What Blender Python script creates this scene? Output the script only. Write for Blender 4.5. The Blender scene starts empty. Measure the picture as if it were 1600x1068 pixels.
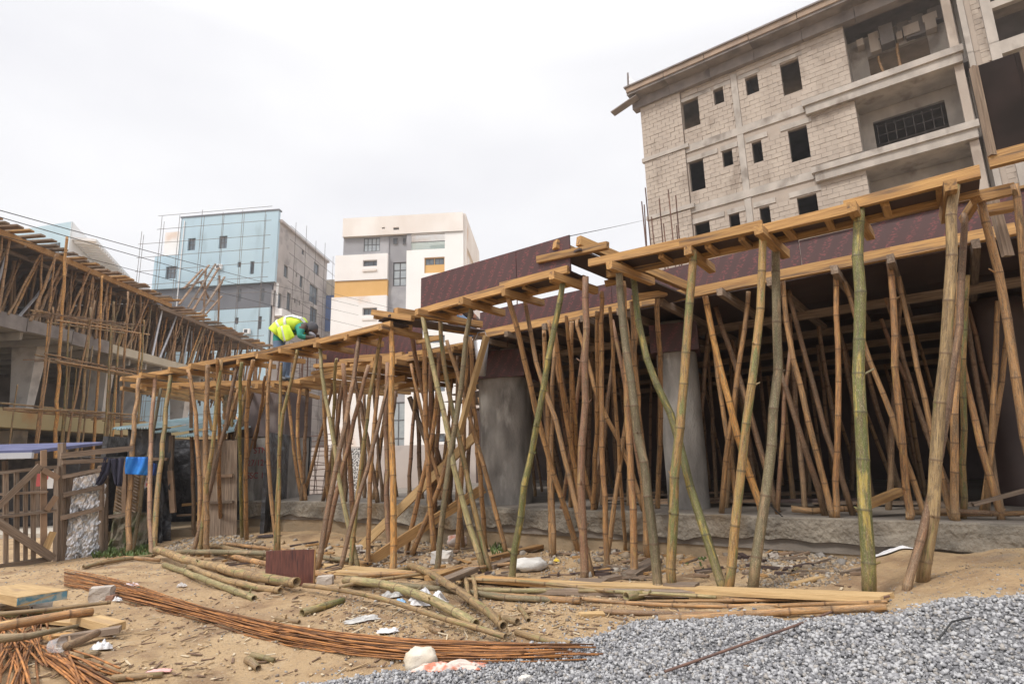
import bpy, math, random
import numpy as np
from mathutils import Vector, Matrix, noise as mnoise

random.seed(7)
rng = np.random.default_rng(7)
C = bpy.context.scene.collection
scene = bpy.context.scene

# ------------------------------------------------------------------ camera
CAM_H = 1.05
FPX = 900.0                       # focal length in pixels of a 1600 px wide frame
PITCH = math.atan(187 / FPX)
ROLL = math.radians(1.5)
_c, _s = math.cos(ROLL), math.sin(ROLL)
FW = Vector((0, math.cos(PITCH), math.sin(PITCH)))
R0 = Vector((1, 0, 0)); U0 = Vector((0, -math.sin(PITCH), math.cos(PITCH)))
RT = _c * R0 - _s * U0
UP = _s * R0 + _c * U0
cam_data = bpy.data.cameras.new('camera')
cam_data.sensor_width = 36
cam_data.lens = 36 * FPX / 1600
cam_data.clip_start = 0.05
cam_data.clip_end = 3000
cam = bpy.data.objects.new('camera', cam_data)
C.objects.link(cam)
mw = Matrix((RT, UP, -FW)).transposed().to_4x4()
mw.translation = Vector((0, 0, CAM_H))
cam.matrix_world = mw
scene.camera = cam

# ------------------------------------------------------------------ light
SUN_EL, SUN_AZ = math.radians(52), math.radians(226)     # soft light from behind the camera, left
world = bpy.data.worlds.new('World')
scene.world = world
world.use_nodes = True
wt = world.node_tree
wt.nodes.clear()
wo = wt.nodes.new('ShaderNodeOutputWorld')
wb = wt.nodes.new('ShaderNodeBackground'); wb.inputs['Strength'].default_value = 0.1
sky = wt.nodes.new('ShaderNodeTexSky'); sky.sky_type = 'NISHITA'; sky.sun_disc = False
sky.sun_elevation = SUN_EL; sky.sun_rotation = SUN_AZ
sky.air_density = 1.0; sky.dust_density = 3.0
tc = wt.nodes.new('ShaderNodeTexCoord')
mp = wt.nodes.new('ShaderNodeMapping'); mp.inputs['Scale'].default_value = (1.2, 1.2, 3.0)
cn = wt.nodes.new('ShaderNodeTexNoise'); cn.inputs['Scale'].default_value = 1.6; cn.inputs['Detail'].default_value = 5
cn.inputs['Roughness'].default_value = 0.45
cr = wt.nodes.new('ShaderNodeValToRGB')
cr.color_ramp.elements[0].position = 0.3; cr.color_ramp.elements[0].color = (5.05, 5.02, 5.2, 1)
cr.color_ramp.elements[1].position = 0.68; cr.color_ramp.elements[1].color = (6.1, 6.05, 6.05, 1)
sep = wt.nodes.new('ShaderNodeSeparateXYZ')
mr = wt.nodes.new('ShaderNodeMapRange')              # overcast sky: brighter towards the zenith
mr.inputs['From Min'].default_value = 0.6; mr.inputs['From Max'].default_value = 1.0
mr.inputs['To Min'].default_value = 1.0; mr.inputs['To Max'].default_value = 2.3
vm = wt.nodes.new('ShaderNodeVectorMath'); vm.operation = 'SCALE'
mx = wt.nodes.new('ShaderNodeMix'); mx.data_type = 'RGBA'; mx.inputs['Factor'].default_value = 0.93
L = wt.links.new
L(tc.outputs['Generated'], mp.inputs['Vector']); L(mp.outputs[0], cn.inputs['Vector']); L(cn.outputs['Fac'], cr.inputs['Fac'])
L(tc.outputs['Generated'], sep.inputs[0]); L(sep.outputs['Z'], mr.inputs['Value'])
L(cr.outputs['Color'], vm.inputs[0]); L(mr.outputs[0], vm.inputs['Scale'])
L(sky.outputs[0], mx.inputs[6]); L(vm.outputs[0], mx.inputs[7]); L(mx.outputs[2], wb.inputs['Color']); L(wb.outputs[0], wo.inputs[0])

sl = bpy.data.lights.new('sun', 'SUN'); sl.energy = 1.5; sl.angle = math.radians(12); sl.color = (1.0, 0.95, 0.88)
so = bpy.data.objects.new('sun', sl); C.objects.link(so)
sd = Vector((math.sin(SUN_AZ) * math.cos(SUN_EL), math.cos(SUN_AZ) * math.cos(SUN_EL), math.sin(SUN_EL)))
so.rotation_euler = sd.to_track_quat('Z', 'Y').to_euler(); so.location = (-10, -10, 30)
scene.view_settings.view_transform = 'Standard'
scene.view_settings.look = 'None'
scene.view_settings.gamma = 1
scene.view_settings.exposure = 0.88
scene.view_settings.use_curve_mapping = False

# ------------------------------------------------------------------ pixel <-> place
def ray(x, y): return FPX * FW + (x - 800) * RT - (y - 534) * UP
CAMP = Vector((0, 0, CAM_H))
def at_y(x, y, Y):
    q = ray(x, y); return CAMP + q * (Y / q.y)
def at_z(x, y, z):
    q = ray(x, y); return CAMP + q * ((z - CAM_H) / q.z)
_A = math.radians(53)
EX = Vector((math.sin(_A), -math.cos(_A), 0)); NX = Vector((math.cos(_A), math.sin(_A), 0))
def PL(x, y, n):                         # on the vertical plane parallel to the new building's front
    q = ray(x, y); return CAMP + q * (n / (q.x * NX.x + q.y * NX.y))
def W(s, n, z): return Vector((EX.x * s + NX.x * n, EX.y * s + NX.y * n, z))
class Plane:
    """vertical plane through two ground points; u runs a->b, d points to the camera side"""
    def __init__(self, a, b):
        self.a = Vector((a[0], a[1], 0)); self.b = Vector((b[0], b[1], 0))
        self.u = (self.b - self.a).normalized()
        self.d = Vector((self.u.y, -self.u.x, 0))
        if self.d.dot(self.a) > 0: self.d = -self.d
    def pt(self, x, y):
        q = ray(x, y); n = self.d
        return CAMP + q * ((self.a - Vector((0, 0, 0))).dot(n) / q.dot(n))
    def uz(self, x, y):
        p = self.pt(x, y); return (p - self.a).dot(self.u), p.z
    def P(self, u, z, d=0.0):
        p = self.a + self.u * u + self.d * d; return Vector((p.x, p.y, z))

# ------------------------------------------------------------------ materials
def mat(name, col, rough=0.85, col2=None, scale=5.0, stretch=(1, 1, 1), detail=5, bump=0.0, bscale=None, rnd=0.0,
        coord='Object', spots=None, spot_scale=2.0, spot_lo=.55, metal=0.0, contrast=(.35, .65), attr=None, bdist=.02, trans=0.0, alpha=1.0):
    m = bpy.data.materials.new(name); m.use_nodes = True
    nt = m.node_tree; b = nt.nodes['Principled BSDF']; l = nt.links.new
    b.inputs['Roughness'].default_value = rough; b.inputs['Metallic'].default_value = metal
    if alpha < 1: b.inputs['Alpha'].default_value = alpha
    if trans: b.inputs['Transmission Weight'].default_value = trans
    if attr:
        at = nt.nodes.new('ShaderNodeAttribute'); at.attribute_name = attr; vec = at.outputs['Vector']
    else:
        t = nt.nodes.new('ShaderNodeNewGeometry') if coord == 'Position' else nt.nodes.new('ShaderNodeTexCoord'); vec = t.outputs[coord]
    mpn = nt.nodes.new('ShaderNodeMapping'); mpn.inputs['Scale'].default_value = stretch; l(vec, mpn.inputs['Vector'])
    oi = nt.nodes.new('ShaderNodeObjectInfo')
    off = nt.nodes.new('ShaderNodeVectorMath'); off.operation = 'SCALE'; off.inputs[0].default_value = (37, 19, 23)
    l(oi.outputs['Random'], off.inputs['Scale'])
    if coord != 'Position': l(off.outputs[0], mpn.inputs['Location'])
    nz = nt.nodes.new('ShaderNodeTexNoise'); nz.inputs['Scale'].default_value = scale; nz.inputs['Detail'].default_value = detail
    l(mpn.outputs[0], nz.inputs['Vector'])
    rp = nt.nodes.new('ShaderNodeValToRGB')
    rp.color_ramp.elements[0].position = contrast[0]; rp.color_ramp.elements[0].color = (*col, 1)
    rp.color_ramp.elements[1].position = contrast[1]; rp.color_ramp.elements[1].color = (*(col2 or col), 1)
    l(nz.outputs['Fac'], rp.inputs['Fac']); cur = rp.outputs['Color']
    if spots:
        n2 = nt.nodes.new('ShaderNodeTexNoise'); n2.inputs['Scale'].default_value = spot_scale; n2.inputs['Detail'].default_value = 6
        l(mpn.outputs[0], n2.inputs['Vector'])
        r2 = nt.nodes.new('ShaderNodeMapRange'); r2.inputs['From Min'].default_value = spot_lo; r2.inputs['From Max'].default_value = spot_lo + .12
        l(n2.outputs['Fac'], r2.inputs['Value'])
        mxx = nt.nodes.new('ShaderNodeMix'); mxx.data_type = 'RGBA'; l(r2.outputs[0], mxx.inputs['Factor'])
        l(cur, mxx.inputs[6]); mxx.inputs[7].default_value = (*spots, 1); cur = mxx.outputs[2]
    if rnd:
        hs = nt.nodes.new('ShaderNodeHueSaturation'); r3 = nt.nodes.new('ShaderNodeMapRange')
        r3.inputs['To Min'].default_value = 1 - rnd; r3.inputs['To Max'].default_value = 1 + rnd
        l(oi.outputs['Random'], r3.inputs['Value']); l(r3.outputs[0], hs.inputs['Value']); l(cur, hs.inputs['Color']); cur = hs.outputs[0]
    l(cur, b.inputs['Base Color'])
    if bump:
        bn = nt.nodes.new('ShaderNodeTexNoise'); bn.inputs['Scale'].default_value = bscale or scale * 3; bn.inputs['Detail'].default_value = 6
        l(mpn.outputs[0], bn.inputs['Vector'])
        bb = nt.nodes.new('ShaderNodeBump'); bb.inputs['Strength'].default_value = bump; bb.inputs['Distance'].default_value = bdist
        l(bn.outputs['Fac'], bb.inputs['Height']); l(bb.outputs[0], b.inputs['Normal'])
    m['cur'] = 0
    return m

def bamboo_mat(name, c1, c2, node=(.10, .055, .03), patch=None, patch_lo=.52, rough=.5):
    m = bpy.data.materials.new(name); m.use_nodes = True
    nt = m.node_tree; b = nt.nodes['Principled BSDF']; l = nt.links.new
    b.inputs['Roughness'].default_value = rough
    at = nt.nodes.new('ShaderNodeAttribute'); at.attribute_name = 'buv'
    oi = nt.nodes.new('ShaderNodeObjectInfo')
    off = nt.nodes.new('ShaderNodeVectorMath'); off.operation = 'SCALE'; off.inputs[0].default_value = (37, 19, 23)
    l(oi.outputs['Random'], off.inputs['Scale'])
    def tex(sc, stretch, det=4):
        mpn = nt.nodes.new('ShaderNodeMapping'); mpn.inputs['Scale'].default_value = stretch
        l(at.outputs['Vector'], mpn.inputs['Vector']); l(off.outputs[0], mpn.inputs['Location'])
        n = nt.nodes.new('ShaderNodeTexNoise'); n.inputs['Scale'].default_value = sc; n.inputs['Detail'].default_value = det
        l(mpn.outputs[0], n.inputs['Vector']); return n.outputs['Fac']
    def rng_(src, lo, hi, a=0, bb=1):
        r = nt.nodes.new('ShaderNodeMapRange'); r.inputs['From Min'].default_value = lo; r.inputs['From Max'].default_value = hi
        r.inputs['To Min'].default_value = a; r.inputs['To Max'].default_value = bb; l(src, r.inputs['Value']); return r.outputs[0]
    def mix(f, A, B, mode='MIX'):
        x = nt.nodes.new('ShaderNodeMix'); x.data_type = 'RGBA'; x.blend_type = mode
        if isinstance(f, float): x.inputs['Factor'].default_value = f
        else: l(f, x.inputs['Factor'])
        for k, v in ((6, A), (7, B)):
            if isinstance(v, tuple): x.inputs[k].default_value = (*v, 1)
            else: l(v, x.inputs[k])
        return x.outputs[2]
    cur = mix(rng_(tex(1.3, (1, 1, 1.2)), .36, .64), c1, c2)
    if patch: cur = mix(rng_(tex(1.1, (.8, .8, 1.5), 3), patch_lo, patch_lo + .1), cur, patch)
    # long fine streaks, grime flecks
    cur = mix(rng_(tex(9, (1, 1, .25)), .42, .68, 0, .6), cur, (.12, .08, .045))
    cur = mix(rng_(tex(3.2, (1, 1, 1.5), 6), .49, .60, 0, .62), cur, (.11, .075, .045))
    cur = mix(rng_(tex(14, (1, 1, 2.0), 6), .56, .62, 0, .55), cur, (.44, .36, .24))
    seg = nt.nodes.new('ShaderNodeAttribute'); seg.attribute_name = 'seg'
    hs = nt.nodes.new('ShaderNodeHueSaturation'); l(rng_(seg.outputs['Fac'], 0, 1, .88, 1.1), hs.inputs['Value']); l(cur, hs.inputs['Color'])
    cur = hs.outputs[0]
    hs = nt.nodes.new('ShaderNodeHueSaturation'); l(rng_(oi.outputs['Random'], 0, 1, .8, 1.2), hs.inputs['Value']); l(cur, hs.inputs['Color'])
    cur = hs.outputs[0]
    nd = nt.nodes.new('ShaderNodeAttribute'); nd.attribute_name = 'nd'
    cur = mix(rng_(nd.outputs['Fac'], .35, .9, 0, .8), cur, node)
    sx_ = nt.nodes.new('ShaderNodeSeparateXYZ'); l(at.outputs['Vector'], sx_.inputs[0])
    ft = nt.nodes.new('ShaderNodeMath'); ft.operation = 'MULTIPLY'; l(rng_(sx_.outputs['Z'], .0, 1.1, 1, 0), ft.inputs[0]); l(rng_(tex(6, (1, 1, 1), 5), .4, .6), ft.inputs[1])
    cur = mix(ft.outputs[0], cur, (.30, .21, .12))
    l(cur, b.inputs['Base Color'])
    bb = nt.nodes.new('ShaderNodeBump'); bb.inputs['Strength'].default_value = .35; bb.inputs['Distance'].default_value = .01
    l(tex(12, (1, 1, .5), 6), bb.inputs['Height']); l(bb.outputs[0], b.inputs['Normal'])
    return m

_bm = bamboo_mat
def bamboo_mat(name, c1, c2, **k):
    g = 1.22
    if k.get('patch'): k['patch'] = tuple(v * g for v in k['patch'])
    return _bm(name, tuple(v * g for v in c1), tuple(v * g for v in c2), rough=.62, **k)
BM = {
    'mottled': bamboo_mat('bamboo_mottled', (.46, .32, .15), (.25, .165, .08), patch=(.17, .17, .05), patch_lo=.60),
    'tan': bamboo_mat('bamboo_tan', (.42, .225, .085), (.22, .115, .05), patch=(.15, .09, .045), patch_lo=.57),
    'orange': bamboo_mat('bamboo_orange', (.45, .225, .08), (.24, .115, .05), patch=(.46, .27, .09), patch_lo=.56),
    'bright': bamboo_mat('bamboo_yellow', (.62, .32, .08), (.45, .20, .05), patch=(.48, .32, .13), patch_lo=.58),
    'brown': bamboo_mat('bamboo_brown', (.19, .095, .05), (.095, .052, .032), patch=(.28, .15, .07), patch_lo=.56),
    'red': bamboo_mat('bamboo_reddish', (.25, .12, .075), (.19, .10, .055), patch=(.32, .2, .08), patch_lo=.55),
    'green': bamboo_mat('bamboo_green', (.075, .10, .025), (.14, .14, .035), node=(.07, .06, .03), patch=(.36, .27, .06), patch_lo=.53),
    'olive': bamboo_mat('bamboo_olive', (.24, .165, .05), (.34, .19, .065), node=(.08, .06, .03), patch=(.13, .15, .045), patch_lo=.5),
    'pale': bamboo_mat('bamboo_pale_green', (.25, .23, .10), (.19, .17, .07), patch=(.34, .25, .12), patch_lo=.5),
    'greygreen': bamboo_mat('bamboo_grey_green', (.15, .125, .07), (.10, .095, .05), patch=(.26, .18, .10), patch_lo=.55),
    'straw': bamboo_mat('bamboo_straw', (.33, .215, .095), (.20, .125, .06), patch=(.17, .16, .055), patch_lo=.55),
}
M_wood = mat('formwork_timber', (.48, .285, .11), .85, (.31, .17, .07), 3, (1.2, 22, 22), bump=.3, bscale=6, rnd=.22, spots=(.15, .095, .06), spot_scale=1.3, spot_lo=.56)
M_woodp = mat('fresh_pale_timber', (.52, .36, .18), .85, (.40, .26, .12), 3, (1.2, 18, 18), bump=.25, bscale=6, rnd=.15, spots=(.30, .20, .12), spot_scale=.7, spot_lo=.6)
M_woodd = mat('weathered_timber', (.26, .195, .145), .9, (.15, .11, .08), 3, (1.2, 22, 22), bump=.4, bscale=6, rnd=.25, spots=(.30, .25, .2), spot_scale=1, spot_lo=.6)
M_conc = mat('column_concrete', (.17, .16, .15), .85, (.34, .32, .295), 7, (1, 1, .35), detail=9, bump=.9, bscale=70, spots=(.46, .44, .41), spot_scale=5, spot_lo=.60, bdist=.012, contrast=(.3, .7))
M_plinth = mat('plinth_concrete', (.13, .115, .095), .92, (.29, .255, .205), 3.2, (1, 1, .8), detail=9, bump=1.0, bscale=22, spots=(.17, .12, .07), spot_scale=1.1, spot_lo=.54, bdist=.04)
M_plinthlow = mat('sandy_foundation', (.34, .25, .155), .95, (.26, .20, .13), 3, bump=.7, bscale=20, spots=(.20, .17, .13), spot_scale=1.2, spot_lo=.6)
M_render = mat('grey_render', (.33, .30, .27), .9, (.45, .41, .37), 1.6, (1, 1, .6), bump=.3, bscale=14, coord='Position', spots=(.22, .19, .165), spot_scale=1.1, spot_lo=.56)
M_block = mat('sandcrete_block', (.43, .37, .315), .95, (.36, .305, .26), 1.1, (1, 1, .5), bump=.5, bscale=25, rnd=.06, coord='Position', spots=(.29, .24, .20), spot_scale=.9, spot_lo=.55)
M_block2 = mat('block_wall_joint', (.35, .295, .25), .95, (.40, .34, .29), 1.5, bump=.4, bscale=20)
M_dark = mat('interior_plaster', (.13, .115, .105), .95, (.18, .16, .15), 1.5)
M_rust = mat('rusty_steel', (.36, .155, .045), .75, (.15, .065, .028), 12, bump=.2, bscale=60, rnd=.6)
M_rustd = mat('dark_rusty_steel', (.16, .085, .06), .75, (.10, .06, .05), 12, rnd=.2)
M_steel = mat('galvanised_steel', (.42, .42, .44), .45, (.55, .55, .57), 6, metal=.6, rnd=.1)
M_tube = mat('scaffold_steel', (.10, .085, .08), .6, (.18, .15, .13), 3, metal=.4)
M_cable = mat('black_cable', (.03, .03, .03), .6)

def ply_mat():
    m = bpy.data.materials.new('film_faced_plywood'); m.use_nodes = True
    nt = m.node_tree; b = nt.nodes['Principled BSDF']; l = nt.links.new; b.inputs['Roughness'].default_value = .48
    t = nt.nodes.new('ShaderNodeTexCoord'); oi = nt.nodes.new('ShaderNodeObjectInfo')
    mp1 = nt.nodes.new('ShaderNodeMapping'); mp1.inputs['Rotation'].default_value = (0, math.radians(62), 0); l(t.outputs['Object'], mp1.inputs['Vector'])
    wv = nt.nodes.new('ShaderNodeTexWave'); wv.wave_type = 'BANDS'; wv.bands_direction = 'Z'; wv.inputs['Scale'].default_value = 2.6
    wv.inputs['Distortion'].default_value = .8; wv.inputs['Detail'].default_value = 1; l(mp1.outputs[0], wv.inputs['Vector'])
    mp2 = nt.nodes.new('ShaderNodeMapping'); mp2.inputs['Rotation'].default_value = (0, math.radians(62), 0); mp2.inputs['Scale'].default_value = (1, 1, 2.4)
    l(t.outputs['Object'], mp2.inputs['Vector'])
    nz = nt.nodes.new('ShaderNodeTexNoise'); nz.inputs['Scale'].default_value = 38; nz.inputs['Detail'].default_value = 3; l(mp2.outputs[0], nz.inputs['Vector'])
    def mrn(src, lo, hi):
        r = nt.nodes.new('ShaderNodeMapRange'); r.inputs['From Min'].default_value = lo; r.inputs['From Max'].default_value = hi; l(src, r.inputs['Value']); return r.outputs[0]
    a = mrn(wv.outputs['Fac'], .35, .75); c = mrn(nz.outputs['Fac'], .5, .6)
    mu = nt.nodes.new('ShaderNodeMath'); mu.operation = 'MULTIPLY'; l(a, mu.inputs[0]); l(c, mu.inputs[1])
    n3 = nt.nodes.new('ShaderNodeTexNoise'); n3.inputs['Scale'].default_value = 1.5; n3.inputs['Detail'].default_value = 5; l(t.outputs['Object'], n3.inputs['Vector'])
    base = nt.nodes.new('ShaderNodeMix'); base.data_type = 'RGBA'; l(n3.outputs['Fac'], base.inputs['Factor'])
    base.inputs[6].default_value = (.045, .018, .019, 1); base.inputs[7].default_value = (.085, .038, .038, 1)
    mx2 = nt.nodes.new('ShaderNodeMix'); mx2.data_type = 'RGBA'; l(mu.outputs[0], mx2.inputs['Factor'])
    l(base.outputs[2], mx2.inputs[6]); mx2.inputs[7].default_value = (.16, .045, .045, 1); l(mx2.outputs[2], b.inputs['Base Color'])
    return m
M_ply = ply_mat()
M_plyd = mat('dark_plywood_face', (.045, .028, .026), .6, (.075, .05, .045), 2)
M_soffit = mat('soffit_boards', (.30, .20, .13), .9, (.18, .12, .08), 3, rnd=.2)

# ------------------------------------------------------------------ objects
def tag(o, label=None, cat=None, group=None, kind=None):
    if label: o['label'] = label
    if cat: o['category'] = cat
    if group: o['group'] = group
    if kind: o['kind'] = kind
    return o
def empty(name, loc, label, cat, group=None):
    o = bpy.data.objects.new(name, None); C.objects.link(o); o.location = loc; o.empty_display_size = .1
    return tag(o, label, cat, group)
# roots whose world position is known without a depsgraph update
def wloc(o):
    p = Vector(o.location)
    while o.parent: o = o.parent; p = p + Vector(o.location)
    return p
class MB:
    def __init__(self): self.v = []; self.f = []; self.mi = []
    def add(self, vs, fs, mi=0):
        k = len(self.v); self.v += [tuple(v) for v in vs]; self.f += [tuple(i + k for i in f) for f in fs]; self.mi += [mi] * len(fs)
        return self
    def hexa(self, p, mi=0):            # p: 4 bottom (ccw), 4 top
        return self.add(p, [(3, 2, 1, 0), (4, 5, 6, 7), (0, 1, 5, 4), (1, 2, 6, 5), (2, 3, 7, 6), (3, 0, 4, 7)], mi)
    def box(self, x0, x1, y0, y1, z0, z1, mi=0):
        return self.hexa([(x0, y0, z0), (x1, y0, z0), (x1, y1, z0), (x0, y1, z0), (x0, y0, z1), (x1, y0, z1), (x1, y1, z1), (x0, y1, z1)], mi)
    def pbox(self, pl, u0, u1, z0, z1, d0, d1, mi=0):
        if u0 > u1: u0, u1 = u1, u0
        if d0 < d1: d0, d1 = d1, d0
        q = [(u0, d0), (u1, d0), (u1, d1), (u0, d1)]
        return self.hexa([pl.P(u, z0, d) for u, d in q] + [pl.P(u, z1, d) for u, d in q], mi)
    def bar(self, a, b, w, h=None, mi=0):
        a = Vector(a); b = Vector(b); h = h or w; x = (b - a).normalized()
        up = Vector((0, 0, 1)) if abs(x.z) < .95 else Vector((0, 1, 0))
        y = up.cross(x).normalized(); z = x.cross(y)
        o = [(-w / 2, -h / 2), (w / 2, -h / 2), (w / 2, h / 2), (-w / 2, h / 2)]
        A = [a + y * i + z * j for i, j in o]; B = [b + y * i + z * j for i, j in o]
        return self.add(A + B, [(0, 1, 2, 3), (7, 6, 5, 4), (0, 4, 5, 1), (1, 5, 6, 2), (2, 6, 7, 3), (3, 7, 4, 0)], mi)
    def tube(self, pts, r, n=6, mi=0, caps=True):
        pts = [Vector(p) for p in pts]; k = len(self.v); m = len(pts)
        rs = r if isinstance(r, (list, tuple)) else [r] * m
        fr = None
        for i, p in enumerate(pts):
            t = (pts[min(i + 1, m - 1)] - pts[max(i - 1, 0)]).normalized()
            if fr is None:
                fr = t.cross(Vector((.3, .9, .2)))
                if fr.length < .1: fr = t.cross(Vector((1, 0, 0)))
            fr = (fr - t * fr.dot(t)).normalized(); bi = t.cross(fr)
            for j in range(n):
                a = 2 * math.pi * j / n; self.v.append(tuple(p + (fr * math.cos(a) + bi * math.sin(a)) * rs[i]))
        for i in range(m - 1):
            for j in range(n):
                j2 = (j + 1) % n; self.f.append((k + i * n + j, k + i * n + j2, k + (i + 1) * n + j2, k + (i + 1) * n + j)); self.mi.append(mi)
        if caps:
            self.f.append(tuple(k + j for j in range(n))[::-1]); self.f.append(tuple(k + (m - 1) * n + j for j in range(n))); self.mi += [mi, mi]
        return self
    def build(self, name, mats, parent=None, smooth=False, origin=None):
        v = np.array(self.v, dtype=float)
        lo, hi = v.min(0), v.max(0)
        org = Vector(origin) if origin is not None else Vector(((lo[0] + hi[0]) / 2, (lo[1] + hi[1]) / 2, lo[2]))
        me = bpy.data.meshes.new(name); me.from_pydata((v - np.array(org)).tolist(), [], self.f)
        mats = mats if isinstance(mats, (list, tuple)) else [mats]
        for m in mats: me.materials.append(m)
        if len(mats) > 1: me.polygons.foreach_set('material_index', self.mi)
        if smooth: me.polygons.foreach_set('use_smooth', [True] * len(me.polygons))
        me.update()
        o = bpy.data.objects.new(name, me); C.objects.link(o)
        if parent: o.parent = parent; o.location = org - wloc(parent)
        else: o.location = org
        return o
def plank(name, a, b, w, h, m, parent=None, up=(0, 0, 1), jit=0.004, sides=None):
    """squared timber or board from a to b; local x runs along the grain. w across, h along up"""
    a = Vector(a); b = Vector(b); x = (b - a); Ln = x.length; x.normalize(); up = Vector(up)
    if abs(x.dot(up)) > .97: up = Vector((0, 1, 0))
    y = up.cross(x).normalized(); z = x.cross(y)
    n = 2; vs = []
    for i in range(n):
        for sy, sz_ in ((-1, -1), (1, -1), (1, 1), (-1, 1)):
            vs.append((i * Ln + random.uniform(-jit, jit), sy * w / 2 + random.uniform(-jit, jit), sz_ * h / 2 + random.uniform(-jit, jit)))
    me = bpy.data.meshes.new(name)
    me.from_pydata(vs, [], [(0, 3, 2, 1), (4, 5, 6, 7), (0, 1, 5, 4), (1, 2, 6, 5), (2, 3, 7, 6), (3, 0, 4, 7)])
    me.materials.append(m)
    o = bpy.data.objects.new(name, me); C.objects.link(o)
    M = Matrix((x, y, z)).transposed().to_4x4(); M.translation = a if not parent else a - wloc(parent)
    if parent: o.parent = parent
    o.matrix_local = M
    return o

def bamboo_mesh(pts, r0, r1, seed, sides=9, gap=.30, bend=.012, hollow=True, crook=.34):
    """bamboo cane through pts: swelling nodes, slightly crooked, thinner to the tip"""
    R = random.Random(seed); pts = [Vector(p) for p in pts]
    seglen = [(pts[i + 1] - pts[i]).length for i in range(len(pts) - 1)]; Ltot = sum(seglen)
    def P(t):
        d = t
        for i, sl_ in enumerate(seglen):
            if d <= sl_ or i == len(seglen) - 1:
                f = min(1.0, d / sl_)
                if len(pts) > 2:      # Catmull-Rom for soft curves
                    p0 = pts[max(i - 1, 0)]; p1 = pts[i]; p2 = pts[i + 1]; p3 = pts[min(i + 2, len(pts) - 1)]
                    return .5 * ((2 * p1) + (p2 - p0) * f + (2 * p0 - 5 * p1 + 4 * p2 - p3) * f * f + (3 * p1 - p0 - 3 * p2 + p3) * f ** 3)
                return pts[i].lerp(pts[i + 1], f)
            d -= sl_
    nodes = []; t = R.uniform(.05, gap)
    while t < Ltot - .03: nodes.append(t); t += gap * R.uniform(.75, 1.2)
    st = [(0, 0, 0)]; sg = R.random(); segs = [sg]
    for q in nodes:
        st += [(q - .02, .0, 0), (q - .005, .055, .5), (q, .085, 1), (q + .006, .02, .7), (q + .02, .01, 0)]; segs += [sg] * 3; sg = R.random(); segs += [sg] * 2
    st.append((Ltot, 0, 0)); segs.append(sg)
    ax = (pts[-1] - pts[0]).normalized(); sx = ax.cross(Vector((.2, .9, .1))).normalized(); sy = ax.cross(sx)
    offs = {}; keys = [0] + nodes + [Ltot]; o1, o2 = 0, 0; offv = []
    amp = bend * Ltot; ph = R.uniform(0, 6.28); ph2 = R.uniform(0, 6.28)
    for i, kx in enumerate(keys):
        wv = math.sin(math.pi * kx / Ltot)
        offv.append((amp * wv * math.cos(ph) + R.uniform(-1, 1) * r0 * crook, amp * wv * math.sin(ph) + R.uniform(-1, 1) * r0 * crook))
    vs, uv, nd, sgv = [], [], [], []
    for (q, bl, n_), sgg in zip(st, segs):
        ki = max(i for i, kx in enumerate(keys) if kx <= q + .03) if q < Ltot - .001 else len(keys) - 1
        # linear between keys
        qq = min(max(q, 0), Ltot); k2 = 0
        for i in range(len(keys) - 1):
            if keys[i] <= qq <= keys[i + 1]: k2 = i; break
        f = (qq - keys[k2]) / max(1e-6, keys[k2 + 1] - keys[k2])
        ox = offv[k2][0] * (1 - f) + offv[k2 + 1][0] * f; oy = offv[k2][1] * (1 - f) + offv[k2 + 1][1] * f
        c = P(qq) + sx * ox + sy * oy; rr = (r0 + (r1 - r0) * q / Ltot) * (1 + bl)
        for j in range(sides):
            a = 2 * math.pi * j / sides
            vs.append(c + (sx * math.cos(a) + sy * math.sin(a)) * rr); uv.append((math.cos(a), math.sin(a), q * 3)); nd.append(n_); sgv.append(sgg)
    m = len(st); fs = []
    stubs = []
    if sides >= 12:
        for q in nodes:
            if R.random() < .3: stubs.append((q, R.uniform(0, 6.28), R.uniform(.012, .05)))
    for i in range(m - 1):
        for j in range(sides):
            j2 = (j + 1) % sides; fs.append((i * sides + j, i * sides + j2, (i + 1) * sides + j2, (i + 1) * sides + j))
    for end in (0, 1):
        base = 0 if end == 0 else (m - 1) * sides
        cc = sum((vs[base + j] for j in range(sides)), Vector()) / sides; dr = (P(.05) - P(0)).normalized() if end == 0 else (P(Ltot - .05) - P(Ltot)).normalized()
        ring = [base + j for j in range(sides)]
        if hollow:
            for dep in (0, .07):
                k = len(vs)
                for j in range(sides): vs.append(cc + (vs[base + j] - cc) * .78 + dr * dep); uv.append((uv[base + j][0] * .5, uv[base + j][1] * .5, 0)); nd.append(0 if dep == 0 else .75); sgv.append(1)
                new = [k + j for j in range(sides)]
                for j in range(sides):
                    j2 = (j + 1) % sides; q = (ring[j], ring[j2], new[j2], new[j]); fs.append(q if end else q[::-1])
                ring = new
        fs.append(tuple(ring) if end else tuple(ring[::-1]))
    for q, th, ln in stubs:
        i0 = min(range(len(st)), key=lambda k: abs(st[k][0] - q)); cc = sum((vs[i0 * sides + j] for j in range(sides)), Vector()) / sides
        rd = (sx * math.cos(th) + sy * math.sin(th)); up_ = (P(min(q + .05, Ltot)) - P(q)).normalized(); tn = rd.cross(up_).normalized(); k = len(vs)
        b0 = cc + rd * r0 * .8; b1 = cc + rd * (r0 + ln) + up_ * ln * .8
        for cpt, rr in ((b0, .009), (b1, .006)):
            for vv in (tn, up_, -tn, -up_): vs.append(cpt + vv * rr); uv.append((math.cos(th), math.sin(th), q * 3)); nd.append(.5); sgv.append(.5)
        for j in range(4): j2 = (j + 1) % 4; fs.append((k + j, k + j2, k + 4 + j2, k + 4 + j))
        fs.append((k + 4, k + 5, k + 6, k + 7))
    org = pts[0] if pts[0].z <= pts[-1].z else pts[-1]
    org = Vector(org)
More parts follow.
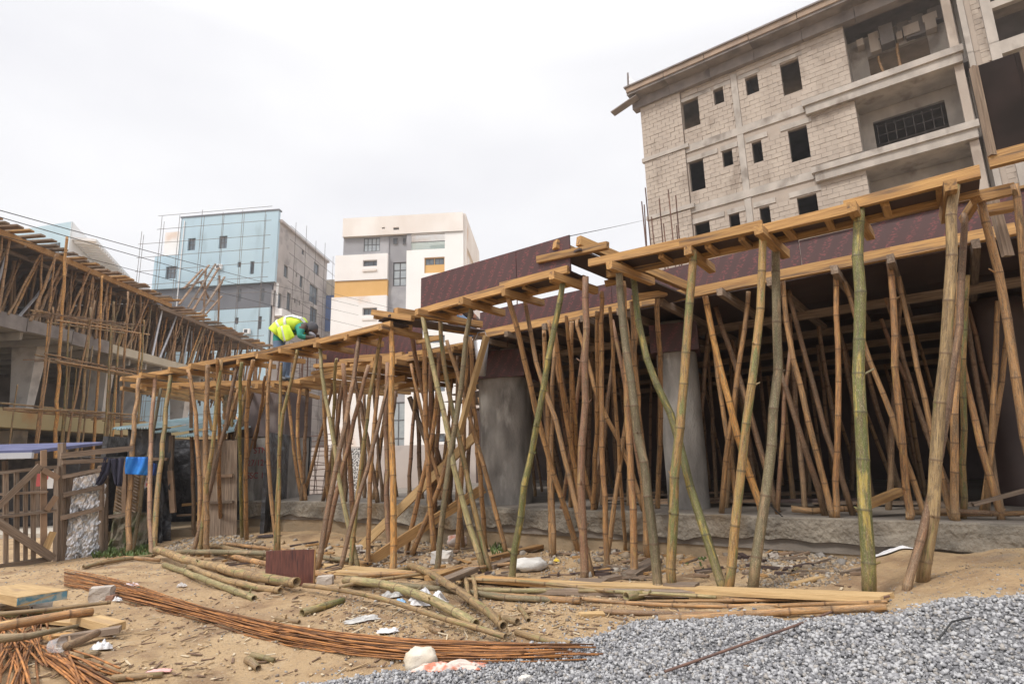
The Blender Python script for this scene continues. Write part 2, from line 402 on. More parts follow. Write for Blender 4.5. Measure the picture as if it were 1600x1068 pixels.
    me = bpy.data.meshes.new('bamboo'); me.from_pydata([tuple(v - org) for v in vs], [], fs)
    me.polygons.foreach_set('use_smooth', [True] * len(me.polygons))
    a1 = me.attributes.new('buv', 'FLOAT_VECTOR', 'POINT'); a1.data.foreach_set('vector', [c for u in uv for c in u])
    a2 = me.attributes.new('nd', 'FLOAT', 'POINT'); a2.data.foreach_set('value', nd)
    a3 = me.attributes.new('seg', 'FLOAT', 'POINT'); a3.data.foreach_set('value', sgv)
    me.update()
    return me, org
_bs = [100]
def bamboo(name, pts, r0, r1=None, kind='tan', label=None, cat='bamboo pole', group=None, parent=None, **kw):
    _bs[0] += 1
    me, org = bamboo_mesh(pts, r0, r1 if r1 else r0 * .8, _bs[0], **kw); me.materials.append(BM[kind])
    o = bpy.data.objects.new(name, me); C.objects.link(o)
    if parent: o.parent = parent; o.location = org - wloc(parent)
    else:
        o.location = org; tag(o, label, cat, group)
    return o

# ================================================================== GROUND
ctrl = []
for x, y, n in [(1000, 855, 5.9), (1300, 860, 5.9), (1480, 850, 5.9), (1600, 838, 5.9), (850, 852, 5.9), (700, 845, 5.9), (600, 835, 5.9), (500, 826, 5.9),
                (1440, 908, 4.4), (1358, 935, 4.4), (1175, 925, 4.4), (1048, 920, 4.4), (912, 912, 4.4), (798, 905, 4.4), (680, 895, 4.4), (560, 890, 4.4)]:
    p_ = PL(x, y, n); ctrl.append((p_.x, p_.y, p_.z - (.05 if n > 5 else 0)))
for x, y, z in [(495, 890, -.02), (430, 866, -.08), (380, 836, -.02), (320, 870, -.12), (205, 868, -.16), (90, 876, -.16), (0, 886, -.15), (160, 868, -.16), (300, 835, -.05),
                (60, 940, -.04), (150, 930, -.04), (450, 930, 0), (640, 980, 0), (300, 960, 0), (0, 1000, .02), (300, 1060, 0), (0, 1068, .02), (540, 1066, .0), (860, 1010, .03),
                (1040, 965, .06), (1250, 968, .12), (1560, 880, .42), (1500, 900, .34), (1450, 935, .24), (1590, 925, .33), (1200, 1068, .06), (1600, 1068, .14), (800, 1068, .0), (700, 950, .02), (1000, 940, .07),
                (330, 850, -.05)]:
    ctrl.append(tuple(at_z(x, y, z)))
for x, y, z in [(-12, 14, -.25), (-16, 20, -.25), (-9, 12, -.15), (0, 20, 0), (8, 14, .2), (6, 5, .4), (5, 1, .2), (-6, 1, 0), (0, 0, 0), (-12, 5, -.15), (8, -4, .1), (-8, -6, 0)]:
    ctrl.append((x, y, z))
ctrl = np.array(ctrl)
def hash2(ix, iy, s):
    h = (ix * 374761393 + iy * 668265263 + s * 974634777) & 0xffffffff
    h = ((h ^ (h >> 13)) * 1274126177) & 0xffffffff
    return ((h ^ (h >> 16)) & 0xffff) / 65535.0
def vnoise(x, y, s=0):
    ix = np.floor(x).astype(np.int64); iy = np.floor(y).astype(np.int64); fx = x - ix; fy = y - iy
    fx = fx * fx * (3 - 2 * fx); fy = fy * fy * (3 - 2 * fy)
    a = hash2(ix, iy, s); b = hash2(ix + 1, iy, s); c = hash2(ix, iy + 1, s); d = hash2(ix + 1, iy + 1, s)
    return (a * (1 - fx) + b * fx) * (1 - fy) + (c * (1 - fx) + d * fx) * fy
def fbm(x, y, o=4, s=0):
    r = 0; a = 1; t = 0
    for i in range(o): r = r + a * (vnoise(x * 2 ** i + 17 * i, y * 2 ** i + 31 * i, s + i) - .5); t += a; a *= .5
    return r / t * 2
def Gbase(x, y):
    x = np.asarray(x, dtype=float); y = np.asarray(y, dtype=float)
    num = 0; den = 0
    for cx, cy, cz in ctrl:
        d2 = (x - cx) ** 2 + (y - cy) ** 2 + .03
        w = d2 ** -1.6; num = num + w * cz; den = den + w
    return num / den
GRAVEL = [(470, 1075), (540, 1062), (640, 1050), (760, 1030), (860, 1008), (955, 985), (1050, 962), (1150, 962), (1240, 974), (1320, 966), (1400, 972), (1480, 950), (1600, 934), (1750, 915)]
gpts = []
for x, y in GRAVEL:
    z = 0.05
    for _ in range(12):
        p = at_z(x, y, z); z = float(Gbase(p.x, p.y))
    gpts.append((p.x, p.y))
gpts = [(-1.3, 2.6)] + gpts + [(6.5, 3.6), (6.5, .2), (-1.3, .2)]
def poly_dist(x, y, poly):
    """signed distance, positive inside"""
    x = np.asarray(x, float); y = np.asarray(y, float)
    inside = np.zeros(x.shape, bool); dmin = np.full(x.shape, 1e9)
    for i in range(len(poly)):
        x1, y1 = poly[i]; x2, y2 = poly[(i + 1) % len(poly)]
        cnd = ((y1 > y) != (y2 > y)) & (x < (x2 - x1) * (y - y1) / ((y2 - y1) if y2 != y1 else 1e-9) + x1)
        inside ^= cnd
        dx, dy = x2 - x1, y2 - y1; t = np.clip(((x - x1) * dx + (y - y1) * dy) / (dx * dx + dy * dy), 0, 1)
        dmin = np.minimum(dmin, np.hypot(x - x1 - t * dx, y - y1 - t * dy))
    return np.where(inside, dmin, -dmin)
def G(x, y):
    x = np.asarray(x, float); y = np.asarray(y, float)
    z = Gbase(x, y)
    near = np.clip((14 - np.hypot(x, y)) / 8, 0, 1)
    z = z + near * (.035 * fbm(x * 1.1, y * 1.1, 3, 3) + .026 * fbm(x * 4.2, y * 4.2, 4, 9) - .014 * np.clip(fbm(x * 2.9 + 5, y * 2.9, 2, 41) - .25, 0, .4) / .4 + .010 * np.maximum(0, fbm(x * 14, y * 14, 2, 21)))
    # lumpy rubble strip before the plinth and by the shed
    nn = x * NX.x + y * NX.y; rub = np.clip(1 - np.abs(nn - 5.4) / .6, 0, 1)
    z = z + rub * .03 * fbm(x * 4, y * 4, 4, 33)
    z = z + np.clip((x - 1.9) / .8, 0, 1) * near * (.022 * np.maximum(0, fbm(x * 7, y * 7, 3, 55)) + .02 * fbm(x * 3, y * 3, 2, 66))
    gd = poly_dist(x, y, gpts)
    z = z + np.where(gd > 0, .05 * (1 - np.exp(-gd / .12)), 0) + np.where(gd > 0, np.clip(gd, 0, 1.5) * np.clip(x, 0, 3) * .012, 0)
    return z
def graded(lo, hi, a, b, step, ratio=1.16):
    mid = list(np.arange(a, b + 1e-6, step)); out = []; s = step; v = a
    while v > lo: s *= ratio; v -= s; out.append(v)
    out = out[::-1] + mid; s = step; v = mid[-1]
    while v < hi: s *= ratio; v += s; out.append(v)
    return np.array(out)
gx = graded(-1500, 1500, -7.5, 5.2, .045); gy = graded(-200, 2500, 1.6, 10.5, .045)
GX, GY = np.meshgrid(gx, gy, indexing='ij')
GZ = G(GX.ravel(), GY.ravel()); nx_, ny_ = len(gx), len(gy)
import bisect
gxl, gyl = gx.tolist(), gy.tolist(); gzl = GZ.reshape(nx_, ny_).tolist()
def gz(x, y):
    i = min(max(bisect.bisect_right(gxl, x) - 1, 0), nx_ - 2); j = min(max(bisect.bisect_right(gyl, y) - 1, 0), ny_ - 2)
    u = (x - gxl[i]) / (gxl[i + 1] - gxl[i]); v = (y - gyl[j]) / (gyl[j + 1] - gyl[j])
    return (gzl[i][j] * (1 - u) + gzl[i + 1][j] * u) * (1 - v) + (gzl[i][j + 1] * (1 - u) + gzl[i + 1][j + 1] * u) * v
def gh(px, py, lift=0.0):
    z = 0.0
    q = ray(px, py)
    for _ in range(14):
        p = CAMP + q * ((z + lift - CAM_H) / q.z); z = .5 * z + .5 * gz(p.x, p.y)
    p = CAMP + q * ((z + lift - CAM_H) / q.z)
    return p

vco = np.column_stack([GX.ravel(), GY.ravel(), GZ])
ii, jj = np.meshgrid(np.arange(nx_ - 1), np.arange(ny_ - 1), indexing='ij'); a_ = (ii * ny_ + jj).ravel()
faces = np.column_stack([a_, a_ + ny_, a_ + ny_ + 1, a_ + 1])
def fast_mesh(name, v, f):
    me = bpy.data.meshes.new(name); nv, nf, k = len(v), len(f), f.shape[1]
    me.vertices.add(nv); me.vertices.foreach_set('co', v.astype(np.float32).ravel())
    me.loops.add(nf * k); me.loops.foreach_set('vertex_index', f.astype(np.int32).ravel())
    me.polygons.add(nf); me.polygons.foreach_set('loop_start', np.arange(0, nf * k, k, dtype=np.int32))
    me.update(calc_edges=True); return me
me = fast_mesh('ground', vco, faces); me.polygons.foreach_set('use_smooth', [True] * len(me.polygons))
def ground_mat():
    m = bpy.data.materials.new('sandy_ground'); m.use_nodes = True; nt = m.node_tree; b = nt.nodes['Principled BSDF']; l = nt.links.new
    b.inputs['Roughness'].default_value = .95
    t = nt.nodes.new('ShaderNodeTexCoord')
    def nz(sc, det=6, rough=.55, stretch=(1, 1, 1), rot=0):
        mpn = nt.nodes.new('ShaderNodeMapping'); mpn.inputs['Scale'].default_value = stretch; mpn.inputs['Rotation'].default_value = (0, 0, rot); l(t.outputs['Object'], mpn.inputs['Vector'])
        n = nt.nodes.new('ShaderNodeTexNoise'); n.inputs['Scale'].default_value = sc; n.inputs['Detail'].default_value = det; n.inputs['Roughness'].default_value = rough
        l(mpn.outputs[0], n.inputs['Vector']); return n.outputs['Fac']
    def mrn(src, lo, hi, a=0, c=1):
        r = nt.nodes.new('ShaderNodeMapRange'); r.inputs['From Min'].default_value = lo; r.inputs['From Max'].default_value = hi; r.inputs['To Min'].default_value = a; r.inputs['To Max'].default_value = c
        l(src, r.inputs['Value']); return r.outputs[0]
    def mix(f, A, B):
        x = nt.nodes.new('ShaderNodeMix'); x.data_type = 'RGBA'; l(f, x.inputs['Factor'])
        for k, v in ((6, A), (7, B)):
            if isinstance(v, tuple): x.inputs[k].default_value = (*v, 1)
            else: l(v, x.inputs[k])
        return x.outputs[2]
    cur = mix(mrn(nz(.9, 5), .35, .65), (.40, .265, .14), (.49, .35, .20))
    cur = mix(mrn(nz(2.6, 6), .50, .64, 0, .8), cur, (.25, .155, .085))
    cur = mix(mrn(nz(.55, 5), .54, .62, 0, .65), cur, (.29, .185, .105))
    cur = mix(mrn(nz(5, 8, .7), .55, .68, 0, .55), cur, (.50, .385, .25))
    cur = mix(mrn(nz(38, 5, .7), .56, .66, 0, .6), cur, (.18, .125, .085))
    cur = mix(mrn(nz(75, 4, .7), .60, .66, 0, .6), cur, (.55, .46, .36))
    cur = mix(mrn(nz(1.2, 4), .60, .68, 0, .55), cur, (.27, .235, .20))       # grey cement dust patches
    l(cur, b.inputs['Base Color'])
    bb = nt.nodes.new('ShaderNodeBump'); bb.inputs['Strength'].default_value = .9; bb.inputs['Distance'].default_value = .03; l(nz(22, 9, .7), bb.inputs['Height'])
    b2 = nt.nodes.new('ShaderNodeBump'); b2.inputs['Strength'].default_value = .6; b2.inputs['Distance'].default_value = .008; l(nz(120, 4, .7), b2.inputs['Height']); l(bb.outputs[0], b2.inputs['Normal'])
    l(b2.outputs[0], b.inputs['Normal']); return m
M_ground = ground_mat()
me.materials.append(M_ground)
o = bpy.data.objects.new('ground', me); C.objects.link(o); tag(o, kind='structure', label='sandy construction yard ground with footprints and debris')

# ---- gravel: one heap of crushed stone
ICO = np.array([(-1, -1, -1), (1, -1, -1), (1, 1, -1), (-1, 1, -1), (-.7, -.8, 1), (.8, -.7, 1), (.7, .8, 1), (-.8, .6, 1)]) * .68
ICOF = np.array([(0, 3, 2), (0, 2, 1), (4, 5, 6), (4, 6, 7), (0, 1, 5), (0, 5, 4), (1, 2, 6), (1, 6, 5), (2, 3, 7), (2, 7, 6), (3, 0, 4), (3, 4, 7)])
def stones(xyz, size, flat=.7, seed=1, jag=.35):
    r = np.random.default_rng(seed); n = len(xyz)
    V = ICO[None] * (1 + r.uniform(-jag, jag, (n, 8, 3))) * r.uniform(.65, 1.25, (n, 1, 3)) * size[:, None, None]
    V[:, :, 2] *= flat
    a = r.uniform(0, 6.28, n); b_ = r.uniform(-1.1, 1.1, n)
    ca, sa = np.cos(a)[:, None], np.sin(a)[:, None]; cb, sb = np.cos(b_)[:, None], np.sin(b_)[:, None]
    x, y, z = V[..., 0], V[..., 1], V[..., 2]
    y, z = y * cb - z * sb, y * sb + z * cb
    x, y = x * ca - y * sa, x * sa + y * ca
    V = np.stack([x, y, z], -1) + xyz[:, None, :]
    F = (ICOF[None] + (np.arange(n) * 8)[:, None, None]).reshape(-1, 3)
    return V.reshape(-1, 3), F
def stone_obj(name, xyz, size, m, seed, kind='stuff', label=None, cat=None, shade=None, **kw):
    v, f = stones(xyz, size, seed=seed, **kw); me = fast_mesh(name, v, f)
    a = me.attributes.new('tone', 'FLOAT', 'POINT'); r = np.random.default_rng(seed + 5)
    a.data.foreach_set('value', np.repeat(r.random(len(xyz)), 8).astype(np.float32)); me.materials.append(m)
    o = bpy.data.objects.new(name, me); C.objects.link(o); tag(o, label, cat, kind=kind); return o
def stone_mat(name, cols):
    m = bpy.data.materials.new(name); m.use_nodes = True; nt = m.node_tree; b = nt.nodes['Principled BSDF']; l = nt.links.new; b.inputs['Roughness'].default_value = .85
    at = nt.nodes.new('ShaderNodeAttribute'); at.attribute_name = 'tone'; rp = nt.nodes.new('ShaderNodeValToRGB'); rp.color_ramp.interpolation = 'CONSTANT' if len(cols) > 3 else 'LINEAR'
    while len(rp.color_ramp.elements) < len(cols): rp.color_ramp.elements.new(.5)
    for i, c in enumerate(cols): rp.color_ramp.elements[i].position = i / len(cols); rp.color_ramp.elements[i].color = (*c, 1)
    l(at.outputs['Fac'], rp.inputs['Fac'])
    t = nt.nodes.new('ShaderNodeTexCoord'); n = nt.nodes.new('ShaderNodeTexNoise'); n.inputs['Scale'].default_value = 60; n.inputs['Detail'].default_value = 4; l(t.outputs['Object'], n.inputs['Vector'])
    r = nt.nodes.new('ShaderNodeMapRange'); r.inputs['To Min'].default_value = .7; r.inputs['To Max'].default_value = 1.3; l(n.outputs['Fac'], r.inputs['Value'])
    hs = nt.nodes.new('ShaderNodeHueSaturation'); l(rp.outputs[0], hs.inputs['Color']); l(r.outputs[0], hs.inputs['Value']); l(hs.outputs[0], b.inputs['Base Color'])
    return m
M_gravel = stone_mat('crushed_granite', [(.25, .25, .26), (.36, .36, .37), (.15, .15, .16), (.43, .43, .435), (.27, .27, .285), (.20, .20, .21), (.40, .40, .41), (.31, .29, .27)])
M_rubble = stone_mat('rubble_stone', [(.30, .23, .16), (.21, .17, .13), (.38, .30, .21), (.24, .22, .20), (.36, .32, .27), (.36, .25, .14)])
n0 = 280000
X = rng.uniform(-1.4, 5.6, n0); Y = rng.uniform(1.5, 5.2, n0)
keep = (np.abs(X) < .98 * Y + .6)
X, Y = X[keep], Y[keep]
gd = poly_dist(X, Y, gpts); edge = gd + rng.normal(0, .05, len(X)) + np.where(rng.random(len(X)) < .05, rng.exponential(.12, len(X)), 0); k = edge > 0
X, Y, gd = X[k], Y[k], gd[k]
S = .0045 + .0105 * rng.random(len(X)) ** 1.4; Z = G(X, Y) + rng.uniform(-.005, .016, len(X)) * np.clip(gd / .1, .2, 1)
stone_obj('gravel', np.column_stack([X, Y, Z]), S, M_gravel, 3, label='heap of grey crushed stone gravel in the foreground', cat='gravel')
cx_ = (GX[:-1, :-1].ravel() + GX[1:, 1:].ravel()) / 2; cy_ = (GY[:-1, :-1].ravel() + GY[1:, 1:].ravel()) / 2
kb_ = (poly_dist(cx_, cy_, gpts) > .07) & (cx_ < 5.6) & (cy_ > 1.5)
me = fast_mesh('gravel_bed', vco + np.array([0, 0, .004]), faces[kb_]); me.materials.append(mat('stone_dust_bed', (.12, .12, .125), .95, (.20, .20, .205), 40))
o = bpy.data.objects.new('gravel_bed', me); C.objects.link(o); tag(o, 'dark stone dust bed under the gravel heap', kind='structure')
# rubble and pebbles on the sand
def scatter(n, poly_px, smin, smax, seed, m, name, label, cat, lift=0.0):
    r = np.random.default_rng(seed); poly = [tuple(gh(x, y))[:2] for x, y in poly_px]
    P_ = np.array(poly); lo, hi = P_.min(0), P_.max(0)
    X = r.uniform(lo[0], hi[0], n * 3); Y = r.uniform(lo[1], hi[1], n * 3); k = poly_dist(X, Y, poly) + r.normal(0, .06, n * 3) > 0
    X, Y = X[k][:n], Y[k][:n]; S = smin + (smax - smin) * r.random(len(X)) ** 3
    return stone_obj(name, np.column_stack([X, Y, G(X, Y) + S * .2 + lift]), S, m, seed, label=label, cat=cat, jag=.4)
scatter(7000, [(-40, 1075), (-40, 890), (120, 875), (300, 850), (480, 870), (700, 880), (1000, 905), (1300, 940), (1100, 960), (850, 1005), (560, 1075)], .002, .013, 11, M_rubble, 'pebbles', 'small pebbles and crumbs strewn over the trodden sand', 'pebbles')
scatter(3600, [(1190, 850), (1150, 880), (1190, 915), (1290, 915), (1330, 890), (1340, 860), (1270, 855)], .005, .024, 12, M_rubble, 'rubble', 'grey rubble heap at the foot of the plinth right of centre', 'rubble')
scatter(1500, [(560, 845), (540, 885), (640, 892), (740, 868), (700, 845)], .005, .028, 13, M_rubble, 'rubble', 'loose rubble and mortar lumps under the leaning planks', 'rubble')
scatter(1100, [(860, 858), (830, 885), (900, 905), (1050, 900), (1120, 870), (1000, 862)], .005, .022, 14, M_rubble, 'rubble', 'broken mortar and stones below the middle of the plinth', 'rubble')
scatter(1500, [(1340, 945), (1420, 900), (1610, 850), (1640, 930), (1480, 945)], .002, .008, 15, M_rubble, 'pebbles', 'crumbs of earth on the sand mound at the right', 'pebbles')
scatter(2200, [(520, 925), (540, 1000), (700, 1015), (900, 990), (1030, 960), (900, 925)], .003, .016, 16, M_rubble, 'rubble', 'chips and stones between the scattered cut bamboo', 'rubble')

# chips of bamboo, bark and splinters lying on the sand
mb = MB()
r = random.Random(5)
for i in range(1700):
    px = r.uniform(-20, 1350); py = r.uniform(880, 1068)
    if i < 600: px = r.gauss(690, 170); py = r.gauss(965, 30)
    elif i < 720: px = r.gauss(120, 90); py = r.gauss(1000, 35)
    if py < 868: continue
    p = gh(px, py)
    if poly_dist(np.array([p.x]), np.array([p.y]), gpts)[0] > .02 and r.random() < .93: continue
    a = r.uniform(0, 3.14); Ln = r.uniform(.015, .11) * r.random() + .01; w = r.uniform(.003, .015)
    d = Vector((math.cos(a), math.sin(a), r.uniform(-.08, .12))) * Ln
    mb.bar(p + Vector((0, 0, .006)), p + d + Vector((0, 0, .008)), w, .004, mi=r.choice([0, 0, 1, 1, 2]))
M_chip = mat('bamboo_chip', (.46, .33, .18), .8, (.33, .22, .12), 20, spots=(.25, .18, .11), spot_scale=3)
M_chip2 = mat('bark_chip', (.16, .10, .065), .9)
M_chip3 = mat('pale_splinter', (.52, .43, .30), .8)
tag(mb.build('wood_chips', [M_chip, M_chip2, M_chip3]), 'cut chips and splinters littering the sand', 'wood chips', kind='stuff')

mb = MB(); r = random.Random(15)
for i in range(190):
    px = r.uniform(300, 1330); py = r.uniform(850, 905)
    p = gh(px, py); a = r.uniform(-.5, .5) if r.random() < .6 else r.uniform(0, 3.14); Ln = r.uniform(.06, .42) * r.uniform(.4, 1)
    d = Vector((math.cos(a), math.sin(a), r.uniform(-.05, .12))) * Ln
    mb.bar(p + Vector((0, 0, .012)), p + d + Vector((0, 0, .014)), r.uniform(.015, .07), r.uniform(.008, .025), mi=r.choice([0, 1, 1, 2, 3]))
tag(mb.build('wood_scraps', [M_wood, M_woodd, M_soffit, M_plyd]), 'broken boards and wood scraps strewn between the plinth and the planks', 'wood scraps', kind='stuff')
scatter(420, [(380, 845), (380, 880), (700, 895), (1000, 905), (1300, 905), (1340, 862), (1000, 862), (600, 846)], .015, .06, 17, M_rubble, 'rubble', 'larger lumps of broken mortar between the props', 'rubble')
# ================================================================== PLINTH / SLAB
SL = .49
root = empty('concrete_plinth', W(-3, 6, 0), 'long rough grey concrete plinth under the bamboo props', 'concrete slab')
# front path of the slab: straight facade, then the left end
path = [W(8.5, 5.95, 0), W(-8.6, 5.95, 0)]
pe = at_z(388, 785, .46); path += [Vector((pe.x, pe.y, 0)), Vector((pe.x + .5, pe.y + 2.2, 0))]
def walk(path, step):
    out = []
    for i in range(len(path) - 1):
        a, b = path[i], path[i + 1]; n = max(1, int((b - a).length / step))
        for k in range(n): out.append((a.lerp(b, k / n), (b - a).normalized()))
    out.append((path[-1], (path[-1] - path[-2]).normalized())); return out
wp = walk(path, .05)
def strip(rows_fn, name, m):
    mb = MB(); n = None
    for i, (p, d) in enumerate(wp):
        nn = Vector((-d.y, d.x, 0)); nn = nn if nn.dot(p) < 0 else -nn      # towards the camera
        row = rows_fn(i, p, nn); n = len(row); mb.v += [tuple(q) for q in row]
    for i in range(len(wp) - 1):
        for j in range(n - 1):
            mb.f.append((i * n + j, (i + 1) * n + j, (i + 1) * n + j + 1, i * n + j + 1)); mb.mi.append(0)
    return mb.build(name, m, root)
def f1(i, p, nn):
    x = i * .05
    lo = .235 + .09 * float(fbm(np.array([x * .9]), np.array([0.]), 4, 61)[0]) + .03 * float(fbm(np.array([x * 5]), np.array([1.]), 2, 71)[0])
    rows = []
    for j, t in enumerate((0, .06, .3, .6, .85, 1.0)):
        z = SL + (lo - SL) * t; bulge = .05 + .03 * float(fbm(np.array([x * 2.2]), np.array([z * 7]), 4, 81)[0]) - (.03 if j == 0 else 0)
        rows.append(p + nn * bulge + Vector((0, 0, z + (.008 * float(fbm(np.array([x * 4]), np.array([3.]), 3, 5)[0]) if j < 2 else 0))))
    rows.append(p + nn * -.03 + Vector((0, 0, lo + .02))); return rows
strip(f1, 'slab_edge', M_plinth)
def f2(i, p, nn):
    x = i * .05
    return [p + nn * (-.02 + .015 * float(fbm(np.array([x * 1.5]), np.array([z * 5]), 3, 91)[0])) + Vector((0, 0, z)) for z in (.36, .25, .15, .05, -.05, -.3)]
strip(f2, 'foundation_face', M_plinthlow)
mb = MB()
top = [p + Vector((0, 0, SL - .001)) for p in path] + [path[-1] + NX * 9 + Vector((0, 0, SL - .001)), W(8.5, 19, SL - .001)]
k = len(top); mb.add(top + [q - Vector((0, 0, .3)) for q in top], [tuple(range(k))[::-1], tuple(range(k, 2 * k))] + [(i, (i + 1) % k, k + (i + 1) % k, k + i) for i in range(k)])
mb.build('slab_top', mat('slab_surface', (.17, .145, .12), .95, (.25, .22, .19), 2, bump=.4, bscale=20), root)

# ================================================================== COLUMNS
def column(px0, px1, n, label, flare=0, z1=2.62, round_=True, ex=.5):
    a = PL(px0, 720, n); b = PL(px1, 720, n)
    u = (b - a).normalized(); 
    return a, b
def super_col(name, cx, cy, wx, wy, ang, z0, z1, m, label, flare=0.0, p=4.0, n=28):
    mb = MB(); ca, sa = math.cos(ang), math.sin(ang); zs = np.linspace(z0, z1, 14)
    for z in zs:
        t = (z - z0) / (z1 - z0); k = 1 + flare * max(0, t - .2)
        for j in range(n):
            a = 2 * math.pi * j / n; c, s_ = math.cos(a), math.sin(a)
            x = wx / 2 * k * math.copysign(abs(c) ** (2 / p), c) + .003 * math.sin(7 * z + j); y = wy / 2 * k * math.copysign(abs(s_) ** (2 / p), s_)
            mb.v.append((cx + x * ca - y * sa, cy + x * sa + y * ca, z))
    for i in range(len(zs) - 1):
        for j in range(n):
            j2 = (j + 1) % n; mb.f.append((i * n + j, i * n + j2, (i + 1) * n + j2, (i + 1) * n + j)); mb.mi.append(0)
    mb.f.append(tuple((len(zs) - 1) * n + j for j in range(n))); mb.mi.append(0)
    return mb, tag(mb.build(name, m, smooth=True), label, 'column')
c2 = PL(792, 720, 6.55)
_, col2 = super_col('concrete_column', c2.x, c2.y, .66, .66, _A - math.pi / 2 + .35, SL - .01, 2.6, M_conc, 'wide rough grey column left of the dark bays, flaring at its top', flare=.12, p=3.2)
c3 = PL(1071, 720, 6.6)
_, col3 = super_col('concrete_column', c3.x, c3.y, .46, .46, _A - math.pi / 2 + .3, SL - .01, 2.62, M_conc, 'slimmer grey column behind the crossed green and tan poles', p=2.6)
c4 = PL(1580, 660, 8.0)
_, col4 = super_col('concrete_column', c4.x, c4.y, .5, .5, 0, SL - .01, 2.62, M_plyd, 'dark ply-clad column inside the deck at the right edge', p=3)
# ply collars at column heads
def prism4(cx, cy, w, d, ang, z0, z1, name, m, parent):
    mb = MB(); ca, sa = math.cos(ang), math.sin(ang)
    q = [(cx + x * ca - y * sa, cy + x * sa + y * ca) for x, y in ((-w / 2, -d / 2), (w / 2, -d / 2), (w / 2, d / 2), (-w / 2, d / 2))]
    mb.hexa([(x, y, z0) for x, y in q] + [(x, y, z1) for x, y in q]); return mb.build(name, m, parent)
prism4(c2.x, c2.y, .80, .78, _A - math.pi / 2 + .35, 2.2, 2.58, 'plywood_collar', M_ply, col2)
prism4(c3.x, c3.y, .54, .54, _A - math.pi / 2 + .3, 2.25, 2.58, 'plywood_collar', M_ply, col3)
# left corner column, squarer, with red marker figures
lc = at_y(413, 700, 11.0); LCA = math.radians(-14)
rootc = empty('concrete_column', (lc.x, lc.y + .35, SL - .02), 'broad square column at the left corner with red handwritten marks', 'column')
prism4(lc.x + .03, lc.y + .4, .98, .8, LCA, SL - .02, 1.63, 'lower_shaft', M_conc, rootc)
prism4(lc.x + .03, lc.y + .4, 1.02, .84, LCA, 1.64, 2.5, 'plywood_casing', mat('grey_weathered_ply', (.10, .075, .075), .6, (.15, .12, .12), 3, spots=(.2, .17, .16), spot_scale=2), rootc)
M_red = mat('red_marker_paint', (.30, .035, .045), .8, (.24, .06, .06), 20)
def text_obj(s, size, loc, rot, m, parent=None, ext=.002, name='painted_text', bold=0.0):
    cu = bpy.data.curves.new('t', 'FONT'); cu.body = s; cu.size = size; cu.extrude = ext; cu.align_x = 'LEFT'; cu.offset = bold
    to = bpy.data.objects.new('t', cu); me = bpy.data.meshes.new_from_object(to); bpy.data.objects.remove(to); me.materials.append(m)
    o = bpy.data.objects.new(name, me); C.objects.link(o)
    if parent: o.parent = parent; o.location = Vector(loc) - wloc(parent)
    else: o.location = loc
    o.rotation_euler = rot; return o
for i, (s, dz) in enumerate([('1 STM', 1.33), ('27/12', 1.1), ('SSC 100', .87)]):
    ca, sa = math.cos(LCA), math.sin(LCA); x, y = -.28, -.404
    text_obj(s, .16, (lc.x + .03 + x * ca - y * sa, lc.y + .4 + x * sa + y * ca, dz), (math.radians(90), 0, LCA), M_red, rootc)

# ================================================================== DECKS
ZB = 2.62      # underside of stringers
deck = empty('deck_formwork', W(-1.5, 6, ZB), 'timber and plywood deck formwork over the dark right bays', 'formwork')
# front beam side: plywood sheets standing along the inner line
s = -5.0; k = 0
def side_ply(parent, s0, s1, n, z0, z1, step=1.7, zslope=0.0):
    s = s0
    while s < s1 - .05:
        e = min(s + step, s1); dz = random.uniform(-.012, .012)
        plank('plywood_sheet', W(s + .002, n + random.uniform(-.004, .004), (z0 + z1) / 2 + dz), W(e - .002, n + random.uniform(-.004, .004), (z0 + z1) / 2 + dz), .018, z1 - z0, M_ply, parent, jit=.003)
        s = e
side_ply(deck, -4.93, 0.85, 5.84, 2.775, 3.06, 2.0)
# thin timber capping on the sheets
plank('capping_batten', W(-1.2, 5.83, 3.075), W(.85, 5.83, 3.065), .05, .022, M_wood, deck)
for a, b in [(-4.9, -2.5), (-2.52, -.2), (-.22, .6)]:
    plank('edge_timber', W(a, 5.76 + random.uniform(-.01, .01), 2.72), W(b, 5.76, 2.725), .06, .10, M_wood, deck)
s = -4.8
while s < 4.5:
    plank('joist', W(s, 5.62 + random.uniform(-.06, .05), 2.64), W(s + random.uniform(-.06, .06), 8.3, 2.64), .055, .075, M_woodd, deck); s += random.uniform(.42, .6)  # joists in a darker timber colour, standing in for shade under the deck
for n in (7.0, 8.2, 9.6, 11, 12.4):
    plank('bearer', W(-.84 * n, n, 2.57), W(8.5, n, 2.57), .07, .09, M_woodd, deck)
for i in range(17):
    for j in range(8):
        a = -12.2 + i * 1.22; b = 5.9 + j * 1.1
        if a + 1.0 < -.84 * (b + .6) : continue
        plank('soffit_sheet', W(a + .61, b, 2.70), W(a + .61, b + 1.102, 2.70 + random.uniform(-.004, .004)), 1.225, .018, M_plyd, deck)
deck2 = empty('deck_formwork', W(-7, 6, 2.5), 'lower timber deck formwork between the left corner and the wide column', 'formwork')
kp = at_z(460, 598, 2.52)                         # the corner of the lower deck
ka = at_z(745, 537, 2.6); kb = Vector((kp.x, kp.y, 2.52)); kc = at_z(205, 604, 2.55)
dv = (ka - kb)
plank('edge_timber', kb + dv * -.02, kb + dv * .47, .055, .11, M_wood, deck2)
plank('edge_timber', kb + dv * .44 + Vector((0, 0, .02)), kb + dv * 1.02 + Vector((0, 0, .0)), .055, .11, M_wood, deck2)
plank('edge_timber', kb + dv * .12 + Vector((0, .05, .11)), kb + dv * .66 + Vector((0, .05, .1)), .06, .05, M_wood, deck2)
plank('edge_timber', kc, kc.lerp(kb, .52), .055, .10, M_wood, deck2)
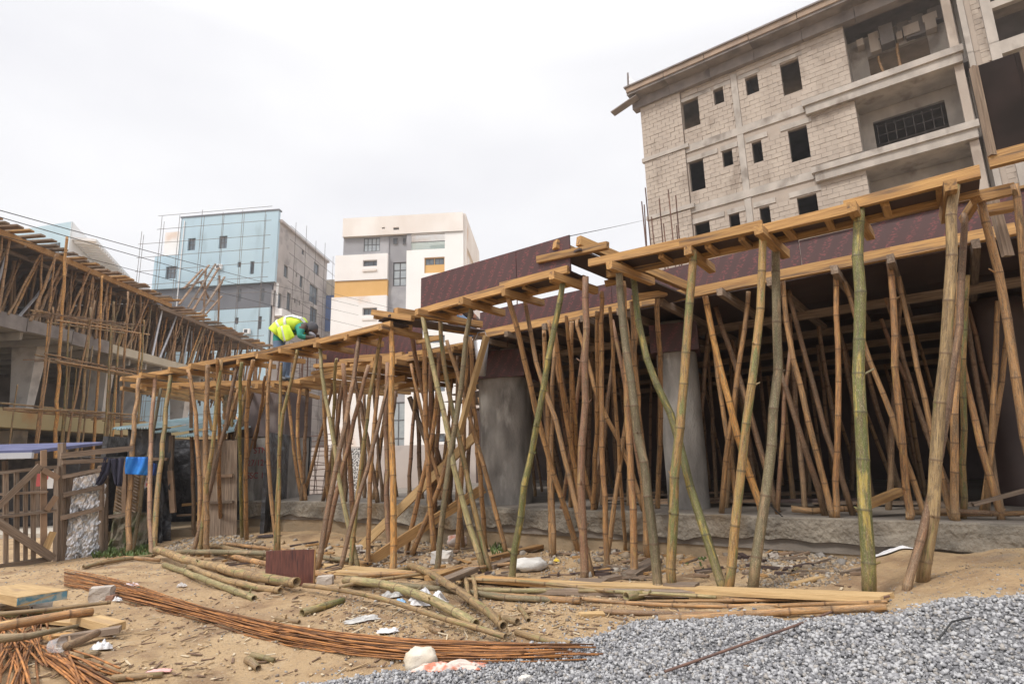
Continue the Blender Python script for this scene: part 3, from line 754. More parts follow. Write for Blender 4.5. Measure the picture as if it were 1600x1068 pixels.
plank('edge_timber', kc.lerp(kb, .5) + Vector((0, -.05, .015)), kb + Vector((.12, -.03, -.01)), .055, .10, M_wood, deck2)
plank('edge_timber', kc + Vector((.4, .5, -.02)), kb + Vector((.1, .55, -.04)), .055, .09, M_wood, deck2)
nrm = Vector((-dv.y, dv.x, 0)).normalized()
if nrm.dot(Vector((kb.x, kb.y, 0))) < 0: nrm = -nrm
for i in range(11):
    t = (i + .5) / 11; p = kb + dv * t + Vector((0, 0, -.075 + random.uniform(-.01, .01)))
    plank('joist', p - nrm * random.uniform(.08, .3), p + nrm * (2.2), .055, .07, M_wood, deck2)
for i in range(9):
    t = (i + .4) / 9; p = kc.lerp(kb, t) + Vector((0, 0, -.085))
    plank('joist', p - Vector((0, random.uniform(.1, .5), 0)), p + Vector((.1, 1.6, 0)), .055, .07, M_wood, deck2)
for i in range(5):
    a = kb + dv * (i / 5) + nrm * .15 + Vector((0, 0, .0)); b = kb + dv * ((i + 1) / 5) + nrm * .15
    if i > 1:
        plank('soffit_sheet', (a + b) / 2 - nrm * .1, (a + b) / 2 + nrm * 1.9, (b - a).length - .01, .018, M_plyd, deck2)
for i in range(3):
    plank('cross_board', kb + dv * (.05 + .3 * i) + nrm * (.5 + .4 * i) - Vector((0, 0, .16 + .05 * i)), kb + dv * (.55 + .2 * i) + nrm * (.5 + .4 * i) - Vector((0, 0, .16)), .05, .09, M_wood, deck2)
# stepped small boards lying on the lower deck
for px, py in [(520, 573), (560, 566), (590, 560)]:
    p = at_y(px, py, 9.0); plank('loose_board', p - Vector((.25, .1, 0)), p + Vector((.28, -.12, .02)), .12, .06, M_wood, deck2)
# beam side ply behind the worker (n a little deeper), px 500..700
a = PL(500, 545, 5.95); b = PL(660, 520, 5.95)
for i in range(2):
    p = a.lerp(b, i / 2); q = a.lerp(b, (i + 1) / 2)
    plank('plywood_sheet', Vector((p.x, p.y, 2.93)), Vector((q.x, q.y, 2.93)), .018, .48, M_ply, deck2)

# ---- outer walkway: edge-beam soffit on double props
def outer(name, pts, label, face=.072, width=.30):
    r_ = empty(name, (pts[0].x, pts[0].y, ZB), label, 'formwork')
    for i in range(len(pts) - 1):
        a, b = pts[i], pts[i + 1]; d = (b - a).normalized(); n = Vector((-d.y, d.x, 0)); n = n if n.dot(a) > 0 else -n
        lap = random.uniform(-.02, .03)
        plank('edge_timber', a + Vector((0, 0, lap)), b + d * .06 + Vector((0, 0, lap)), .05, face, M_wood, r_)
        plank('rear_timber', a + n * width, b + n * width + d * .04, .05, face, M_wood, r_)
        plank('soffit_board', a + n * width / 2 + Vector((0, 0, face / 2 - .022)), b + n * width / 2 + Vector((0, 0, face / 2 - .022)), width - .055, .016, M_plyd, r_)
        for t in (.3, .75):
            plank('under_batten', a.lerp(b, t) + Vector((0, 0, -.02)) + n * .05, a.lerp(b, t) + n * (width - .02) + Vector((0, 0, -.02)), .05, .04, M_wood, r_)
    return r_
def O(px, py): return PL(px, py, 4.40)
R1 = outer('edge_beam_formwork', [O(1532, 272), O(1335, 322), O(1192, 357), O(1075, 384), O(930, 414)], 'long timber edge beam formwork running above the tall right hand poles')
R2 = outer('edge_beam_formwork', [O(888, 424), O(790, 449), O(658, 485)], 'timber edge beam carrying the plywood upstand in the middle')
R3 = outer('edge_beam_formwork', [O(612, 505), O(500, 533), O(400, 555), at_z(300, 573, 2.68), at_z(200, 590, 2.68)], 'timber edge beam formwork in front of the bending worker, running to the left end')
side_ply(R2, -4.60, -2.62, 4.42, 2.77, 3.12, 1.35)
# bearers across prop heads
def bearer(px, py, root_, dn=.55, out=.12, w=.06, h=.07, rot=0.0, n0=4.40):
    p = PL(px, py, n0) if n0 else at_z(px, py, 2.6)
    d = (NX + EX * rot).normalized()
    plank('bearer', p - d * out, p + d * dn, w, h, M_wood, root_)
for px, py, rr in [(1484, 298, R1), (1338, 334, R1), (1196, 368, R1), (1078, 394, R1), (968, 420, R1), (878, 436, R2), (792, 458, R2), (735, 474, R2), (668, 491, R2),
                   (608, 514, R3), (545, 528, R3), (500, 540, R3), (455, 550, R3), (420, 558, R3), (380, 566, R3)]:
    bearer(px, py, rr, rot=random.uniform(-.12, .12), out=random.uniform(.05, .18))
for px, py in [(322, 575), (290, 580), (245, 588), (215, 594)]:
    p = at_z(px, py, 2.60); plank('bearer', p + Vector((-.12, -.25, 0)), p + Vector((.2, .55, 0)), .06, .07, M_wood, R3)
# side links between outer and inner lines
lk = empty('cross_formwork', O(888, 405), 'pair of timbers crossing from the middle upstand to the dark bays', 'formwork')
plank('long_timber', O(868, 397) + Vector((0, 0, .1)), PL(1040, 463, 5.7), .06, .09, M_wood, lk)
plank('long_timber', O(905, 392) + Vector((0, 0, .1)), PL(1075, 448, 5.7), .06, .09, M_wood, lk)
plank('soffit_board', O(890, 400) + Vector((0, 0, .02)), PL(1058, 458, 5.7) - Vector((0, 0, .07)), .3, .016, M_plyd, lk)
plank('cross_timber', O(840, 411) + Vector((0, 0, .03)), O(950, 388) + Vector((0, 0, .03)), .05, .07, M_wood, lk)
plank('cross_timber', PL(990, 466, 5.2), PL(1040, 458, 5.5), .06, .07, M_wood, lk)
plank('cross_timber', PL(945, 443, 5.0), PL(1005, 430, 5.2), .05, .06, M_wood, lk)
lk2 = empty('cross_formwork', O(612, 500), 'short timbers crossing behind the pale poles left of the wide column', 'formwork')
plank('long_timber', O(585, 492), PL(745, 519, 5.7), .07, .08, M_wood, lk2)
plank('long_timber', O(618, 486), PL(752, 507, 5.7), .07, .08, M_wood, lk2)
plank('soffit_board', O(600, 492) - Vector((0, 0, .04)), PL(748, 514, 5.7) - Vector((0, 0, .05)), .32, .018, M_plyd, lk2)
plank('cross_timber', O(583, 494) + Vector((0, 0, .05)), O(645, 500) + Vector((0, 0, .02)), .06, .07, M_wood, lk2)
plank('cross_timber', PL(650, 534, 5.2), PL(690, 527, 5.4), .06, .06, M_wood, lk2)
plank('cross_timber', PL(640, 553, 5.4), PL(735, 540, 5.6), .06, .06, M_wood, lk2)
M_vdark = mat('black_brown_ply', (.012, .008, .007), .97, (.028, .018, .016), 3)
# right end: tall ply casing rising past the deck
tw = empty('wall_formwork', W(1.2, 5.4, 2.7), 'dark tall plywood wall formwork rising at the upper right edge', 'formwork')
a = PL(1545, 252, 4.6); b = PL(1700, 215, 4.6)
plank('bottom_timber', Vector((a.x, a.y, a.z)), Vector((b.x, b.y, a.z)), .06, .10, M_wood, tw)
for i in range(2):
    p = a.lerp(b, i / 2) + NX * .03; q = a.lerp(b, (i + 1) / 2) + NX * .03
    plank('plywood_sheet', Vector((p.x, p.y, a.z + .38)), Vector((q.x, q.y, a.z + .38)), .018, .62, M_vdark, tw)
for x_ in (1552, 1640):
    s_ = PL(x_, 250, 4.57); plank('stud', Vector((s_.x, s_.y, a.z + .02)), Vector((s_.x, s_.y, a.z + .66)), .035, .03, M_woodd, tw)
plank('cross_timber', PL(1524, 309, 4.7), PL(1580, 296, 4.9), .07, .07, M_wood, tw)
plank('cross_timber', PL(1535, 330, 5.0), PL(1585, 322, 5.1), .08, .06, M_wood, tw)
plank('brace', PL(1505, 345, 5.0), PL(1526, 312, 4.8), .04, .05, M_wood, tw)
plank('cross_timber', PL(1548, 300, 5.2), PL(1575, 400, 5.2), .06, .04, M_woodd, tw)

# back of the dark bays: boarding shaped to close off light and darken them
bk = empty('hoarding', W(0, 15, 0), 'dark boarded hoarding closing the rear of the deck', 'hoarding')
s = -12.6
while s < 9:
    w = random.uniform(.5, 1.2); z1 = random.choice([2.9, 2.9, 2.9, 2.9, 2.75])
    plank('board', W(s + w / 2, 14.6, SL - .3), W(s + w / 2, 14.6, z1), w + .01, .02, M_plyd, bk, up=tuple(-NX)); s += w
side = MB(); 

# ================================================================== BAMBOO PROPS, FRONT ROWS
# (top px, base px, width px near the middle, colour, plane of the top, base kind, label, mid points)
def prop(top, base, w, kind, n, on, label, mids=(), grp='bamboo props of the front rows', ztop=None, taper=.82):
    tp = PL(top[0], top[1], n) if n > 0 else at_z(top[0], top[1], -n)
    if n > 0 and tp.z > 2.56: tp = PL(top[0], top[1], n)
    if on == 'g': bp = gh(*base) - Vector((0, 0, .02))
    else:
        nt_ = tp.dot(NX); bp = PL(base[0], base[1], max(6.0, nt_ + .15) if on == 's' else nt_ + .1)
        bp = tp + (bp - tp) * ((tp.z - SL) / (tp.z - bp.z))
    pts = [bp]
    for mx_, my_ in mids[::-1]:
        f = (base[1] - my_) / (base[1] - top[1]); Y = bp.y + (tp.y - bp.y) * f; pts.append(at_y(mx_, my_, Y))
    pts.append(tp)
    ym = (bp.y + tp.y) / 2; rad = w * ym / FPX / 2 * .71
    return bamboo('bamboo_prop', pts, rad / (.5 + taper / 2), rad * taper / (.5 + taper / 2), kind, label, 'bamboo prop', grp, sides=12 if w > 12 else 9, gap=.27 + .06 * random.random(), bend=.004 if mids else .012)
FRONT = [
 ((1488, 290), (1440, 908), 23, 'mottled', 4.40, 'g', 'thick mottled tan bamboo prop with a green foot, nearest the right end', [(1474, 560), (1455, 780)]),
 ((1508, 335), (1413, 922), 15, 'brown', 4.9, 'g', 'dark brown bamboo prop crossing behind the thick mottled tan one', [(1492, 560), (1450, 790)]),
 ((1342, 327), (1359, 935), 25, 'green', 4.42, 'g', 'thick green and yellow upright bamboo prop standing on the planks', [(1342, 560), (1349, 760)]),
 ((1214, 372), (1174, 925), 20, 'greygreen', 4.75, 'g', 'dull grey-green bamboo prop slanting down to the plank ends', [(1214, 560), (1197, 740)]),
 ((1193, 363), (1139, 926), 18, 'olive', 4.42, 'g', 'olive mottled bamboo prop left of the dull grey-green one', [(1186, 540), (1170, 660)]),
 ((1082, 392), (1048, 921), 19, 'olive', 4.42, 'g', 'tan and green bamboo prop crossed by a bright green leaning one', [(1071, 560), (1056, 720)]),
 ((986, 415), (1128, 918), 16, 'green', 4.78, 'g', 'long bright green bamboo leaning right across a tan prop', [(1006, 545), (1052, 665), (1090, 800)]),
 ((965, 412), (1031, 922), 18, 'greygreen', 4.42, 'g', 'grey-green bamboo prop with a bend near its foot', [(978, 550), (991, 650), (1011, 760)]),
 ((974, 440), (992, 896), 14, 'orange', 4.9, 'g', 'orange-brown upright bamboo just behind the grey-green bent prop', [(982, 620)]),
 ((1027, 466), (1026, 850), 11, 'tan', 5.4, 'g', 'pinkish tan upright bamboo in front of the slim column', [(1031, 640)]),
 ((988, 470), (1012, 872), 12, 'tan', 5.3, 'g', 'tan bamboo standing between the bent prop and the slim column', [(996, 620)]),
 ((915, 432), (912, 912), 16, 'red', 4.42, 'g', 'reddish brown upright bamboo prop in the middle foreground', [(912, 600), (908, 760)]),
 ((940, 455), (948, 884), 11, 'orange', 5.0, 'g', 'slim orange upright bamboo right of the reddish prop', [(938, 620), (944, 780)]),
 ((879, 440), (798, 906), 14, 'green', 4.42, 'g', 'deep green bamboo prop leaning left in front of the wide column', [(856, 570), (828, 720)]),
 ((792, 450), (906, 862), 12, 'tan', 4.45, 'g', 'long tan bamboo leaning right from the middle upstand', [(822, 570), (852, 690)]),
 ((818, 458), (926, 900), 11, 'tan', 4.8, 'g', 'second long tan bamboo leaning right behind its twin', [(840, 570), (870, 660), (893, 760)]),
 ((858, 500), (928, 790), 10, 'orange', 5.6, 's', 'slim orange bamboo leaning right from the edge timber to the slab', [(872, 590)]),
 ((900, 500), (1012, 812), 10, 'tan', 5.6, 's', 'tan bamboo leaning far right behind the orange upright', [(935, 620), (972, 700)]),
 ((870, 545), (905, 800), 11, 'brown', 6.0, 's', 'brown shaded bamboo just right of the wide column', ()),
 ((962, 520), (930, 800), 9, 'brown', 6.0, 's', 'dark bamboo leaning left behind the slim orange upright', ()),
 ((611, 508), (616, 895), 13, 'bright', 4.42, 'g', 'bright yellow upright bamboo prop, palest of all', [(613, 700)]),
 ((500, 540), (561, 889), 9, 'pale', 4.42, 'g', 'pale green bamboo prop bending right towards its foot', [(505, 600), (520, 680), (537, 790)]),
 ((466, 546), (431, 866), 8, 'olive', 4.42, 'g', 'olive bamboo prop leaning left beside the marked column', [(452, 610), (440, 680)]),
 ((424, 562), (434, 866), 8, 'tan', -2.55, 'g', 'light tan bamboo in front of the red handwriting', [(418, 640), (421, 740)]),
 ((440, 566), (436, 868), 7, 'olive', -2.5, 'g', 'thin olive bamboo right of the red handwriting', ()),
 ((396, 562), (385, 842), 9, 'tan', -2.55, 'g', 'light tan bamboo left of the red handwriting', [(387, 640)]),
 ((377, 566), (378, 840), 7, 'green', -2.5, 'g', 'bright green thin bamboo left of the marked column', ()),
 ((414, 588), (391, 720), 6, 'orange', -2.5, 's', 'short orange bamboo leaning against a light tan one', ()),
 ((325, 570), (324, 870), 11, 'tan', -2.6, 'g', 'upright tan bamboo in the thick cluster by the shed doorway', ()),
 ((346, 562), (312, 868), 9, 'olive', -2.6, 'g', 'olive bamboo leaning left in the thick cluster by the shed', ()),
 ((370, 572), (300, 868), 9, 'brown', -2.6, 'g', 'brown bamboo leaning left across the cluster by the shed', [(345, 690)]),
 ((294, 578), (313, 860), 9, 'orange', -2.6, 'g', 'orange bamboo leaning right in front of the shed doorway', [(303, 640), (311, 740)]),
 ((355, 600), (322, 780), 9, 'tan', -2.6, 'g', 'shorter tan bamboo behind the cluster by the shed', ()),
 ((340, 560), (345, 835), 8, 'orange', -2.6, 'g', 'orange upright bamboo right behind the cluster', ()),
 ((362, 640), (351, 835), 7, 'orange', -2.4, 'g', 'thin orange bamboo leaning towards the marked column', [(380, 700)]),
 ((217, 592), (201, 868), 10, 'tan', -2.6, 'g', 'tan bamboo prop standing before the blue cloth, leftmost of the props', ()),
 ((243, 588), (237, 869), 9, 'red', -2.6, 'g', 'reddish bamboo prop right of the blue cloth', [(235, 720)]),
 ((266, 586), (240, 868), 10, 'olive', -2.6, 'g', 'olive bamboo prop leaning left over the black sheeting', [(256, 680)]),
 ((252, 606), (207, 862), 7, 'greygreen', -2.4, 'g', 'grey-green slanting bamboo behind the leftmost props', ()),
 ((660, 484), (757, 893), 12, 'pale', 4.42, 'g', 'long pale green bamboo leaning right at the middle upstand end', [(673, 560), (697, 670), (722, 780)]),
 ((687, 482), (766, 890), 11, 'olive', 4.75, 'g', 'olive bamboo leaning right beside the long pale green one', [(694, 570), (716, 680), (738, 780)]),
 ((735, 478), (680, 897), 12, 'greygreen', 4.5, 'g', 'grey bamboo prop leaning left through the crossing poles', [(723, 570), (706, 700)]),
 ((560, 528), (495, 890), 11, 'brown', 4.45, 'g', 'thick brown forked bamboo leaning left below the worker', [(547, 620), (527, 720)]),
 ((596, 518), (546, 890), 9, 'olive', 4.7, 'g', 'olive bamboo leaning left beside the bright yellow prop', [(580, 600), (563, 720)]),
 ((612, 578), (529, 893), 9, 'brown', 4.8, 'g', 'brown bamboo leaning far left behind the bright yellow prop', [(585, 690)]),
 ((594, 555), (575, 882), 9, 'orange', 4.9, 'g', 'orange bamboo just left of the bright yellow prop', [(583, 700)]),
 ((642, 520), (697, 752), 10, 'red', 5.1, 's', 'reddish bamboo slanting right to the leaning planks', [(658, 600)]),
 ((642, 568), (680, 720), 8, 'orange', 5.4, 'h', 'short orange bamboo crossing the reddish slanting one', ()),
 ((683, 610), (633, 865), 10, 'orange', 5.2, 'g', 'orange bamboo leaning left beside the leaning planks', [(672, 700)]),
 ((712, 640), (643, 868), 11, 'orange', 5.3, 'g', 'thick orange bamboo leaning left over the leaning planks', [(694, 735)]),
 ((700, 660), (724, 856), 8, 'brown', 5.2, 'g', 'dark brown short bamboo right of the leaning planks', ()),
 ((715, 555), (700, 800), 9, 'brown', 5.6, 's', 'brown bamboo close behind the wide column left side', ()),
 ((505, 588), (513, 790), 8, 'tan', 5.6, 's', 'tan bamboo standing on the slab beside the rebar mesh', ()),
 ((470, 600), (478, 790), 8, 'orange', 5.8, 's', 'orange bamboo next to the marked column on the slab', [(464, 680)]),
 ((449, 605), (473, 788), 7, 'orange', -2.45, 's', 'light orange bamboo leaning towards the marked column', [(458, 700)]),
 ((520, 600), (470, 790), 7, 'tan', 5.9, 's', 'thin tan bamboo crossing in front of the rebar mesh', ()),
 ((525, 560), (521, 780), 7, 'pale', 5.0, 's', 'thin pale green bamboo left of the brown forked one', ()),
 ((538, 585), (504, 785), 8, 'brown', 5.7, 's', 'brown bamboo leaning left under the joists', ()),
 ((553, 590), (590, 785), 9, 'brown', 5.8, 's', 'brown bamboo leaning right behind the forked one', ()),
 ((1532, 308), (1606, 700), 18, 'tan', 4.75, 'h', 'tan bamboo leaning right at the right picture edge', [(1554, 400), (1580, 560)]),
 ((1586, 288), (1604, 420), 16, 'tan', 4.6, 'h', 'tan bamboo at the extreme upper right corner', ()),
 ((1500, 425), (1493, 800), 15, 'tan', 5.9, 's', 'thick tan bamboo on the slab between the right props', ()),
 ((1512, 430), (1506, 795), 12, 'olive', 6.1, 's', 'olive twin of the thick tan bamboo on the slab', ()),
 ((1391, 405), (1421, 795), 14, 'orange', 5.85, 's', 'bright orange upright bamboo on the slab right of the green prop', [(1400, 560)]),
 ((1404, 432), (1484, 792), 11, 'tan', 5.95, 's', 'tan bamboo leaning right from the bright orange one', [(1432, 560)]),
 ((1320, 440), (1438, 788), 11, 'tan', 5.95, 's', 'tan bamboo leaning right behind the thick green prop', [(1355, 550), (1402, 680)]),
 ((1305, 425), (1305, 786), 12, 'orange', 5.85, 's', 'slim orange upright bamboo left of the thick green prop', ()),
 ((1232, 452), (1326, 782), 11, 'brown', 6.1, 's', 'dark bamboo leaning right behind the slim orange upright', ()),
 ((1222, 432), (1297, 788), 12, 'tan', 5.85, 's', 'tan leaning bamboo on the slab right of the grey-green prop', [(1240, 550)]),
 ((1212, 560), (1285, 792), 12, 'brown', 6.0, 's', 'brown bamboo leaning right, twin of the tan leaning one', ()),
 ((1236, 540), (1217, 784), 9, 'red', 6.0, 's', 'thin pinkish bamboo standing near the dull grey-green prop', ()),
 ((1100, 455), (1188, 793), 14, 'bright', 5.85, 's', 'bright yellow bamboo leaning right on the slab', [(1122, 560), (1155, 680)]),
 ((1108, 490), (1152, 785), 10, 'tan', 6.0, 's', 'tan bamboo behind the bright yellow leaning one', ()),
 ((1171, 455), (1128, 786), 11, 'tan', 5.9, 's', 'tan bamboo leaning left across the bright yellow one', ()),
 ((1118, 480), (1212, 786), 12, 'brown', 6.2, 's', 'grey-brown bamboo leaning right, right of the bright yellow one', ()),
 ((1480, 450), (1556, 768), 13, 'orange', 6.1, 's', 'orange-brown bamboo leaning right in the far right bay', ()),
 ((1560, 470), (1542, 770), 11, 'tan', 6.4, 's', 'tan upright bamboo in the far right bay', ()),
 ((1578, 500), (1545, 720), 10, 'tan', 6.6, 's', 'tan bamboo leaning left in the far right bay', ()),
 ((1600, 420), (1640, 780), 13, 'tan', 5.4, 'h', 'tan bamboo half cut by the right picture edge', ()),
]
for t, b, w, kd, n, on, lab, mids in FRONT:
    prop(t, b, w, kd, n, on, lab, list(mids))
R_ = random.Random(77)
for i in range(20):
    x0 = R_.uniform(490, 735) if i < 9 else R_.uniform(850, 1020); lean = R_.gauss(0, 38)
    n_ = R_.uniform(4.8, 5.6)
    lab = 'one of the thin bamboo props crossing between the outer and inner lines'
    if x0 < 470: prop((x0, 572), (x0 + lean * .4, R_.uniform(835, 862)), R_.uniform(7, 9), R_.choice(['tan', 'orange', 'brown']), -2.5, 'g', lab, grp='thin crossing props')
    else:
        tp_ = W((PL(x0, 600, n_)).dot(EX), n_, 2.5); q_ = tp_ - CAMP; px = 800 + FPX * q_.dot(RT) / q_.dot(FW); py = 534 - FPX * q_.dot(UP) / q_.dot(FW)
        prop((px, py), (px + lean, R_.uniform(845, 872)), R_.uniform(8, 11), R_.choice(['tan', 'orange', 'brown', 'tan', 'red']), n_, 'g', lab, grp='thin crossing props')
# squared timber struts among the bamboo
def strut(a, b, w, h, m, lab):
    o = plank('timber_strut', a, b, w, h, m); tag(o, lab, 'timber', 'timber struts leaning among the props')
strut(gh(562, 856), PL(745, 678, 5.9), .05, .11, M_woodp, 'light plank leaning steeply from the rubble to the props')
strut(gh(572, 880), PL(756, 762, 6.0), .06, .12, M_wood, 'orange beam leaning low across the crossing poles')
strut(PL(717, 678, 5.0), PL(760, 525, 5.0), .07, .05, M_woodp, 'squared timber leaning before the wide column')
strut(PL(640, 620, 6.4) , at_z(700, 782, SL), .06, .06, M_woodd, 'dark squared strut behind the crossing poles')
strut(PL(722, 612, 5.1), PL(742, 606, 5.3), .05, .06, M_wood, 'short cross piece nailed beside the wide column')

# ================================================================== BAMBOO PROPS, INSIDE (under the deck)
shade_kinds = ['brown', 'brown', 'red', 'brown', 'brown', 'tan']  # mostly brown: the shade under the decks is put into the prop colours
protos = []
for i in range(7):
    me, org = bamboo_mesh([Vector((0, 0, 0)), Vector((0, 0, 1))], .042, .034, 900 + i, sides=8, gap=.13, bend=.012)
    protos.append(me)
def inside(me, a, b, lab, grp, kd, cat='bamboo prop', rad=1.0):
    me2 = KM[(me, kd)] if (me, kd) in KM else None
    if me2 is None:
        me2 = me.copy(); me2.materials.append(BM[kd]); KM[(me, kd)] = me2
    o = bpy.data.objects.new('bamboo_prop', me2); C.objects.link(o)
    d = b - a; Ln = d.length; rot = d.to_track_quat('Z', 'Y').to_matrix().to_4x4()
    o.matrix_world = Matrix.Translation(a) @ rot @ Matrix.Rotation(random.uniform(0, 6), 4, 'Z') @ Matrix.Diagonal((rad, rad, Ln, 1))
    tag(o, lab, cat, grp); return o
KM = {}
r = random.Random(21); cnt = 0
for row, (n, step) in enumerate([(6.8, .55), (7.8, .42), (9.0, .45), (10.4, .6), (12.0, .8)]):
    s = (-5.0 if row == 0 else -.83 * n) + r.uniform(0, .3)
    while s < .3 + .08 * n:
        lean = r.uniform(-.45, .45) if r.random() < .6 else r.uniform(-.12, .12)
        a = W(s, n + r.uniform(-.2, .2), SL); b = W(s + lean, n + r.uniform(-.2, .2), 2.55)
        lab = ['dim bamboo prop in the second rows under the deck', 'dim bamboo prop in the second rows under the deck', 'shadowed bamboo prop deep under the deck', 'bamboo prop at the dark rear of the deck', 'bamboo prop at the dark rear of the deck'][row]
        inside(protos[r.randrange(7)], a, b, lab, lab.replace('prop', 'props'), shade_kinds[r.randrange(6)], rad=r.uniform(.55, .85)); s += step * r.uniform(.6, 1.5); cnt += 1
# middle bay, px 470..740
for row in range(3):
    t = random.random() * .05
    while t < 1.0:
        p = kb + dv * t + nrm * (.35 + row * .62 + r.uniform(-.2, .2)); lean = r.uniform(-.35, .35)
        a = Vector((p.x, p.y, SL)); b = Vector((p.x + dv.normalized().x * lean, p.y + dv.normalized().y * lean, 2.44))
        inside(protos[r.randrange(7)], a, b, 'bamboo prop under the lower deck, white wall showing behind', 'bamboo props under the lower deck', shade_kinds[r.randrange(6)], rad=r.uniform(.65, 1.0)); t += r.uniform(.10, .21); cnt += 1
for i in range(10):      # left of the marked column, carrying the end of the lower deck
    a = gh(r.uniform(290, 372), r.uniform(822, 838)); px = r.uniform(270, 372); b = at_z(px, 600, 2.45); b = Vector((b.x, max(b.y, a.y - .3), 2.45))
    inside(protos[r.randrange(7)], a, b, 'thin bamboo prop between the shed and the marked column', 'bamboo props by the shed', ['tan', 'orange', 'brown', 'olive'][r.randrange(4)], rad=r.uniform(.65, .9)); cnt += 1
print('inside props', cnt)

# ================================================================== REBAR
def cage(name, base, label, nb=8, w=.28, h=1.3, ties=3, r0=.008, rot=0.0, hr=None):
    e = empty(name, base, label, 'rebar'); R = random.Random(int(base.x * 100)); 
    for i in range(nb):
        a = 2 * math.pi * i / nb + .3; x, y = w / 2 * math.cos(a) * 1.1, w / 2 * math.sin(a) * 1.1
        hh = h * R.uniform(.72, 1.05); p = Vector(base) + Vector((x, y, 0))
        MB().tube([p, p + Vector((R.uniform(-.03, .03), R.uniform(-.03, .03), hh))], r0, 5).build('steel_bar', M_rustd, e)
    for k in range(ties):
        z = .12 + k * .17; pts = [Vector(base) + Vector((w / 2 * 1.15 * math.cos(a) , w / 2 * 1.15 * math.sin(a), z)) for a in [2 * math.pi * j / 8 for j in range(9)]]
        MB().tube(pts, .004, 4).build('tie_hoop', M_rustd, e)
    return e
p = PL(1041, 458, 6.35); cage('column_rebar', Vector((p.x, p.y, 2.72)), 'tall rusty starter bars sticking up above the slim column', 9, .36, 1.45, 4)
p = PL(785, 522, 6.3); cage('column_rebar', Vector((p.x, p.y, 2.6)), 'rusty starter bars above the wide column', 8, .42, .75, 0, .009)
for px, lab in ((452, 'starter bars beside the bending worker'), (490, 'rusty bars and ties right of the worker legs')):
    p = at_y(px, 600, 10.3); cage('column_rebar', Vector((p.x, p.y, 2.5)), lab, 9, .40, .72, 4, .007)
# rebar mesh wall behind the marked column
e = empty('rebar_mat', at_y(505, 780, 12.5), 'tangled rusty rebar mesh standing behind the slab right of the marked column', 'rebar')
R = random.Random(4)
for i in range(16):
    p = at_y(478 + i * 4.6, 785, 12.5); MB().tube([p, p + Vector((R.uniform(-.1, .1), R.uniform(-.2, .2), R.uniform(1.0, 1.25)))], .008, 4).build('steel_bar', M_rustd, e)
for i in range(14):
    p = at_y(476, 780 - i * 7.5, 12.5); q = at_y(552, 778 - i * 7.5 + R.uniform(-5, 5), 12.6); MB().tube([p, p.lerp(q, .5) + Vector((0, 0, R.uniform(-.04, .04))), q], .008, 4).build('steel_bar', M_rustd, e)

# foreground bundle of long bars
e = empty('rebar_bundle', gh(520, 975), 'long curved bundle of rusty steel bars lying across the foreground sand', 'rebar bundle')
cl = [(100, 905), (190, 925), (300, 958), (420, 990), (540, 1012), (660, 1022), (800, 1026), (950, 1026)]
R = random.Random(8)
for i in range(54):
    u0_, u1_ = R.uniform(-1, 1), R.uniform(-1, 1); f0 = R.uniform(.25, .6); bow = R.uniform(-.5, .5)
    s0 = R.uniform(.02, .25) if R.random() < .5 else 0; s1 = 1 - R.uniform(0, .16); hgt = R.uniform(0, .05); pts = []
    for k in range(13):
        f = s0 + (s1 - s0) * k / 12; q = f * 7; j_ = min(int(q), 6); t = q - j_
        x = cl[j_][0] * (1 - t) + cl[j_ + 1][0] * t; y = cl[j_][1] * (1 - t) + cl[j_ + 1][1] * t
        wd = [13, 15, 9, 14, 16, 13, 12, 10][j_] * (1 - t) + [13, 15, 9, 14, 16, 13, 12, 10][j_ + 1] * t
        w_ = 1 / (1 + math.exp(-(f - f0) * 9)); u = u0_ * (1 - w_) + u1_ * w_ + bow * math.sin(f * 6)
        p = gh(x, y + u * wd); pts.append(p + Vector((0, 0, .006 + hgt * (1 - .5 * abs(u)) + .006 * math.sin(f * 11 + i))))
    MB().tube(pts, .0042, 5).build('steel_bar', M_rust, e, smooth=True)
e = empty('rebar_bundle', gh(60, 1050), 'pile of rusty cut bars under the timber at the lower left corner', 'rebar bundle')
for i in range(84):
    x0 = R.uniform(-60, 165); a = R.choice([0, 1, 2])
    if a == 0: p = gh(R.uniform(-20, 60), R.uniform(1000, 1020)); q = gh(R.uniform(-60, 60) + 20, 1100)
    elif a == 1: p = gh(R.uniform(60, 110), R.uniform(1025, 1040)); q = gh(R.uniform(120, 215), R.uniform(1055, 1105))
    else: p = gh(R.uniform(-30, 70), R.uniform(955, 1000)); q = gh(R.uniform(-40, 90) , R.uniform(1010, 1050))
    z = Vector((0, 0, R.uniform(.008, .05))); MB().tube([p + z, p.lerp(q, .5) + z * 1.1, q + z * .8], .0055, 5).build('steel_bar', M_rust, e, smooth=True)

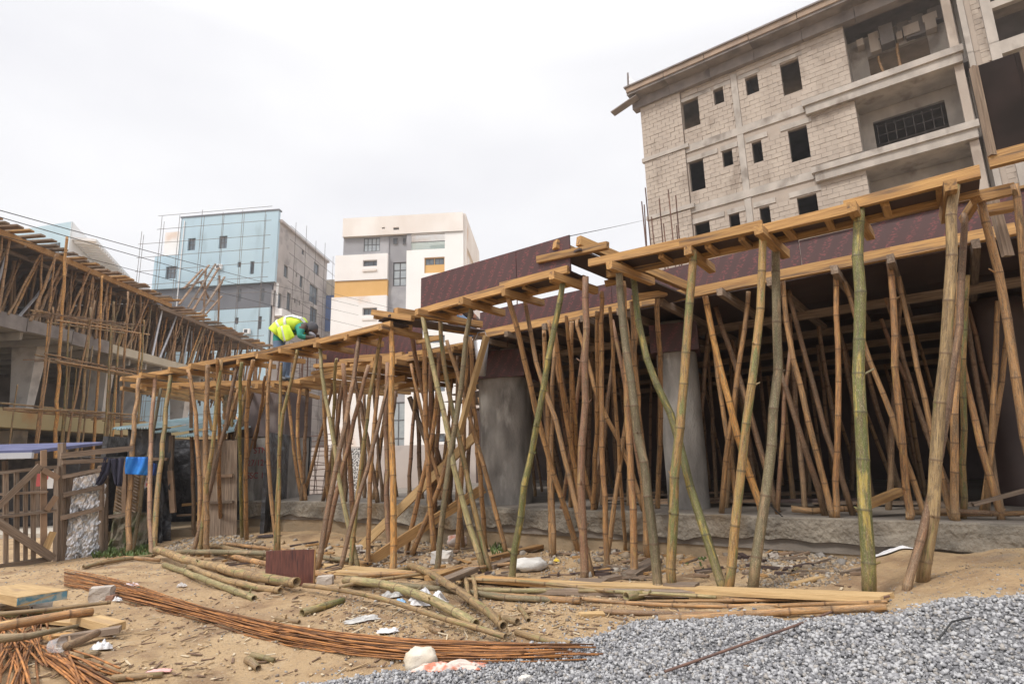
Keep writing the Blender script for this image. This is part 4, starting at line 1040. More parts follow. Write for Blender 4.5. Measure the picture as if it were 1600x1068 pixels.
# ================================================================== WALL TOOL
def wall(pl, u0, u1, z0, z1, ops, name, m, parent, d=0.0, th=.2):
    """wall in a plane with real rectangular openings and reveals"""
    us = sorted({u0, u1, *[min(max(v, u0), u1) for o_ in ops for v in (o_[0], o_[1])]}); zs = sorted({z0, z1, *[min(max(v, z0), z1) for o_ in ops for v in (o_[2], o_[3])]})
    mb = MB()
    def hole(u, z): return any(o_[0] < u < o_[1] and o_[2] < z < o_[3] for o_ in ops)
    for i in range(len(us) - 1):
        for j in range(len(zs) - 1):
            if hole((us[i] + us[i + 1]) / 2, (zs[j] + zs[j + 1]) / 2): continue
            mb.add([pl.P(us[i], zs[j], d), pl.P(us[i + 1], zs[j], d), pl.P(us[i + 1], zs[j + 1], d), pl.P(us[i], zs[j + 1], d)], [(0, 1, 2, 3)])
            mb.add([pl.P(us[i], zs[j], d - th), pl.P(us[i + 1], zs[j], d - th), pl.P(us[i + 1], zs[j + 1], d - th), pl.P(us[i], zs[j + 1], d - th)], [(3, 2, 1, 0)])
    for a, b, c, e in ops:
        q = [(a, c), (b, c), (b, e), (a, e)]
        for k in range(4):
            (x1, y1), (x2, y2) = q[k], q[(k + 1) % 4]
            mb.add([pl.P(x1, y1, d), pl.P(x2, y2, d), pl.P(x2, y2, d - th), pl.P(x1, y1, d - th)], [(0, 1, 2, 3)])
    for (x1, y1), (x2, y2) in (((u0, z0), (u0, z1)), ((u0, z1), (u1, z1)), ((u1, z1), (u1, z0))):
        mb.add([pl.P(x1, y1, d), pl.P(x2, y2, d), pl.P(x2, y2, d - th), pl.P(x1, y1, d - th)], [(0, 1, 2, 3)])
    return mb.build(name, m, parent)
def window(pl, a, b, c, e, d, parent, mf, mg, nx=2, nz_=1, w=.06):
    mb = MB()
    for u in [a + (b - a) * i / nx for i in range(nx + 1)]:
        uu = min(max(u, a + w / 2), b - w / 2); mb.pbox(pl, uu - w / 2, uu + w / 2, c, e, d + .03, d - .03)
    for z in [c + (e - c) * i / nz_ for i in range(nz_ + 1)]:
        zz = min(max(z, c + w / 2), e - w / 2); mb.pbox(pl, a, b, zz - w / 2, zz + w / 2, d + .025, d - .025)
    f = mb.build('window', mf, parent)
    g = MB().pbox(pl, a, b, c, e, d - .005, d - .02); g.build('pane', mg, f); return f
M_glass = mat('window_glass', (.10, .13, .16), .12, (.16, .19, .22), 1.5)
M_glassp = mat('pale_window_glass', (.30, .34, .37), .15, (.38, .42, .44), 1.5)
M_frame = mat('dark_window_frame', (.06, .06, .065), .5)
M_blue = mat('pale_blue_paint', (.39, .53, .62), .95, (.43, .57, .65), .3, (1, 1, .35), spots=(.35, .47, .54), spot_scale=.5, spot_lo=.58)
M_white = mat('white_wall_paint', (.74, .72, .71), .85, (.80, .79, .78), .25, spots=(.66, .54, .46), spot_scale=.22, spot_lo=.6)
M_whitec = mat('clean_white_paint', (.78, .78, .78), .85, (.82, .82, .82), .3)
M_greyb = mat('dark_grey_paint', (.115, .12, .14), .8, (.14, .145, .165), .4)
M_greym = mat('mid_grey_paint', (.25, .25, .27), .8, (.30, .30, .32), .4, spots=(.36, .36, .38), spot_scale=.4)
M_yel = mat('ochre_paint', (.62, .36, .11), .8, (.66, .40, .14), .4)
M_navy = mat('blue_paint', (.09, .15, .33), .8, (.12, .18, .36), .4)
M_stain = mat('stained_white_paint', (.68, .62, .57), .85, (.78, .75, .72), .28, (1, 1, .5), spots=(.58, .36, .22), spot_scale=.35, spot_lo=.6)

# ================================================================== RIGHT: UNFINISHED BLOCK OF FLATS
RB = Plane(W(-12, 28, 0), W(12, 28, 0))
def rs(s): return s + 12           # facade coordinate s -> u
rb = empty('unfinished_building', W(-4, 28, 0), 'unfinished grey block building five storeys high with empty window openings', 'building')
Z5, Z4, Z3, Z2, Z1 = 20.35, 16.9, 13.5, 10.05, 6.6
wins = []
for zb, k in ((Z4, 0), (Z3, 1), (Z2, 2), (Z1, 3)):
    o4 = [( -9.2, -8.32, zb + 1.25, zb + 2.85), (-7.5, -7.0, zb + 2.0, zb + 2.85), (-5.9, -5.3, zb + 1.85, zb + 2.8), (-4.25, -3.42, zb + 1.1, zb + 2.8)]
    if k: o4 = [(-9.15, -8.37, zb + 1.05, zb + 2.72), (-7.4, -6.9, zb + 1.85, zb + 2.72), (-5.96, -5.5, zb + 1.55, zb + 2.65), (-4.3, -3.48, zb + 1.0, zb + 2.65)]
    wins += o4
ops = [(rs(a), rs(b), c, e) for a, b, c, e in wins]
# main facade, bays A (projecting corner), B, C
wall(RB, rs(-11.5), rs(-1.45), 0, Z5, ops, 'block_wall', M_block2, rb, d=0, th=.22)
for zb in (Z4, Z3, Z2, Z1):       # recessed balcony bay between s=-1.45 and 2.35
    h = 3.45
    oo = [(rs(-.98), rs(1.70), zb + .35, zb + 2.5)] if zb != Z4 else [(rs(-.75), rs(1.55), zb + .35, zb + 2.4)]
    wall(RB, rs(-1.45), rs(2.6), zb, zb + h, oo, 'recess_wall', M_render, rb, d=-1.5, th=.2)
    MB().pbox(RB, rs(-1.65), rs(-1.45), zb, zb + h, 0, -1.5).build('side_wall', M_render, rb)
    MB().pbox(RB, rs(2.62), rs(2.82), zb, zb + h, 0.0, -1.5).build('side_wall', M_render, rb)
    # slab edge and sill beam in front
    MB().pbox(RB, rs(-3.4), rs(2.42), zb - .38, zb + .03, .28, -1.45).build('balcony_slab', M_render, rb)
    MB().pbox(RB, rs(-3.5), rs(2.5), zb + .03, zb + .32, .38, .1).build('balcony_kerb', M_render, rb)
    MB().pbox(RB, rs(2.12), rs(2.42), zb + .32, zb + h - .4, .06, -.2).build('pier', M_block, rb)
    # far right: piers and open floors
    MB().pbox(RB, rs(2.84), rs(3.02), zb, zb + h, -.1, -.4).build('side_wall', M_block2, rb)
    wall(RB, rs(3.02), rs(3.3) , zb, zb + h, [], 'block_wall', M_block2, rb, d=-.1, th=.25)
    MB().pbox(RB, rs(3.3), rs(3.62), zb, zb + h, .12, -.2).build('pier', M_render, rb)
    MB().pbox(RB, rs(3.62), rs(12), zb - .55, zb + .0, .10, -.2).build('floor_beam', M_render, rb)
    MB().pbox(RB, rs(3.62), rs(12), zb + 1.55, zb + 1.85, .05, -.2).build('floor_beam', M_render, rb)
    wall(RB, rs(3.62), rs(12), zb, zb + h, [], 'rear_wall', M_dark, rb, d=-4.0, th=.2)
# lighter floor bands, lintels, tie column
for zb in (Z4, Z3, Z2, Z1):
    MB().pbox(RB, rs(-9.22), rs(-3.38), zb - .12, zb + .28, .07, -.02).build('floor_band', M_render, rb)
    MB().pbox(RB, rs(-11.62), rs(-9.0), zb + .12, zb + .34, .22, -.02).build('floor_band', M_render, rb)
    MB().pbox(RB, rs(-6.58), rs(-6.28), zb + .28, zb + 3.28, .06, -.02).build('tie_column', M_render, rb)
    for a, b in ((-9.35, -7.6), (-7.45, -6.6), (-6.2, -5.2), (-4.6, -3.25)):
        MB().pbox(RB, rs(a), rs(b), zb + 2.72 if zb != Z4 else zb + 2.86, zb + 2.98 if zb != Z4 else zb + 3.06, .05, -.02).build('lintel', M_render, rb)
    MB().pbox(RB, rs(-11.5), rs(12), zb - .2, zb + .0, -.24, -7.9).build('floor_slab', M_dark, rb)
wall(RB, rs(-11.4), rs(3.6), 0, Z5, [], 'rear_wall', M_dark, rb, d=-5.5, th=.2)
MB().pbox(RB, rs(-11.5), rs(-11.3), 0, Z5, -.2, -8).build('end_wall', M_block, rb)
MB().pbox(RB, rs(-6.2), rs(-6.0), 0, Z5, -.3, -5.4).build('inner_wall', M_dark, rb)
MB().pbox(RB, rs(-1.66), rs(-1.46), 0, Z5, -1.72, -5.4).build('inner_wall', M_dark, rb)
# eaves: sloping soffit, fascia, gutter boards
M_eave = mat('grey_roof_boards', (.17, .15, .145), .9, (.24, .215, .20), 1.5, spots=(.12, .105, .1), spot_scale=.7)
for s0 in np.arange(-11.9, 12, 2.2):
    MB().pbox(RB, rs(s0), rs(s0 + 2.18), Z5 + .0, Z5 + .55, .30, -.2).build('eave_beam', M_eave, rb)
    MB().pbox(RB, rs(s0), rs(s0 + 2.19), Z5 + .55, Z5 + .68, .95, -.2).build('soffit_board', M_eave, rb)
    MB().pbox(RB, rs(s0), rs(s0 + 2.17), Z5 + .68 + random.uniform(-.02, .02), Z5 + .98, 1.02, .92).build('fascia_board', mat('weathered_fascia', (.34, .25, .18), .85, (.24, .18, .14), 2, rnd=.2) if s0 < -11 else bpy.data.materials['weathered_fascia'], rb)
MB().pbox(RB, rs(-12.0), rs(12.2), Z5 + .97, Z5 + 1.05, 1.1, -8).build('roof_deck', M_eave, rb)
MB().bar(RB.P(rs(-13.0), Z5 + .05, .6), RB.P(rs(-11.4), Z5 + .45, .6), .5, .06).build('outrigger_board', M_eave, rb)
MB().bar(RB.P(rs(-11.9), Z5 + .98, .7), RB.P(rs(-11.85), Z5 + 2.1, .7), .08).build('corner_post', M_eave, rb)
MB().add([RB.P(rs(-11.85), Z5 + .9, .7), RB.P(rs(-11.2), Z5 + .95, .7), RB.P(rs(-11.85), Z5 + 2.0, .7), RB.P(rs(-11.85), Z5 + .9, .64), RB.P(rs(-11.2), Z5 + .95, .64), RB.P(rs(-11.85), Z5 + 2.0, .64)], [(0, 1, 2), (5, 4, 3), (0, 3, 4, 1), (1, 4, 5, 2), (2, 5, 3, 0)]).build('gable_sheet', M_steel, rb)
# broken concrete patches hanging in the top balcony, props
for i in range(14):
    s0 = random.uniform(-1.3, 2.0); MB().pbox(RB, rs(s0), rs(s0 + random.uniform(.2, .6)), Z4 + 2.3 + random.uniform(0, .6), Z4 + 2.9 + random.uniform(0, .5), -1.2 + random.uniform(-.2, .3), -1.48).build('broken_render', M_block if i % 2 else M_dark, rb)
bamboo('bamboo_prop', [RB.P(rs(-.2), Z4 + .3, -1.1), RB.P(rs(-.35), Z4 + 2.0, -1.1)], .05, .05, 'tan', 'thin prop inside the top balcony of the unfinished building, left one', 'bamboo prop')
bamboo('bamboo_prop', [RB.P(rs(.35), Z4 + .3, -1.1), RB.P(rs(.42), Z4 + 2.3, -1.1)], .07, .06, 'tan', 'thicker prop inside the top balcony of the unfinished building, right one', 'bamboo prop')
# window grilles in the recesses
for zb in (Z3, Z2):
    mb = MB()
    for i in range(8): u = -.85 + 2.4 * i / 7; mb.pbox(RB, rs(u) - .012, rs(u) + .012, zb + .35, zb + 2.35, -1.62, -1.64)
    for i in range(5): z = zb + .45 + .45 * i; mb.pbox(RB, rs(-.85), rs(1.55), z - .01, z + .01, -1.6, -1.62)
    mb.build('window_grille', M_tube, rb)
# the blocks: nearest 300 as single parts, the others joined
def courses(regions, bw=.46, bh=.235, j=.016):
    out = []
    for (s0, s1, z0, z1, d, holes) in regions:
        nrow = int((z1 - z0) / bh)
        for k in range(nrow + 1):
            za = z0 + k * bh; zb_ = min(za + bh - j, z1)
            if zb_ - za < .08: continue
            s = s0 - (bw / 2 if k % 2 else 0)
            while s < s1:
                cuts = [(max(s, s0), min(s + bw - j, s1))]
                for (ha, hb, hc, he) in holes:
                    if he <= za + .03 or hc >= zb_ - .03: continue
                    nc = []
                    for a, b in cuts:
                        if hb <= a or ha >= b: nc.append((a, b))
                        else:
                            if a < ha: nc.append((a, ha))
                            if b > hb: nc.append((hb, b))
                    cuts = nc
                for a, b in cuts:
                    if b - a > .07: out.append((a, b, za, zb_, d))
                s += bw
    return out
reg = []
for zb, top in ((Z4, 3.45), (Z3, 3.2), (Z2, 3.2), (Z1, 3.2)):
    H4 = [w_ for w_ in wins if zb < w_[2] < zb + 3.4]
    for a, b in ((-9.2, -6.6), (-6.26, -1.47)):
        hh = H4 + [(-9.35, -3.25, zb + 2.72 if zb != Z4 else zb + 2.86, zb + 2.98 if zb != Z4 else zb + 3.06), (-3.52, -1.45, zb - .4, zb + .34)]
        reg.append((a, b, zb + .3, zb + top, .035, hh))
    reg.append((-11.5, -9.22, zb + .36 , zb + 3.5, .16, []))
    reg.append((3.02, 3.3, zb, zb + 3.4, -.07, []))
blk = courses(reg)
blk.sort(key=lambda q: -(q[0] - .25 * q[2] * 0))
vis = [q for q in blk if q[2] > 9.2]
near = sorted(vis, key=lambda q: -(q[0] + (q[2] < 17) * .0))[:300]
ns = set(near); mb = MB()
for q in blk:
    dd = q[4] + random.uniform(-.012, .012)
    if q in ns: MB().pbox(RB, rs(q[0]), rs(q[1]), q[2], q[3], dd, dd - .12).build('block', M_block, rb)
    else: mb.pbox(RB, rs(q[0]), rs(q[1]), q[2], q[3], dd, dd - .12)
tag(mb.build('block_courses', M_block, rb), kind='stuff')
MB().pbox(RB, rs(-11.5), rs(-9.22), 0, Z5, .1, -.02).build('corner_bay', M_block2, rb)

# ================================================================== WHITE AND OCHRE TOWER
a = at_y(538, 346, 75); b = at_y(724, 336, 73.9); c_ = at_y(746, 396, 88.9)
WT = Plane((a.x, a.y), (b.x, b.y)); WS = Plane((b.x, b.y), (c_.x, c_.y))
wt_ = empty('white_building', (a.x + 8, 75, 0), 'white apartment tower with grey and ochre panels beyond the new deck', 'building')
def U(pl, x, y): return pl.uz(x, y)
z5 = lambda x, y: (500 + x * .206, 320 + y * .206)
uL = 0; uR = (WT.b - WT.a).length
def zz(x, y): return U(WT, *z5(x, y))[1]
def uu(x, y): return U(WT, *z5(x, y))[0]
Zt = 34.6; Zp = zz(350, 245)
open_l = [(uu(332, 300), uu(455, 300), zz(400, 352), zz(400, 250)), (uu(333, 450), uu(440, 450), zz(390, 472), zz(390, 425)), (uu(331, 810), uu(440, 810), zz(390, 840), zz(390, 785))]
uG0, uG1 = uu(520, 400), uu(660, 400); uB0, uB1 = uu(695, 300), uu(950, 280)
# parapet, blocks of colour as wall pieces
wall(WT, uL, uR, Zp, Zt, [(uu(478, 185), uu(500, 185), zz(490, 192), zz(490, 180)), (uu(563, 190), uu(606, 190), zz(585, 200), zz(585, 180))], 'parapet', M_stain, wt_, d=.5, th=.5)
MB().pbox(WT, uL + .1, uR, Zp + .02, Zt - .3, -.1, -.4).build('parapet_back', M_dark, wt_)
wall(WT, uL, uG0, zz(250, 388), Zp, [open_l[0]], 'grey_wall', M_greym, wt_)
wall(WT, uL - .9, uG0, zz(250, 580), zz(250, 388), [open_l[1]], 'white_wall', M_white, wt_, d=.45, th=.6)
wall(WT, uL - .9, uG0, zz(250, 703), zz(250, 580), [], 'ochre_wall', M_yel, wt_, d=.3, th=.5)
wall(WT, uL - 1.2, uG0, 0, zz(250, 703), [open_l[2], (open_l[2][0], open_l[2][1], open_l[2][2] - 6.6, open_l[2][3] - 6.6), (open_l[2][0], open_l[2][1], open_l[2][2] - 10, open_l[2][3] - 10)], 'white_wall', M_white, wt_, d=.5, th=.6)
gw = [(uu(555, 275), uu(588, 275), zz(570, 298), zz(570, 250)), (uu(628, 275), uu(650, 275), zz(640, 298), zz(640, 250)), (uu(551, 500), uu(656, 500), zz(600, 612), zz(600, 430)), (uu(551, 800), uu(656, 800), zz(600, 985), zz(600, 790)),
      (uu(551, 800), uu(656, 800), 2, 9)]
wall(WT, uG0, uG1, 0, Zp, gw, 'grey_stair_wall', M_greym, wt_, d=-.2)
balc = (uB0, uB1, zz(820, 345), Zp - .05)
w2 = (uu(795, 440), uu(948, 440), zz(870, 520), zz(870, 402))
lower = [(w2[0], w2[1], w2[2] - 3.2 * k, w2[3] - 3.2 * k - (1.2 if 1 else 0)) for k in (1, 2, 3, 4, 5, 6, 7, 8)]
wall(WT, uG1, uR, 0, Zp, [balc, w2] + lower, 'white_wall', M_whitec, wt_, d=.3, th=.4)
wall(WT, uG1, uG1 + (uB0 - uG1), zz(680, 350), Zp, [], 'grey_wall', M_greym, wt_, d=.33, th=.02)
for q in (open_l[0],): window(WT, *q, -.12, wt_, M_frame, M_glassp, 4, 2, .1)
for q in (open_l[1], open_l[2], gw[0], gw[1]): window(WT, *q, -.1, wt_, M_frame, M_glass, 3, 1, .1)
for dz in (6.6, 10): q = open_l[2]; window(WT, q[0], q[1], q[2] - dz, q[3] - dz, -.1, wt_, M_frame, M_glass, 3, 1, .1)
for q in open_l[1:]: MB().pbox(WT, q[0], q[1], q[2] - .75, q[2] - .45, .6, .4).build('window_sill', M_stain, wt_)
for q in gw[2:]: window(WT, *q, -.35, wt_, M_frame, M_glassp, 2, 3, .14)
MB().pbox(WT, *balc[:2], balc[2], balc[3], -2.5, -2.7).build('balcony_wall', M_white, wt_)
window(WT, uu(808, 300), uB1 - .1, balc[2], balc[3] - .7, -2.35, wt_, M_frame, M_glass, 3, 1, .12)
MB().pbox(WT, balc[0], balc[1], balc[2] - .1, balc[2] + .05, .25, -2.5).build('balcony_floor', M_white, wt_)
MB().pbox(WT, balc[0], balc[1], balc[2] + .05, balc[2] + 1.15, .2, .17).build('glass_balustrade', mat('balustrade_glass', (.45, .55, .52), .15, alpha=.45), wt_)
MB().pbox(WT, balc[0], balc[1], balc[2] + 1.15, balc[2] + 1.22, .24, .15).build('handrail', M_frame, wt_)
wall(WT, w2[0], w2[1], w2[2], w2[3], [(w2[0] + .1, w2[0] + 1.3, w2[2] + 1.2, w2[3] - .1), (w2[1] - 1.4, w2[1] - .1, w2[2] + 1.2, w2[3] - .1)], 'ochre_panel', M_yel, wt_, d=.1, th=.1)
window(WT, w2[0] + .1, w2[0] + 1.3, w2[2] + 1.2, w2[3] - .1, 0, wt_, M_frame, M_glass, 2, 1, .1); window(WT, w2[1] - 1.4, w2[1] - .1, w2[2] + 1.2, w2[3] - .1, 0, wt_, M_frame, M_glass, 2, 1, .1)
for q in lower: window(WT, q[0], q[1], q[2], q[3], 0, wt_, M_frame, M_glass, 3, 1, .1)
Ls = (WS.b - WS.a).length
wall(WS, 0, Ls, 0, Zt, [(1.5, 8.5, 26.6, 30.2), (3, 9, 22.5, 25.8), (9.5, 14, 26.6, 30.2)], 'side_wall', M_stain, wt_, d=.3, th=.3)
MB().pbox(WS, 1.5, 14, 22.5, 30.2, -.6, -.8).build('recess_wall', M_dark, wt_)
MB().pbox(WT, uL, uR, 0, Zt - 1.2, -3.0, -12).build('core', M_white, wt_)

# ================================================================== BLUE BUILDING WITH TUBE SCAFFOLD
a = at_y(286, 342, 75); b = at_y(438, 331, 73.4); a0 = at_y(235, 400, 75.6)
BB = Plane((a0.x, a0.y), (b.x, b.y)); BS = Plane((b.x, b.y), (b.x + 3.1, b.y + 44))
bb_ = empty('blue_building', (-38, 76, 0), 'pale blue building with a dark grey band wrapped in steel tube scaffolding', 'building')
z4 = lambda x, y: (220 + x * .2434, 300 + y * .2434)
def bz(x, y): return BB.uz(*z4(x, y))
uE = (BB.b - BB.a).length; ub0 = bz(95, 500)[0]; ub1 = bz(262, 300)[0]; Ztop = bz(580, 150)[1]; Zst = bz(180, 415)[1]; Zb1 = bz(600, 597)[1]; Zb0 = bz(700, 750)[1]; uCut = bz(840, 680)[0]
Wn = lambda x0, x1, y0, y1: (bz(x0, (y0 + y1) / 2)[0], bz(x1, (y0 + y1) / 2)[0], bz((x0 + x1) / 2, y1)[1], bz((x0 + x1) / 2, y0)[1])
bw_ = [Wn(314, 362, 303, 380), Wn(513, 565, 288, 368), Wn(632, 655, 455, 488), Wn(712, 738, 450, 532)]
bwl = [Wn(172, 245, 482, 560)]; bwd = [Wn(622, 645, 622, 700), Wn(770, 793, 620, 698)]; bwb = [Wn(612, 635, 808, 850), Wn(760, 783, 800, 882)]
wall(BB, ub1, uE, Zb1, Ztop, bw_, 'blue_wall', M_blue, bb_, d=.4, th=.5)
wall(BB, ub0, ub1, Zb1, Zst, bwl, 'blue_wall', M_blue, bb_, d=.38, th=.4)
wall(BB, ub0 + .2, uCut, Zb0, Zb1, bwd, 'dark_band_wall', M_greyb, bb_, d=0, th=.3)
wall(BB, ub0, uCut, 0, Zb0, bwb, 'blue_wall', M_blue, bb_, d=.3, th=.4)
for q in bw_ + bwl + bwb: window(BB, *q, .1, bb_, M_frame, M_glass, 3 if q[1] - q[0] > 1.5 else 2, 2, .12)
for q in bwd: window(BB, *q, -.1, bb_, M_frame, M_glass, 2, 1, .1)
MB().pbox(BB, ub1 - .1, uE + .1, Ztop, Ztop + .18, .5, -.3).build('parapet_coping', M_greyb, bb_)
MB().pbox(BB, ub0 + .4, uE - 1.5, 0, Ztop - 1.5, -.6, -14).build('core', M_white, bb_)
MB().pbox(BB, ub1 - 2.6, ub1 - .05, bz(200, 290)[1] - .2, bz(200, 290)[1] + .1, -1.5, -6).build('balcony_slab', M_white, bb_)
M_side = mat('unpainted_grey_render', (.40, .36, .34), .9, (.50, .46, .44), .35, spots=(.30, .27, .26), spot_scale=.5)
def bs(x, y): return BS.uz(*z4(x, y))
uA = bs(900, 300)[0]; LS = bs(1195, 500)[0]; zr = bs(905, 205)[1]; 
sw = []
for (x0, x1, y0, y1) in [(918, 945, 470, 550), (1020, 1040, 535, 612), (1110, 1143, 455, 530), (1033, 1048, 372, 402), (850, 903, 640, 740), (937, 962, 645, 760), (1082, 1135, 600, 715), (1085, 1130, 740, 860), (985, 993, 680, 712), (1014, 1022, 695, 727), (995, 1003, 515, 545)]:
    q = (bs(x0, (y0 + y1) / 2)[0], bs(x1, (y0 + y1) / 2)[0], bs((x0 + x1) / 2, y1)[1], bs((x0 + x1) / 2, y0)[1]); sw.append(q)
wall(BS, 0, LS, 0, zr, sw, 'side_wall', M_side, bb_, d=0, th=.3)
for q in sw: window(BS, *q, -.2, bb_, M_frame, M_glass, 2 if q[1] - q[0] > .8 else 1, 1, .1)
MB().pbox(BS, -.1, LS, zr, zr + .35, .4, -.4).build('eave', M_side, bb_)
q0 = bs(840, 740); q1 = bs(975, 790)
MB().pbox(BS, .1, q1[0], q0[1] - .9, q0[1] + .1, 1.0, 0).build('balcony', M_whitec, bb_)
MB().pbox(BS, .1, .5, q0[1], Zb1, .15, 0).build('corner_pilaster', M_whitec, bb_)
MB().pbox(BS, LS + .2, LS + 12, 0, zr - 6, 2.6, -3).build('rear_wing', M_side, bb_)
qa = bs(1200, 450); MB().pbox(BS, LS + .1, LS + 11.5, zr - 11.5, zr - 5.5, 2.75, 0).build('navy_panel', M_navy, bb_)
MB().pbox(BS, LS + .2, LS + 6, zr - 5.45, zr - 2.8, 1.6, -4).build('roof_room', mat('cream_paint', (.55, .50, .42), .85), bb_)
for u, z in ((uE * .55, Zb1 + 2.2), (uE * .8, Zb0 - 3.5)):
    ac = MB().pbox(BB, u, u + .9, z, z + .65, .75, .42).build('air_conditioner', M_whitec, bb_); MB().pbox(BB, u + .15, u + .6, z + .1, z + .55, .77, .75).build('fan_grille', M_frame, ac)
MB().tube([BB.P(ub1 + .6, 0, .5), BB.P(ub1 + .6, Ztop - .5, .5)], .07, 5).build('drain_pipe', M_whitec, bb_)
# tube scaffold as its own thing
sc = empty('tube_scaffold', BB.P(10, 0, 2), 'steel tube scaffold of thin poles in front of the pale blue building', 'scaffold')
zt2 = bz(300, 175)[1]
ux = [bz(x, 500)[0] for x in (68, 190, 300, 440, 570, 695, 835)]
for k, u in enumerate(ux):
    for du, d in ((0, 1.0), (.5, 2.0)):
        top = (zt2 - 1.2 if k > 1 else Zst + 2 + k * 2.0) + random.uniform(.0, .9)
        mb = MB(); mb.tube([BB.P(u + du, 0, d + 1), BB.P(u + du + random.uniform(-.1, .1), top, d + 1)], .038, 4); mb.build('standard', M_tube, sc)
z = 2.0
while z < zt2:
    for d in (2.0, 3.0):
        if z > Zst + 4 and False: continue
        x0 = ux[0] - .7 if z < Zst + 3 else ux[1] - 1
        if d == 3.0 and int(z) % 2: continue
        MB().tube([BB.P(x0, z, d), BB.P(ux[-1] + .8, z + random.uniform(-.1, .1), d)], .034, 4).build('ledger', M_tube, sc)
    z += 1.95
for k in range(9):
    u = 1.5 + k * 3.4
    MB().tube([BS.P(u, 0, 1.6), BS.P(u, zr + (1.5 if k % 2 else .5), 1.6)], .038, 4).build('standard', M_tube, sc)
z = 2.0
while z < zr:
    MB().tube([BS.P(0, z, 1.6), BS.P(30, z, 1.6)], .034, 4).build('ledger', M_tube, sc); z += 1.95

# ================================================================== PALE BUILDING BEYOND THE STREET BLOCK
a = at_y(20, 352, 60); b = at_y(113, 346, 58); c_ = at_y(245, 415, 92)
PB = Plane((a.x, a.y), (b.x, b.y)); PSd = Plane((b.x, b.y), (c_.x, c_.y))
pb = empty('pale_building', (b.x, b.y, 0), 'pale blue and white building with a slatted balcony behind the bamboo decks', 'building')
zt3 = b.z
wall(PB, -8, (PB.b - PB.a).length, 0, zt3, [], 'blue_wall', M_blue, pb, th=.05)
q = PB.uz(90, 385); window(PB, q[0] - 1.5, q[0] + .3, q[1] - 1.2, q[1] + .4, .03, pb, M_frame, M_glass, 2, 1, .1)
wall(PSd, 0, (PSd.b - PSd.a).length, 0, zt3, [], 'white_wall', M_whitec, pb, th=.05)
q = PSd.uz(113, 370)
MB().pbox(PSd, .5, 34, q[1] - .3, q[1], 2.2, 0).build('balcony_roof', M_whitec, pb)
for i in range(40): MB().pbox(PSd, .8 + i * .82, 1.1 + i * .82, q[1] - .55, q[1] - .3, 2.2, .1).build('slat', M_whitec, pb)
MB().pbox(PSd, .5, 34, q[1] - 5.2, q[1] - 3.4, 2.2, 1.9).build('balcony_front', M_whitec, pb)

# ================================================================== STREET BLOCK (left) WITH BAMBOO PROPPED FLOOR
SB = Plane((-18.5 + .03 * -10, 10), (-18.5 + .03 * 25, 45))
sb = empty('unfinished_building', SB.P(15, 0), 'unfinished concrete building at the left with a floor full of bamboo props', 'building')
def su(x, y): return SB.uz(x, y)
uF = su(412, 528)[0]; FT = 9.75; u0 = -2
M_moss = mat('mossy_concrete', (.44, .36, .20), .9, (.36, .31, .17), .8, spots=(.42, .24, .10), spot_scale=.6, spot_lo=.55)
M_slabc = mat('cast_concrete', (.30, .28, .26), .9, (.38, .355, .32), .8, spots=(.2, .19, .175), spot_scale=1.1)
M_slabd = mat('dark_edge_boards', (.17, .15, .145), .9, (.26, .235, .22), 2)
uS = su(300, 563)[0]; uBk = su(264, 463)[0]
MB().pbox(SB, u0, uS + 2, 6.35, 6.75, 0, -16).build('floor_slab', M_slabc, sb)
MB().pbox(SB, su(140, 525)[0], uS + 2, 6.4, 6.78, .06, -.1).build('slab_edge', mat('pale_cast_edge', (.50, .45, .36), .9, (.42, .38, .30), 1), sb)
for i in range(8):
    MB().pbox(SB, u0 + i * 2.2, u0 + i * 2.2 + 2.15, 6.33 + random.uniform(-.03, .03), 6.85, .10, .03).build('edge_board', M_slabd, sb)
MB().pbox(SB, u0, uF, 2.75, 3.45, 0, -.5).build('mossy_beam', M_moss, sb)
MB().pbox(SB, u0, uF, 3.1, 3.4, -.5, -16).build('floor_slab', M_slabc, sb)
MB().pbox(SB, u0, uF, 0, 10, -8.5, -8.8).build('inner_wall', M_dark, sb)
MB().pbox(SB, u0, uBk, 9.82, 9.9, -.1, -16).build('deck_boards', M_woodd, sb)
for i in range(26):
    u = u0 + i * 1.2; MB().pbox(SB, u, u + .12, 6.05, 6.34, -.15, -8.4).build('rib', M_slabc, sb)
# tapering white columns (wider at the head)
def tcol(uc, w0, w1, z0, z1, d0, d1, m, nm='tapered_column'):
    p = [SB.P(uc - w0 / 2, z0, d0), SB.P(uc + w0 / 2, z0, d0), SB.P(uc + w0 / 2, z0, d1), SB.P(uc - w0 / 2, z0, d1), SB.P(uc - w1 * .5, z1, d0), SB.P(uc + w1 * .5, z1, d0), SB.P(uc + w1 * .5, z1, d1), SB.P(uc - w1 * .5, z1, d1)]
    return MB().hexa(p).build(nm, m, sb)
M_pcol = mat('pale_column', (.50, .47, .44), .85, (.58, .55, .52), 1, spots=(.38, .35, .33), spot_scale=1.5)
SBc = Plane((-19.9, 10), (-18.85, 45))
def pcol(xa, xb, xc, xd, y0, y1, z0, z1, m):
    """tapering column: lower edge xa..xb at picture height y0, head xc..xd at y1"""
    A0, B0, A1, B1 = SBc.uz(xa, y0)[0], SBc.uz(xb, y0)[0], SBc.uz(xc, y1)[0], SBc.uz(xd, y1)[0]
    pts = [SBc.P(A0, z0, 0), SBc.P(B0, z0, 0), SBc.P(B0, z0, -.65), SBc.P(A0, z0, -.65), SBc.P(A1, z1, 0), SBc.P(B1, z1, 0), SBc.P(B1, z1, -1.1), SBc.P(A1, z1, -1.1)]
    MB().hexa(pts).build('tapered_column', m, sb)
pcol(41, 52, 58, 76, 632, 545, 3.42, 6.34, M_pcol)
pcol(159, 166, 167, 180, 645, 580, 3.42, 6.34, M_pcol)
